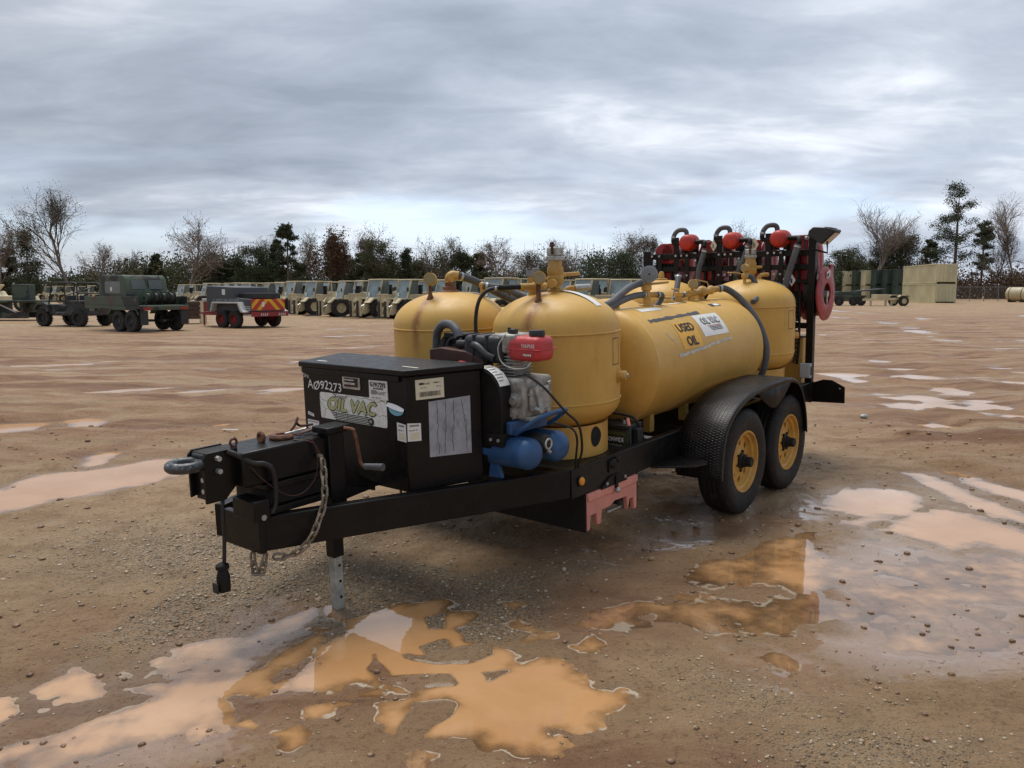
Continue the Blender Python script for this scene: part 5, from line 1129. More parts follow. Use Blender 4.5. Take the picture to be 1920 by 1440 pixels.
# red sheet panels of the reel stands seen between the rails
for y0, y1, z0, z1 in ((1.66, 1.78, 1.50, 1.615), (1.24, 1.46, 1.42, 1.615), (.80, 1.02, 1.42, 1.615), (.37, .55, 1.43, 1.615), (.37, .54, 1.67, 1.925), (1.26, 1.40, 1.80, 1.90), (.80, .95, 1.80, 1.90), (1.4, 1.48, 1.20, 1.5)):
    MB().box(XR+.05, XR+.062, y0, y1, z0, z1).build('reel_panel', 'red_paint', T, .004)
for y in (1.78, 1.71): MB().cyl((XR+.02, y, 1.80), (XR+.20, y, 1.80), .10, n=20).build('reel_guard', 'red_paint', T, .004)
for y in (1.86, 1.70, 1.42, 1.34, 1.26, .98, .88, .80, .50, .44):
    MB().box(XR+.022, XR+.045, y-.012, y+.012, 1.16, 1.80).build('frame_bar', 'black_rough', T, .002)
for y in (1.55, 1.46, 1.12, 1.0, .66, .55): MB().box(XR-.02, XR+.10, y-.018, y+.018, 1.80, 1.862).build('motor_mount', 'black_rough', T, .003)
for z in (1.36, 1.50): MB().box(XR+.0, XR+.02, .342, 1.923, z, z+.03).build('frame_bar', 'black_rough', T, .002)
# motors: red round-nosed cylinders with their swivel hoses
for y in (1.49, 1.045, .595):
    o = MB().lathe([(0, 1.965), (.030, 1.967), (.055, 1.975), (.070, 1.990), (.076, 2.01), (.076, 2.05), (.074, 2.055), (.080, 2.06), (.080, 2.13), (0, 2.13)], 26, (0, y, 1.898), 'x').build('reel_motor', 'red_dome', T)
    MB().tube(spline([(2.06, y+.06, 1.895), (2.06, y+.145, 1.895), (2.055, y+.165, 1.91), (2.055, y+.165, 1.94)], 4), .021, 10).build('elbow', 'black_rough', o)
    MB().tube(spline([(2.055, y+.165, 1.935), (2.06, y+.155, 1.98), (2.07, y+.120, 2.018), (2.09, y+.070, 2.022), (2.10, y+.048, 2.0), (2.10, y+.043, 1.95)], 5), .022, 10).build('swivel_hose', 'rubber_hose', o)
    MB().tube([(2.0555, y+.164, 1.948), (2.057, y+.162, 1.962)], .025, 10).build('hose_clamp', 'steel', o)
    MB().tube(spline([(2.06, y-.07, 1.90), (2.05, y-.15, 1.90), (2.02, y-.185, 1.89), (2.0, y-.19, 1.85)], 4), .021, 10).build('elbow', 'black_rough', o)
rm_ = plane_map((XR-.05, 0, 0), (0, -1, 0), (0, 0, 1))
for y, z, sc in ((1.22, 1.86, .055), (.82, 1.855, .065), (.47, 1.53, .055)):
    q = put_sheet('warning_diamond', rm_, [(-y-sc*.6, z), (-y, z-sc), (-y+sc*.6, z), (-y, z+sc)], 'cream_sticker' if z > 1.6 else 'white_sticker', T, .003)
    put_sheet('print_bar', rm_, [(-y-sc*.2, z-.02), (-y+sc*.1, z-.03), (-y+sc*.1, z+.01), (-y-sc*.2, z+.02)], 'ink_grey' if z > 1.6 else 'decal_navy', q, .004)
# work lamp on the near post
o = MB().prism([(.215, 1.835), (.330, 1.915), (.322, 1.955), (.285, 1.985), (.17, 1.975), (.105, 1.955), (.10, 1.94)], 1.99, 2.17, 'x').build('work_lamp', 'black_plastic', T, .006)
for k in range(6): MB().prism([(.225, 1.965), (.185, 1.982), (.13, 1.968), (.15, 1.95)], 2.0 + k*.03, 2.006 + k*.03, 'x').build('cooling_fin', 'black_plastic', o)
m = MB(); m.add([(2.0, .206, 1.834), (2.16, .206, 1.834), (2.16, .104, 1.928), (2.0, .104, 1.928)], [(0,1,2,3)]); m.build('lens', 'lens', o, smooth=False)
MB().tube([(2.0, .30, 1.80), (2.0, .16, 1.76), (2.0, .165, 1.86)], .009, 6).build('lamp_bracket', 'black_paint', T)
MB().tube(spline([(2.05, .36, 1.90), (2.05, .37, 1.84), (2.05, .35, 1.79)], 4), .006, 6).build('lamp_cable', 'rubber_dark', T); MB().ball((2.04, .355, 1.895), .018, 8, 6).build('lamp_knob', 'galvanised', T)
# coiled cable and junction box
pts = [(2.03 + .018*cos(k*.9), .425 + .018*sin(k*.9) - .0006*k*0, 1.36 - k*.0052) for k in range(110)]
MB().tube(pts, .0065, 6).build('coiled_cable', 'rubber_dark', T); MB().tube(spline([(2.05, .405, 1.42), (2.05, .40, 1.2), (2.05, .40, .95), (2.05, .41, .78)], 5), .012, 8).build('conduit', 'black_rough', T)
for z in (1.13, 1.02): MB().box(2.06, 2.08, .342, .40, z, z+.012).build('conduit_clip', 'black_rough', T)
q = MB().box(2.0, 2.045, .275, .368, .665, .795).build('junction_box', 'grey_box', T, .004); MB().box(1.996, 2.0, .285, .36, .672, .788).build('box_cover', 'grey_box', q, .001); MB().box(2.01, 2.03, .270, .275, .69, .77).build('box_label', 'ink', q)
MB().box(2.09, 2.42, .38, mir(.38), .48, 1.02).build('rear_tank', 'tank_yellow', T, .01)
MB().prism([(.345, .437), (.345, .615), (.265, .622), (.19, .648), (.115, .648), (.003, .592), (.001, .449)], 2.10, 2.106, 'x').build('tail_plate', 'black_paint', T, .001)
MB().prism([(mir(.345), .437), (mir(.345), .615), (mir(.265), .622), (mir(.19), .648), (mir(.115), .648), (mir(.003), .592), (mir(.001), .449)], 2.10, 2.106, 'x').build('tail_plate', 'black_paint', T, .001)
MB().cyl((2.099, .045, .578), (2.0985, .045, .578), .007, n=10).build('bolt_hole', 'lens', T)
MB().box(2.107, 2.16, .06, .30, .46, .60).build('tail_lamp', 'decal_red', T, .006); MB().box(2.107, 2.16, mir(.30), mir(.06), .46, .60).build('tail_lamp', 'decal_red', T, .006)
MB().tube([(2.03, .36, .66), (2.03, .365, .56)], .004, 6).build('cable', 'galvanised', T)
# ================================================================ BACKGROUND
paint('tan_paint', (.60, .52, .34), .55, var=.15, dirt=(.28, .22, .13), dirt_amt=.5, scale=1.5, bscale=20)
paint('tan_container', (.60, .555, .35), .5, var=.12, dirt=(.50, .45, .29), dirt_amt=.5, scale=.5, bscale=6)
paint('green_container', (.035, .060, .045), .5, var=.25, dirt=(.07, .08, .06), dirt_amt=.4, scale=.5, bscale=6)
paint('glass_dark', (.13, .155, .145), .12, var=.2, bumps=.0, scale=1)
paint('glass_pale', (.20, .26, .27), .10, var=.3, bumps=.0, scale=.8)
paint('far_tyre', (.022, .021, .021), .8, var=.3, dirt=(.10, .075, .05), dirt_amt=.5, scale=2)
paint('far_black', (.03, .03, .03), .6, var=.3, scale=2)
paint('grey_body', (.068, .072, .082), .5, var=.15, dirt=(.12, .11, .10), dirt_amt=.3, scale=1.5)
paint('fire_red', (.26, .022, .022), .5, var=.2, dirt=(.15, .04, .03), dirt_amt=.4, scale=2)
paint('chevron_red', (.46, .035, .02), .45, var=.1, scale=3)
paint('chevron_yellow', (.72, .42, .02), .45, var=.1, scale=3)
paint('pale_paint', (.55, .56, .55), .5, var=.12, dirt=(.4, .36, .3), dirt_amt=.4, scale=2)
paint('brown_box', (.085, .050, .034), .7, var=.3, dirt=(.16, .10, .07), dirt_amt=.5, scale=2)
paint('lamp_red', (.30, .03, .02), .35, var=.1, scale=3)
paint('fence_wire', (.23, .23, .23), .5, metal=.4, var=.1)
def vary(nm, amt):
    m = MAT[nm]; nt = m.node_tree; p = [n for n in nt.nodes if n.type == 'BSDF_PRINCIPLED'][0]; l = p.inputs['Base Color'].links[0]; src = l.from_socket
    oi = nt.nodes.new('ShaderNodeObjectInfo'); mr = nt.nodes.new('ShaderNodeMapRange'); mr.inputs[3].default_value = 1-amt; mr.inputs[4].default_value = 1+amt*.5; nt.links.new(oi.outputs['Random'], mr.inputs[0])
    hs = nt.nodes.new('ShaderNodeHueSaturation'); nt.links.new(mr.outputs[0], hs.inputs['Value']); nt.links.new(src, hs.inputs['Color']); nt.links.new(hs.outputs[0], p.inputs['Base Color'])
vary('tan_paint', .22); vary('tan_container', .10); vary('green_container', .35)
def camo():
    for nm, cols in (('camo_paint', ((.062, .092, .060), (.022, .026, .024), (.085, .058, .042))), ('dark_camo', ((.045, .05, .052), (.022, .024, .026), (.06, .05, .042)))):
        t = NT(nm); v = t.obj(); a = t.noise(v, 1.3, 2, .5, .6); b = t.noise(t.scaled(v, (1, 1, 1.3)), 1.9, 2, .5, .9)
        c = t.mix(t.rng(a, .50, .53), cols[0], cols[1]); c = t.mix(t.rng(b, .57, .60), c, cols[2]); t.principled(c, .6); MAT[nm] = t.m
camo()
def foliage(name, a, b, c, sc=.5):
    t = NT(name); v = t.attr('tint').outputs['Fac']; col = t.mix(t.rng(v, 0, .6), a, b); col = t.mix(t.rng(v, .62, 1), col, c)
    p = t.principled(col, .7, spec=.2); tr = t.n('ShaderNodeBsdfTranslucent'); t.set(tr.inputs[0], col)
    m = t.n('ShaderNodeMixShader'); m.inputs[0].default_value = .25; t.L.new(p.outputs[0], m.inputs[1]); t.L.new(tr.outputs[0], m.inputs[2]); t.L.new(m.outputs[0], t.out.inputs[0]); MAT[name] = t.m
foliage('leaf_dark', (.034, .048, .026), (.062, .080, .042), (.105, .115, .060))
foliage('leaf_pine', (.036, .050, .028), (.064, .080, .042), (.11, .11, .062))
foliage('leaf_rust', (.085, .055, .034), (.14, .088, .054), (.20, .13, .078))
foliage('leaf_mixed', (.052, .064, .032), (.085, .094, .046), (.135, .118, .062))
paint('bark', (.15, .12, .098), .85, var=.3, scale=2)
paint('bark_pale', (.25, .21, .18), .85, var=.25, scale=2)

PXF = 1490.0
def place(px, D): return ((px - 960) / PXF * D, D)
# ---------------------------------------------------------------- trees
class TreeB:
    def __init__(s, seed): s.r = np.random.default_rng(seed); s.bv = []; s.bf = []; s.lv = []; s.lt = []; s.n = 0; s.tips = []; s.leader = False
    def seg(s, a, b, r0, r1, k):
        d = b - a; d = d / (np.linalg.norm(d) + 1e-9); u = np.array([d[1], -d[0], 0.]) if abs(d[2]) < .9 else np.array([0., d[2], -d[1]]); u /= sqrt(u @ u); v = np.array([d[1]*u[2]-d[2]*u[1], d[2]*u[0]-d[0]*u[2], d[0]*u[1]-d[1]*u[0]])
        an = np.arange(k) * 2*pi/k; ring = np.cos(an)[:,None]*u + np.sin(an)[:,None]*v
        s.bv.append(a + ring*r0); s.bv.append(b + ring*r1)
        for i in range(k): j = (i+1) % k; s.bf.append((s.n+i, s.n+j, s.n+k+j, s.n+k+i))
        s.n += 2*k
    def branch(s, p, d, L, r, depth, maxd, spread, up, kids, wig=.18):
        r_ = s.r; n = (6 if s.leader else 3) if depth == 0 else 3 if depth < maxd else 2; q = p; cur = d
        for i in range(n):
            cur = cur + r_.normal(size=3)*wig + np.array([0, 0, up]); cur /= np.linalg.norm(cur); nx = q + cur*L/n
            s.seg(q, nx, r*(1 - .28*i/n*1.2), r*(1 - .28*(i+1)/n*1.2), 6 if depth < 2 else 4 if depth < 3 else 3); q = nx
            if depth < maxd and (i > 0 or depth > 0):
                for _ in range(kids[depth] if i < n-1 else kids[depth]+1):
                    a = r_.normal(size=3); a -= cur*(a @ cur); a /= np.linalg.norm(a)+1e-9; nd = cur*cos(spread) + a*sin(spread)*(.7+.6*r_.random())
                    s.branch(q, nd/np.linalg.norm(nd), L*((.50+.25*r_.random()) if not (s.leader and depth == 0) else (.50 - .26*i/n)*(.75+.5*r_.random())), r*(.52 if not (s.leader and depth == 0) else .42), depth+1, maxd, spread, up, kids, wig)
        if depth >= maxd: s.tips.append(q)
        elif depth >= maxd-1: s.tips.append(q)
    def leaves(s, pts, n, rad, size, flat=1.0):
        pts = np.array(pts); c = pts[s.r.integers(0, len(pts), n)]; c = c + s.r.normal(size=(n, 3))*rad*np.array([1, 1, flat])
        u = s.r.normal(size=(n, 3)); u /= np.linalg.norm(u, axis=1)[:,None]; w = s.r.normal(size=(n, 3)); v = np.cross(u, w); v /= np.linalg.norm(v, axis=1)[:,None]+1e-9
        sz = size*(.5 + s.r.random((n, 1))); V = np.stack([c - u*sz*.5, c + v*sz*.32, c + u*sz*.5, c - v*sz*.32], 1); s.lv.append(V.reshape(-1, 3)); s.lt.append(np.repeat(s.r.random(n), 4))
    def meshes(s, leafmat, bark):
        out = []
        w = np_mesh('trunk', np.concatenate(s.bv), _q4(s.bf), bark) if s.bv else None
        c = None
        if s.lv: co = np.concatenate(s.lv); c = np_mesh('crown', co, np.arange(len(co)).reshape(-1, 4), leafmat, False); fattr(c, 'tint', np.concatenate(s.lt))
        return w, c
def _q4(f): return np.array(f, np.int32)
def make_tree(kind, H, W, seed):
    t = TreeB(seed); r = t.r; z = np.array
    if kind in ('bare', 'sparse', 'rusty', 'lean', 'elm'):
        t.leader = kind != 'elm'
        trunk = H * (.30 if kind != 'elm' else .28)
        d = z([-.42, 0, 1.]) if kind == 'lean' else z([r.normal()*.08, r.normal()*.05, 1.])
        kids = (2, 2, 2, 1) if kind != 'elm' else (3, 2, 2, 1)
        t.branch(z([0, 0, -.3]), d/np.linalg.norm(d), H*(.50 if kind == 'elm' else .85), H*.014 + .05, 0, 3 if t.leader else 4, .62 if kind not in ('elm','lean') else .50, .0 if kind == 'lean' else .10 if kind != 'elm' else .14, kids, .07 if kind == 'lean' else .18)
        # bring the crown to the measured size
        allp = np.concatenate(t.bv); hz = allp[:,2].max(); wx = np.percentile(np.abs(allp[:,0] - (allp[:,0].mean() if kind != 'lean' else 0)), 98)*2
        sx = W/wx if kind != 'lean' else .75; sz = H/hz; k = z([np.clip(sx, .55, 1.5), np.clip(sx, .55, 1.5), sz])
        t.bv = [b*k for b in t.bv]; t.tips = [p*k for p in t.tips]
        for p in [t.tips[i] for i in r.integers(0, len(t.tips), 420)]:       # fine twigs
            a = r.normal(size=3) + z([0, 0, .6]); a /= np.linalg.norm(a); t.seg(p, p + a*H*.07*(.5+r.random()), .022, .008, 3)
        n = {'bare': 300, 'sparse': 1900, 'rusty': 4600, 'lean': 3000, 'elm': 200}[kind]
        t.leaves(t.tips, int(n*1.6), H*.03, .15 if kind != 'rusty' else .26)
    elif kind == 'pine':
        top = z([r.normal()*.02*H, 0, H]); t.seg(z([0, 0, -.3]), top*.5, H*.014+.06, H*.010+.04, 7); t.seg(top*.5, top, H*.010+.04, .03, 6)
        for i in range(46):
            f = .22 + .76*r.random()**.85; p = top*f; a = r.random()*2*pi; L = W*.5*(1.15 - .85*(f-.22)/.78)*(.5+.6*r.random())
            e = p + z([cos(a)*L, sin(a)*L, L*(.10 + .35*f)]); t.seg(p, e, .05, .02, 4)
            pts = [p + (e-p)*q for q in (.55, .75, .9, 1.0)]; t.tips += pts; t.leaves(pts, 260, W*.045, .24, .75)
        t.leaves([top*.97, top], 90, W*.05, .3)
    elif kind == 'conifer':
        t.seg(z([0, 0, -.3]), z([0, 0, H*.97]), H*.014+.05, .03, 6)
        for i in range(46):
            f = .10 + .88*r.random(); a = r.random()*2*pi; L = W*.5*(1.05-f)**.75*(.6+.5*r.random()); p = z([0, 0, H*f]); e = p + z([cos(a)*L, sin(a)*L, L*.25]); t.seg(p, e, .04, .015, 3)
            t.leaves([p+(e-p)*.5, p+(e-p)*.75, e], 170, W*.07, .22, .8)
    else:     # 'ever' dense rounded evergreen or oak
        t.seg(z([0, 0, -.3]), z([0, 0, H*.7]), H*.02+.06, .06, 6)
        cl = []
        for i in range(46):
            a = r.random()*2*pi; f = r.random(); rr = W*.5*sqrt(r.random())*sin(pi*(.18+.72*f))**.7; c = z([cos(a)*rr, sin(a)*rr, H*(.14 + .80*f)]); cl.append(c); t.seg(z([0, 0, max(.2, c[2]*.6)]), c, .05, .02, 3)
        for c in cl: t.leaves([c], 330, W*.075, .21, .85)
    return t
TREE_N = [0]
def tree(name, kind, px, D, top, W, leaf, bark, label, seed):
    X, Y = place(px, D); H = 1.51 + (545 - top)/PXF*D
    t = make_tree(kind, H, W/PXF*D, seed); w, c = t.meshes(leaf, bark); o = thing(name, label, 'tree', (X, Y, 0), 0, 'trees along the far edge of the yard')
    link('trunk', w, o)
    if c is not None: link('crown', c, o)
TREES = [
 ('bare_tree', 'sparse', -4, 122, 418, 80, 'leaf_rust', 'bark_pale', 'pinkish bare tree cut by the left edge of the picture'),
 ('cedar_tree', 'conifer', 55, 120, 430, 72, 'leaf_dark', 'bark', 'dark green cedar at far left, left of the leaning tree'),
 ('leaning_tree', 'lean', 137, 118, 352, 100, 'leaf_mixed', 'bark', 'tall tree leaning to the left above the roll cage buggy'),
 ('bare_tree', 'bare', 196, 125, 452, 60, 'leaf_rust', 'bark_pale', 'thin bare tree just right of the leaning tree'),
 ('bare_tree', 'bare', 236, 128, 470, 50, 'leaf_rust', 'bark', 'low bare tree behind the camouflage trailer cab'),
 ('bare_tree', 'sparse', 342, 120, 402, 95, 'leaf_rust', 'bark_pale', 'tall bare spreading tree right of the camouflage trailer'),
 ('oak_tree', 'ever', 405, 124, 478, 60, 'leaf_dark', 'bark', 'small dark evergreen left of the red fire trailer top'),
 ('oak_tree', 'ever', 478, 122, 462, 80, 'leaf_dark', 'bark', 'wide evergreen behind the grey and red fire trailer'),
 ('bare_tree', 'bare', 488, 130, 440, 40, 'leaf_rust', 'bark_pale', 'bare top poking above the evergreen behind the fire trailer'),
 ('pine_tree', 'pine', 540, 120, 428, 70, 'leaf_pine', 'bark', 'dark pine right above the yellow chevron panel'),
 ('bare_tree', 'bare', 572, 128, 432, 50, 'leaf_rust', 'bark_pale', 'pale bare tree between the dark pine and the rust coloured tree'),
 ('rusty_tree', 'rusty', 598, 120, 430, 52, 'leaf_rust', 'bark', 'narrow rust coloured tree with dead leaves still on'),
 ('pine_tree', 'pine', 630, 122, 445, 40, 'leaf_pine', 'bark', 'slim pine beside the rust coloured tree'),
 ('bare_tree', 'sparse', 664, 122, 418, 76, 'leaf_rust', 'bark_pale', 'big bare tree between two pines left of the tanks'),
 ('oak_tree', 'ever', 706, 120, 450, 78, 'leaf_mixed', 'bark', 'broad brownish green tree nearest the left front tank'),
 ('conifer_tree', 'conifer', 763, 122, 466, 46, 'leaf_dark', 'bark', 'small conifer just left of the far tank gauge'),
 ('bare_tree', 'sparse', 812, 124, 444, 86, 'leaf_mixed', 'bark', 'half bare tree above the far front tank'),
 ('oak_tree', 'ever', 866, 122, 472, 52, 'leaf_dark', 'bark', 'round dark evergreen right of the far front tank top'),
 ('bare_tree', 'sparse', 934, 120, 446, 82, 'leaf_rust', 'bark_pale', 'bare tree with a few dead leaves left of the tall valve'),
 ('bare_tree', 'sparse', 1008, 126, 470, 60, 'leaf_mixed', 'bark', 'small half bare tree just left of the tall valve'),
 ('bare_tree', 'bare', 1066, 122, 448, 62, 'leaf_rust', 'bark_pale', 'bare tree just right of the tall valve'),
 ('oak_tree', 'ever', 1140, 118, 472, 112, 'leaf_dark', 'bark', 'very wide dark evergreen between the front tank and the reels'),
 ('bare_tree', 'sparse', 1180, 124, 432, 46, 'leaf_rust', 'bark', 'tall narrow bare tree left of the hose reels'),
 ('bare_tree', 'sparse', 1206, 126, 444, 40, 'leaf_rust', 'bark', 'bare tree touching the left end of the hose rack'),
 ('bare_tree', 'bare', 1370, 126, 418, 60, 'leaf_rust', 'bark_pale', 'bare twigs showing above the middle hose reel'),
 ('oak_tree', 'ever', 1585, 118, 462, 70, 'leaf_mixed', 'bark', 'brown green bushy tree right of the work lamp'),
 ('elm_tree', 'elm', 1618, 120, 374, 108, 'leaf_rust', 'bark_pale', 'tall bare fan shaped tree right of the work lamp'),
 ('oak_tree', 'ever', 1655, 124, 462, 72, 'leaf_mixed', 'bark', 'brown green bushy tree under the fan shaped bare tree'),
 ('oak_tree', 'rusty', 1712, 122, 440, 72, 'leaf_mixed', 'bark', 'half bare tree behind the green containers'),
 ('pine_tree', 'pine', 1787, 122, 352, 118, 'leaf_pine', 'bark', 'tallest pine, standing behind the tan container stack'),
 ('pine_tree', 'pine', 1838, 126, 420, 56, 'leaf_pine', 'bark', 'shorter pine just right of the tallest pine'),
 ('bare_tree', 'bare', 1868, 120, 430, 66, 'leaf_rust', 'bark', 'thin bare tree above the chain link fence'),
 ('bare_tree', 'bare', 1908, 118, 366, 60, 'leaf_rust', 'bark_pale', 'tall bare trunks at the right edge of the picture'),
 ('pine_tree', 'pine', 22, 126, 470, 46, 'leaf_pine', 'bark', 'small pine left of the dark green cedar'),
 ('pine_tree', 'pine', 292, 126, 480, 44, 'leaf_pine', 'bark', 'small pine above the rear of the camouflage trailer'),
 ('oak_tree', 'ever', 445, 126, 486, 60, 'leaf_pine', 'bark', 'low green tree just left of the wide evergreen'),
 ('pine_tree', 'pine', 520, 128, 452, 44, 'leaf_pine', 'bark', 'green pine tucked left of the dark pine'),
 ('pine_tree', 'pine', 690, 124, 456, 52, 'leaf_pine', 'bark', 'green pine right of the big bare tree'),
 ('oak_tree', 'ever', 648, 128, 482, 56, 'leaf_dark', 'bark', 'dark evergreen low behind the slim pine'),
 ('oak_tree', 'ever', 784, 128, 492, 60, 'leaf_mixed', 'bark', 'low olive tree right of the small conifer'),
 ('pine_tree', 'pine', 900, 128, 478, 44, 'leaf_pine', 'bark', 'small pine between the round evergreen and the bare tree'),
 ('oak_tree', 'ever', 1046, 126, 494, 66, 'leaf_mixed', 'bark', 'low olive tree behind the tall valve'),
 ('oak_tree', 'ever', 1240, 122, 486, 80, 'leaf_dark', 'bark', 'dark tree mostly hidden behind the hose rack'),
 ('pine_tree', 'pine', 1742, 126, 452, 46, 'leaf_pine', 'bark', 'small pine left of the tallest pine'),
]
for i, a in enumerate(TREES): tree(*a[:3], a[3] + (30 if a[2] > 1560 else 0), *a[4:9], seed=100+i)
def undergrowth(name, x0, x1, y0, y1, hmin, hmax, n, leaf, label, seed):
    t = TreeB(seed); r = t.r; k = n // 45; X = x0 + (x1-x0)*r.random(k); Y = y0 + (y1-y0)*r.random(k)
    hh = hmin + (hmax-hmin)*np.clip(.5 + fbm(X*.09, X*0+seed, 3, seed)*1.5 + r.normal(size=k)*.2, 0, 1); Z = hh*r.random(k)**.7
    for c in zip(X, Y, Z): t.leaves([c], 45, .75, .36)
    for i in range(k//3): p = np.array([X[i], Y[i], 0]); t.seg(p, p + np.array([r.normal()*.5, 0, hh[i]*1.25]), .06, .015, 3)
    w, c = t.meshes(leaf, 'bark'); o = link(name, c); tag(o, label, 'brush'); o['kind'] = 'stuff'; q = link('stems', w, o); q['kind'] = 'stuff'
undergrowth('brush', -100, 50, 124, 133, 2.6, 6.2, 80000, 'leaf_mixed', 'belt of tangled brown green brush below the trees', 3)
undergrowth('brush', -110, 56, 136, 150, 3.4, 8.2, 66000, 'leaf_dark', 'darker wooded thicket behind the front brush', 4)
undergrowth('brush', 70, 125, 146, 160, 3.0, 6.0, 34000, 'leaf_rust', 'reddish brown brush behind the chain link fence', 5)
undergrowth('brush', 50, 80, 156, 168, 3.0, 7.0, 20000, 'leaf_mixed', 'brown brush behind the green containers', 6)
# ---------------------------------------------------------------- wheels for far vehicles
def far_wheel(parent, x, y, z, r, w, rim='tan_paint', lugs=True):
    m = MB().lathe([(r*.55, -w/2), (r*.9, -w/2), (r, -w*.35), (r, w*.35), (r*.9, w/2), (r*.55, w/2)], 28, ax='y')
    if lugs:
        for k in range(18):
            a = 2*pi*k/18
            for s in (-1, 1): m.add([Vector((sin(a+b+c*.12)*rr_, s*yy, cos(a+b+c*.12)*rr_)) for rr_ in (r*.97, r*1.04) for b, yy, c in ((-.05, w*.02, 0), (.05, w*.02, 0), (.05, w*.46, 1), (-.05, w*.46, 1))], [(4,5,6,7), (0,1,5,4), (1,2,6,5), (2,3,7,6), (3,0,4,7)])
    o = m.build('wheel', 'far_tyre', parent); o.location = (x, y, z)
    MB().lathe([(0, -w*.25), (r*.18, -w*.28), (r*.22, -w*.15), (r*.48, -w*.12), (r*.56, -w*.42), (r*.58, -w*.42), (r*.58, w*.42), (r*.56, w*.42), (r*.48, w*.12), (r*.22, w*.15), (r*.18, w*.28), (0, w*.25)], 22, ax='y').build('rim', rim, o); return o
# ---------------------------------------------------------------- rough terrain forklifts
def forklift():
    t = thing('forklift', '', 'forklift')
    MB().prism([(-1.75, .45), (-1.70, 1.0), (-1.2, 1.12), (.9, 1.0), (1.35, .75), (1.35, .45), (.6, .38), (-1.1, .38)], -.50, .50, 'y').build('chassis', 'tan_paint', t, .03)
    MB().prism([(-1.78, 1.0), (-1.78, 1.22), (-1.62, 1.40), (-1.3, 1.47), (-.45, 1.47), (-.35, 1.40), (-.35, 1.0)], -.62, .15, 'y').build('engine_hood', 'tan_paint', t, .06, seg=3)
    for s in (-1, 1):
        MB().prism([(-1.75, .95), (-1.62, 1.12), (-.65, 1.12), (-.45, .95), (-.55, .95), (-.72, 1.04), (-1.55, 1.04), (-1.65, .95)], s*.62 - .28, s*.62 + .28, 'y').build('fender', 'tan_paint', t, .01)
        MB().prism([(.35, .95), (.55, 1.12), (1.45, 1.12), (1.75, .85), (1.62, .85), (1.40, 1.03), (.62, 1.03), (.47, .90)], s*.62 - .28, s*.62 + .28, 'y').build('fender', 'tan_paint', t, .01)
        MB().prism([(1.25, .40), (1.35, 1.10), (1.50, 1.18), (1.62, 1.05), (1.95, .25), (1.75, .20)], s*.42 - .05, s*.42 + .05, 'y').build('lift_arm', 'tan_paint', t, .01)
        for x in (-1.15, 1.05): far_wheel(t, x, s*.78, .53, .53, .36)
    # cab
    P = {'a': (.92, 1.05), 'b': (.62, 2.10), 'c': (-.42, 2.13), 'd': (-.42, 1.15)}
    for s in (-.62, .62):
        MB().bar((.92, s, 1.05), (.64, s, 2.10), .07, .07).build('cab_post', 'tan_paint', t); MB().bar((-.42, s, 1.1), (-.40, s, 2.10), .07, .07).build('cab_post', 'tan_paint', t)
        MB().bar((.16, s, 1.1), (.16, s, 2.08), .04, .04).build('cab_post', 'tan_paint', t)
        MB().box(-.40, .80, s-.03, s+.03, 1.02, 1.30).build('side_panel', 'tan_paint', t, .01)
        MB().prism([(.85, 1.32), (.64, 2.02), (.20, 2.02), (.20, 1.32)], s-.006, s+.006, 'y').build('side_glass', 'glass_dark', t)
    MB().box(-.48, .70, -.68, .68, 2.09, 2.16).build('roof', 'tan_paint', t, .025)
    MB().prism([(.94, 1.12), (.665, 2.08), (.655, 2.08), (.93, 1.12)], -.585, .585, 'y').build('windshield', 'glass_pale', t)
    for x in (-.15, .05, .25, .45): MB().box(x, x+.03, -.62, .62, 2.065, 2.088).build('roof_bar', 'tan_paint', t)
    MB().box(-.25, .10, -.25, .25, 1.1, 1.25).box(-.30, -.20, -.25, .25, 1.25, 1.65).build('seat', 'far_black', t, .02); MB().torus((.48, 0, 1.42), .17, .018, 'x', 16, 5).build('steering_wheel', 'far_black', t)
    MB().cyl((-.42, -.2, 1.3), (-.42, -.2, 1.85), .17, n=14).build('air_canister', 'far_black', t)
    # carriage with slotted backrest and forks
    for y in (-.52, -.28, .22, .46): MB().box(2.02, 2.10, y, y+.07, .12, .98).build('carriage_post', 'tan_paint', t, .006)
    for z in (.12, .52, .86): MB().box(2.0, 2.06, -.56, .56, z, z+.12).build('carriage_bar', 'tan_paint', t, .006)
    for k in range(9): MB().box(2.06, 2.10, -.54 + k*.13, -.50 + k*.13, .99, 1.30).build('backrest_bar', 'tan_paint', t)
    MB().box(2.05, 2.11, -.56, .56, 1.30, 1.36).build('backrest_top', 'tan_paint', t)
    for y in (-.34, .30): MB().prism([(2.11, .95), (2.17, .95), (2.19, .12), (3.05, .07), (3.05, .05), (2.11, .06)], y-.06, y+.06, 'y').build('fork', 'far_black', t)
    MB().cyl((1.6, 0, .9), (2.0, 0, .35), .06, n=8).build('tilt_cylinder', 'far_black', t); MB().cyl((1.4, .2, .8), (2.0, .2, .55), .05, n=8).build('tilt_cylinder', 'steel', t)
    for y in (-.66, .66): MB().tube([(.9, y, 1.5), (.98, y*1.15, 1.55)], .012, 5).box(.95, .98, y*1.15-.09, y*1.15+.09, 1.48, 1.70).build('mirror', 'far_black', t)
    MB().box(.945, .955, -.35, -.18, 1.22, 1.42).build('paper_notice', 'white_sticker', t); return t
FLP = [77, 96, 117, 138, 160, 184, 335, 382, 423, 459, 500, 546, 584, 644, 705, 761, 833, 925, 1005, 1095, 1160]
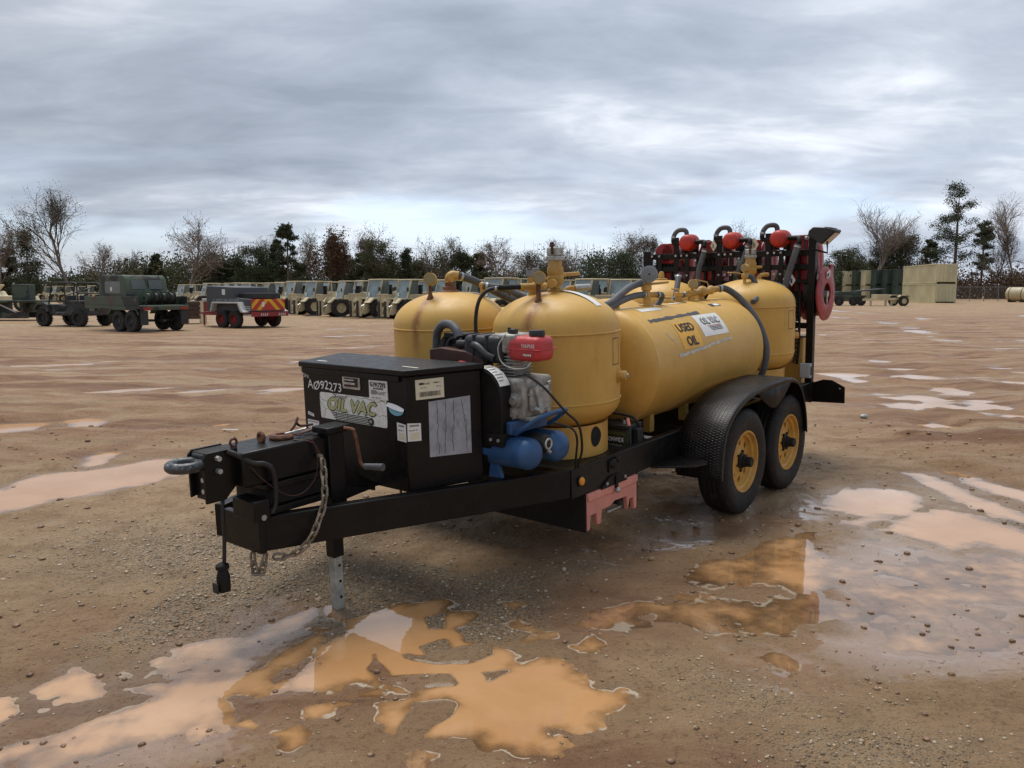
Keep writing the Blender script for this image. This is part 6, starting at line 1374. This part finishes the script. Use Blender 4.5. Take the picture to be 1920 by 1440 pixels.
FLL = ['the farthest one at the left end of the row', 'second from the left end of the row', 'third from the left end, behind the roll cage', 'fourth from the left end, behind the roll cage', 'behind the right side of the roll cage', 'between the roll cage and the camouflage trailer cab',
  'just right of the camouflage trailer', 'between the camouflage trailer and the fire trailer', 'behind the grey box of the fire trailer', 'behind the middle of the fire trailer', 'behind the right end of the fire trailer', 'first one right of the fire trailer', 'second one right of the fire trailer', 'third one right of the fire trailer', 'fourth one right of the fire trailer', 'last one left of the far front tank gauge',
  'behind the hose elbow of the far front tank', 'behind the black hose between the front tanks', 'behind the tall valve of the near front tank', 'between the tall valve and the big grey dial', 'just left of the big grey dial, under the wide evergreen']
F0 = forklift()
for i, px in enumerate(FLP):
    D = float(np.interp(px, [77, 184, 335, 500, 644, 761, 925, 1160], [112, 98, 76, 57, 47.5, 44, 41.5, 40])); X, Y = place(px + 18, D)
    o = F0 if i == 0 else copy_tree(F0); o.location = (X, Y, 0); o.rotation_euler = (0, 0, atan2(-.62, -.78) + .16*sin(i*2.3)); tag(o, 'tan forklift with open cab, ' + FLL[i], 'forklift', 'tan forklifts parked in a row')
    k = .97 + .05*((i*37) % 10)/10; o.scale = (k, k, k)
ORD = 'first second third fourth fifth sixth seventh eighth ninth tenth eleventh twelfth thirteenth fourteenth'.split()
for i, px in enumerate((358, 404, 442, 481, 524, 568, 616, 676, 735, 800, 882, 968, 1052, 1128)):
    D = float(np.interp(px, [335, 500, 644, 761, 925, 1160], [84, 65, 55, 51, 48.5, 47])); X, Y = place(px + 14, D); o = copy_tree(F0); o.location = (X, Y, 0); o.scale = (1.02, 1.02, 1.0 + .02*(i % 3))
    o.rotation_euler = (0, 0, atan2(-.62, -.78) + .2*sin(i*1.7)); tag(o, 'tan forklift half hidden in the back row, ' + ORD[i] + ' counted from the camouflage trailer', 'forklift', 'back row of tan forklifts')
# ---------------------------------------------------------------- camouflage service trailer
X, Y = place(306, 29.6)
t = thing('camouflage_trailer', 'dark green camouflage trailer with cab cover and hose reels on its bed', 'trailer', (X, Y, 0), atan2(.545, -.84))
MB().box(-.05, 3.6, -1.0, 1.0, .84, .98).build('bed_frame', 'camo_paint', t, .02)
for y in (-1.0, .97): MB().box(0, 3.6, y, y+.03, .98, 1.30).build('side_board', 'camo_paint', t, .01)
c = MB().prism([(.95, 1.30), (1.06, 1.95), (1.20, 2.10), (2.55, 2.12), (2.78, 1.95), (2.85, 1.30), (2.85, .98), (.92, .98)], -.85, .85, 'y').build('cab_cover', 'camo_paint', t, .05, seg=3)
for y in (-.62, .08): MB().prism([(1.0, 1.58), (1.055, 1.92), (1.035, 1.92), (.98, 1.58)], y, y+.54, 'y').build('rear_window', 'glass_dark', c)
MB().box(1.35, 2.35, .851, .856, 1.42, 1.86).build('side_window', 'glass_dark', c); MB().box(1.9, 2.02, .857, .859, 1.5, 1.65).build('paper_notice', 'white_sticker', c)
MB().box(1.05, 1.056, -.35, -.15, 1.55, 1.70).move(lambda x, y, z: (x + (z-1.42)*.2 - .02, y, z)).build('paper_notice', 'white_sticker', c)
for y in (.40, .08, -.24, -.56):
    o = MB()
    for s in (-1, 1): o.lathe([(.06, s*.10), (.24, s*.10), (.25, s*.11), (.06, s*.115)], 24, ax='y')
    q = o.build('hose_reel', 'camo_paint', t); q.location = (.42, y, 1.25); MB().lathe([(0, -.09), (.18, -.09), (.18, .09), (0, .09)], 20, ax='y').build('coiled_hose', 'far_black', q)
MB().box(-.08, -.05, -1.0, 1.0, .80, .95).build('tail_board', 'camo_paint', t, .01)
for y in (-.95, .55): MB().box(-.10, -.082, y, y+.34, .82, .92).build('tail_lamp', 'lamp_red', t)
for y in (-.98, .66): MB().box(-.02, .0, y, y+.30, .26, .79).build('mud_flap', 'far_black', t)
for s in (-1, 1):
    for x in (.60, 1.42): far_wheel(t, x, s*.86, .40, .40, .28, 'dark_camo', False)
    MB().prism([(.0, .62), (.15, .86), (1.85, .86), (2.05, .62), (1.98, .62), (1.8, .80), (.2, .80), (.07, .62)], s*.86-.16, s*.86+.16, 'y').build('fender', 'camo_paint', t, .01)
MB().bar((3.55, .6, .8), (5.0, 0, .75), .08, .12).bar((3.55, -.6, .8), (5.0, 0, .75), .08, .12).build('drawbar', 'camo_paint', t); MB().box(.0, 1.9, -.05, .05, .36, .44).build('axle_beam', 'far_black', t); MB().box(.55, .65, -.8, .8, .36, .44).build('axle', 'far_black', t)
# ---------------------------------------------------------------- roll cage buggy
X, Y = place(138, 34.5)
t = thing('buggy', 'small dark utility buggy with tubular roll cage and no roof', 'buggy', (X, Y, 0), atan2(.30, -.95))
MB().prism([(-1.25, .45), (-1.25, 1.02), (-.35, 1.06), (-.25, .62), (.35, .58), (.45, .95), (1.25, .92), (1.38, .75), (1.35, .45)], -.70, .70, 'y').build('body', 'dark_camo', t, .05, seg=3)
MB().box(-1.30, -.35, -.74, .74, 1.0, 1.10).build('cargo_bed', 'dark_camo', t, .02)
for s in (-1, 1):
    for x in (-.95, .98): far_wheel(t, x, s*.68, .36, .36, .26, 'far_black', True)
    MB().tube([(.75, s*.62, .92), (.55, s*.60, 1.80), (.48, s*.58, 1.86), (-.70, s*.58, 1.86), (-.80, s*.60, 1.80), (-.86, s*.62, 1.05)], .032, 7).build('cage_hoop', 'far_black', t); MB().tube([(-.15, s*.60, .9), (-.12, s*.58, 1.85)], .03, 6).build('cage_post', 'far_black', t)
    MB().prism([(.55, .62), (.62, .92), (.85, 1.02), (1.2, 1.0), (1.42, .72), (1.38, .68), (1.15, .92), (.85, .92), (.70, .62)], s*.68-.15, s*.68+.15, 'y').build('fender', 'dark_camo', t, .01)
    MB().tube([(-.80, s*.58, 1.75), (-.14, -s*.58, 1.30)], .02, 6).build('cage_brace', 'far_black', t)
for x, z in ((.50, 1.86), (-.12, 1.86), (-.72, 1.86), (-.84, 1.40)): MB().tube([(x, -.58, z), (x, .58, z)], .028, 6).build('cage_bar', 'far_black', t)
for y in (-.35, .35): MB().box(-.15, .25, y-.22, y+.22, .75, .90).box(-.28, -.15, y-.22, y+.22, .85, 1.32).build('seat', 'far_black', t, .03)
MB().torus((.42, .33, 1.15), .17, .018, 'x', 16, 5).build('steering_wheel', 'far_black', t)
# ---------------------------------------------------------------- camouflage flatbed at the left edge
X, Y = place(28, 41)
t = thing('flatbed_trailer', 'low camouflage flatbed at the left edge loaded with a dark green cabinet', 'trailer', (X, Y, 0), .06)
MB().box(-2.4, 1.65, -.95, .95, .92, 1.04).build('deck', 'camo_paint', t, .02); MB().box(-2.3, .9, -.8, -.5, .12, .42).build('skid', 'camo_paint', t, .04); MB().box(-2.3, .9, .5, .8, .12, .42).build('skid', 'camo_paint', t, .04)
for x in (-1.9, -.7, .55): MB().box(x, x+.16, -.7, .7, .40, .92).build('upright', 'camo_paint', t, .01)
MB().bar((-2.2, -.7, .42), (-1.2, -.7, .92), .06, .06).bar((-.6, -.7, .92), (.4, -.7, .42), .06, .06).build('brace', 'pale_paint', t)
MB().box(.9, 1.55, -.4, .4, .55, .85).build('tool_chest', 'camo_paint', t, .03)
o = thing('equipment_cabinet', 'tall dark green cabinet standing on the left flatbed', 'cabinet', (X + .45, Y, 1.04), .1); MB().box(-.42, .42, -.35, .35, 0, .80).build('housing', 'green_container', o, .03); MB().box(-.36, .36, -.36, -.352, .08, .72).build('door', 'camo_paint', o); MB().cyl((-.36, -.2, .8), (-.36, -.2, .88), .04, n=8).build('beacon', 'pale_paint', o)
# tan truck front seen behind the flatbed
o = thing('tan_loader', 'tan loader with raised bucket arm behind the left flatbed', 'loader', (place(18, 60)[0], 60, 0), .2)
MB().prism([(-1.8, .6), (-1.8, 1.4), (-.6, 1.5), (-.4, 1.15), (1.7, 1.1), (1.9, .6)], -.8, .8, 'y').build('body', 'tan_paint', o, .05); MB().prism([(-1.0, 1.4), (-1.0, 1.7), (-.5, 2.0), (-.4, 1.95), (-.8, 1.5)], -.3, .3, 'y').build('arm', 'tan_paint', o, .02)
for x in (-1.1, 1.1): far_wheel(o, x, -.8, .55, .55, .35)
# ---------------------------------------------------------------- fire trailer
X, Y = place(502, 32.6)
t = thing('fire_trailer', 'small fire trailer, grey body, red frame, red and yellow chevron tailboard', 'trailer', (X, Y, 0), atan2(.54, -.84))
MB().box(-.10, 3.1, -.85, .85, .50, .64).build('frame', 'fire_red', t, .015); MB().box(-.12, -.101, -.95, .95, .47, .66).build('rear_bumper', 'fire_red', t, .01)
MB().prism([(.0, .66), (.0, 1.18), (.95, 1.22), (1.0, 1.66), (2.75, 1.72), (2.80, .66)], -.88, .88, 'y').build('body', 'grey_body', t, .03)
MB().box(.05, .92, -.70, .70, 1.20, 1.42).build('hose_tray', 'far_black', t, .02); MB().box(.96, 2.78, .882, .888, 1.10, 1.60).build('side_locker', 'grey_body', t, .01); MB().box(1.55, 1.75, .889, .892, 1.35, 1.58).build('paper_notice', 'white_sticker', t)
cm = plane_map((-.0008, 0, 0), (0, -1, 0), (0, 0, 1)); put_sheet('chevron_board', cm, [(-.86, .72), (.86, .72), (.86, 1.18), (-.86, 1.18)], 'chevron_red', t, .012)
for s0 in (.0, .50):
    for sg in (-1, 1):
        a = [(sg*s0, 1.17), (sg*(s0+.22), 1.17), (sg*min(.85, s0+.62), .73 + (.40-min(.40, .85-s0-.22))*1.0), (sg*min(.85, s0+.40), .73)]
        if s0 == 0: a = [(0, 1.17), (sg*.16, 1.17), (sg*.62, .73), (sg*.40, .73), (0, 1.11)]
        else: a = [(sg*.42, 1.17), (sg*.62, 1.17), (sg*.85, .95), (sg*.85, .76)]
        put_sheet('chevron', cm, a if sg == 1 else a[::-1], 'chevron_yellow', t, .016)
put_sheet('paper_notice', cm, [(-.35, .88), (-.22, .86), (-.20, 1.05), (-.33, 1.06)], 'white_sticker', t, .02)
rb = plane_map((-.1208, 0, 0), (0, -1, 0), (0, 0, 1))
for s0 in (-.5, .42):
    for k in range(4): put_sheet('stripe', rb, [(s0+k*.10, .50), (s0+.05+k*.10, .50), (s0+.08+k*.10, .60), (s0+.03+k*.10, .60)], 'pale_paint', t, .004)
for s in (-1, 1):
    MB().prism([(.15, .62), (.35, .66), (.52, 1.0), (2.05, 1.0), (2.2, .66), (2.28, .66), (2.12, 1.06), (.45, 1.06), (.25, .72), (.10, .68)], s*.98-.16, s*.98+.16, 'y').build('fender', 'pale_paint', t, .01)
    for x in (.82, 1.62): far_wheel(t, x, s*.98, .36, .36, .24, 'fire_red', False)
    MB().box(-.10, .3, s*.9-.12, s*.9+.12, .50, .56).build('step', 'pale_paint', t)
sm = plane_map((0, .8808, 0), (-1, 0, 0), (0, 0, 1)); scribble(sm, -2.35, -.62, 1.09, 1.19, 'ink_grey', t, .012, 12)
for z in (.72, .79, .86): put_sheet('stripe', sm, [(-.55, z), (-.02, z), (-.02, z+.03), (-.55, z+.03)], 'pale_paint', t, .004)
MB().bar((3.1, .5, .56), (4.4, 0, .54), .08, .10).bar((3.1, -.5, .56), (4.4, 0, .54), .08, .10).build('drawbar', 'fire_red', t); MB().box(3.2, 3.7, -.4, .4, .62, 1.05).build('pump_box', 'fire_red', t, .03); MB().box(3.15, 3.75, -.42, .42, 1.06, 1.18).build('pump_lid', 'pale_paint', t, .03)
MB().cyl((4.2, 0, 0), (4.2, 0, .6), .04, n=8).build('jack', 'fire_red', t)
X, Y = place(362, 37); o = thing('wooden_crate', 'brown weathered crate between the camouflage trailer and the fire trailer', 'crate', (X, Y, 0), .05)
MB().box(-.42, .42, -.4, .4, .22, 1.02).build('box', 'brown_box', o, .01)
for z in (.24, .44, .64, .84): MB().box(-.44, .44, -.425, -.405, z, z+.16).build('plank', 'brown_box', o, .006)
for x in (-.44, .38): MB().box(x, x+.06, -.42, .42, 0, 1.05).build('corner_post', 'tan_paint', o)

# ---------------------------------------------------------------- containers
def container(kind, ends):
    m = 'tan_container' if kind == 'tan' else 'green_container'; t = thing('shipping_container', '', 'container')
    L, W_, H = 6.06, 2.44, 2.42
    MB().box(.0, L, -W_/2+.05, W_/2-.05, .15, H-.05).build('shell', m, t)
    for s in (-1, 1):
        v = MB(); n = 33; V = []
        for k in range(n*4+1):
            x = .15 + (L-.3)*k/(n*4); y = s*(W_/2 - (.05 if (k % 4) in (1, 2) else .01)); V += [(x, y, .18), (x, y, H-.08)]
        v.add(V, [(2*i, 2*i+2, 2*i+3, 2*i+1) if s < 0 else (2*i, 2*i+1, 2*i+3, 2*i+2) for i in range(n*4)]); v.build('corrugated_side', m, t, smooth=False)
        MB().box(0, L, s*W_/2-.05, s*W_/2+.05, .0, .16).build('bottom_rail', m, t); MB().box(0, L, s*W_/2-.05, s*W_/2+.05, H-.10, H).build('top_rail', m, t)
        for x in (0, L-.12): MB().box(x-.01, x+.13, s*(W_/2-.06)-.07, s*(W_/2-.06)+.075, -.0, H+.01).build('corner_post', m, t)
        MB().box(-.04, -.005, s*.60-.55, s*.60+.55, .18, H-.14).build('door', m, t, .01)
        for y in (.35, .80): MB().cyl((-.07, s*y, .12), (-.07, s*y, H-.1), .022, n=6).build('lock_bar', m, t)
        MB().box(-.062, -.041, s*.45-.1, s*.45+.1, 1.35, 1.55).build('placard', 'pale_paint' if kind == 'tan' else 'green_container', t)
    for k in range(8): MB().box(.3 + k*.7, .5 + k*.7, -W_/2-.052, W_/2+.052, .03, .09).build('fork_slot', 'far_black', t)
    return t
CT = container('tan', 1); CG = container('green', 1); ang = atan2(.985, .15); first = {'tan': True, 'green': True}
def put_container(kind, x, y, z, label):
    src = CT if kind == 'tan' else CG
    if first[kind]: o = src; first[kind] = False
    else: o = copy_tree(src)
    o.location = (x, y, z); o.rotation_euler = (0, 0, ang); tag(o, label, 'container', 'stacked shipping containers'); return o
cx, cy = place(1773, 99); dx, dy = cos(ang)*6.15, sin(ang)*6.15
put_container('tan', cx, cy, 0, 'tan container at the bottom of the tall tan stack, doors to the camera'); put_container('tan', cx, cy, 2.46, 'tan container on top of the tall tan stack, nearest the fence')
put_container('tan', cx+dx, cy+dy, 0, 'tan container in the bottom row, behind the one with doors'); put_container('tan', cx+dx, cy+dy, 2.46, 'tan container in the top row, behind the front one')
gl = [(1578, 138, 'green', 'leftmost green container, next to the red end reel'), (1597, 136, 'tan', 'small looking tan container between green ones at the left'), (1616, 134, 'green', 'green container behind the dark green chassis'), (1636, 131, 'tan', 'narrow tan container left of the dark green stack'), (1656, 128, 'green', 'dark green container left of middle in the far row'), (1677, 125, 'green', 'dark green container right of middle in the far row'), (1698, 122, 'green', 'dark green container touching the tall tan stack')]
for px, D, k, lb in gl:
    x, y = place(px, D); put_container(k, x, y, 0, 'bottom ' + lb if 0 else lb + ', lower tier'); put_container(k, x, y, 2.46, lb + ', upper tier')
# ---------------------------------------------------------------- trailers in front of the containers
X, Y = place(1662, 80); t = thing('tan_chassis', 'tan two wheeled trailer chassis in front of the containers', 'trailer', (X, Y, 0), .12)
MB().bar((-2.3, -.3, .62), (1.6, -.5, .72), .14, .2).bar((-2.3, .3, .62), (1.6, .5, .72), .14, .2).build('frame', 'tan_paint', t); MB().box(-1.3, .1, -.5, .5, .72, 1.15).build('winch_box', 'tan_paint', t, .03)
for s in (-1, 1):
    far_wheel(t, 1.35, s*.85, .50, .50, .30); MB().prism([(.75, .9), (.95, 1.12), (1.75, 1.12), (1.95, .9), (1.85, .9), (1.7, 1.04), (1.0, 1.04), (.85, .9)], s*.85-.2, s*.85+.2, 'y').build('fender', 'tan_paint', t, .01)
for x in (-1.9, -.3, .3): MB().box(x, x+.16, -.4, -.25, 0, .6).build('stand_leg', 'tan_paint', t)
X, Y = place(1588, 82); t = thing('green_chassis', 'dark green low trailer next to the red end reel', 'trailer', (X, Y, 0), .05)
MB().box(-3.2, 1.6, -1.0, 1.0, .85, 1.05).build('deck', 'camo_paint', t, .02); MB().box(-2.9, 1.3, -.9, -.6, .45, .85).build('frame_beam', 'camo_paint', t, .03); MB().box(-1.2, 1.2, -.7, .7, 1.06, 1.45).build('load', 'green_container', t, .05)
for x in (-2.3, -1.2, .3, 1.1): far_wheel(t, x, -.9, .45, .45, .3, 'dark_camo', False)
MB().prism([(1.0, 1.45), (1.0, 1.55), (3.6, 1.75), (3.6, 1.6)], -.9, .9, 'y').build('tilted_ramp', 'far_black', t)
# ---------------------------------------------------------------- chain link fence
def fence():
    x0, y0 = place(1792, 113); x1, y1 = place(1899, 113); t = thing('chain_link_fence', 'grey chain link fence right of the tan containers', 'fence', (x0, y0, 0)); L = x1 - x0
    for k in range(5): MB().cyl((L*k/4, 0, 0), (L*k/4, 0, 2.1), .04, n=8).build('fence_post', 'fence_wire', t)
    MB().cyl((0, 0, 2.06), (L, 0, 2.06), .025, n=6).build('top_rail', 'fence_wire', t)
    m = MB(); s = .14
    for k in range(int(L/s)+16):
        for sg in (1, -1):
            a = k*s - 2.0 if sg == 1 else k*s; xa, za, xb, zb = (a, .02, a + 2.0, 2.04) if sg == 1 else (a, .02, a - 2.0, 2.04)
            if xa < 0: za += -xa*1.01; xa = 0
            if xb < 0: zb -= (-xb)*1.01; xb = 0
            if xa > L: za += (xa-L)*1.01; xa = L
            if xb > L: zb -= (xb-L)*1.01; xb = L
            if zb - za < .1: continue
            m.add([(xa-.006, 0, za), (xa+.006, 0, za), (xb+.006, 0, zb), (xb-.006, 0, zb)], [(0,1,2,3)])
    m.build('wire_mesh', 'fence_wire', t, smooth=False)['kind'] = 'stuff'
fence()
for i, (px, lb) in enumerate(((1910, 'tan cylindrical tank lying on skids at the right end of the fence'), (1932, 'tan cylindrical tank cut by the right edge of the picture'))):
    X, Y = place(px, 106); t = thing('fuel_cylinder', lb, 'tank', (X, Y, 0), .5)
    MB().lathe([(0, -1.3), (.8, -1.28), (.92, -1.2), (.95, -1.1), (.95, 1.1), (.92, 1.2), (.8, 1.28), (0, 1.3)], 32, (0, 0, 1.05), 'y').build('barrel', 'tan_paint', t)
    for y in (-.8, .8): MB().torus((0, y, 1.05), .95, .04, 'y', 30, 6).build('band', 'far_black', t); MB().prism([(-.8, 0), (.8, 0), (.7, .5), (.45, .28), (-.45, .28), (-.7, .5)], y-.1, y+.1, 'y').build('cradle', 'far_black', t)
    MB().cyl((0, -1.35, 1.05), (0, -1.28, 1.05), .25, n=14).build('hatch', 'far_black', t)
for px, py, L, rz, lb in ((430, 815, .075, -.12, 'white paper strip lying on the mud behind the hitch'),):
    D = 8.3; X, Y = (px-960)/PXF*D*1.02, D; o = MB().box(-.085, .085, -.012, .012, .012, .016).move(lambda x, y, z: (x, y + .02*x*x/.0072, z + abs(x)*.06)).build('paper_strip', 'white_sticker', None); o.location = (X, Y, .02); o.rotation_euler = (0, 0, rz); tag(o, lb, 'paper')
for (x, y, s, lb) in ((4.15, 9.2, .05, 'grey stone lying right of the rear wheel'),):
    o = MB().ball((0, 0, .02), s, 10, 6, (1, .7, .55)).build('stone', 'galvanised', None); o.location = (x, y, .02); tag(o, lb, 'stone')
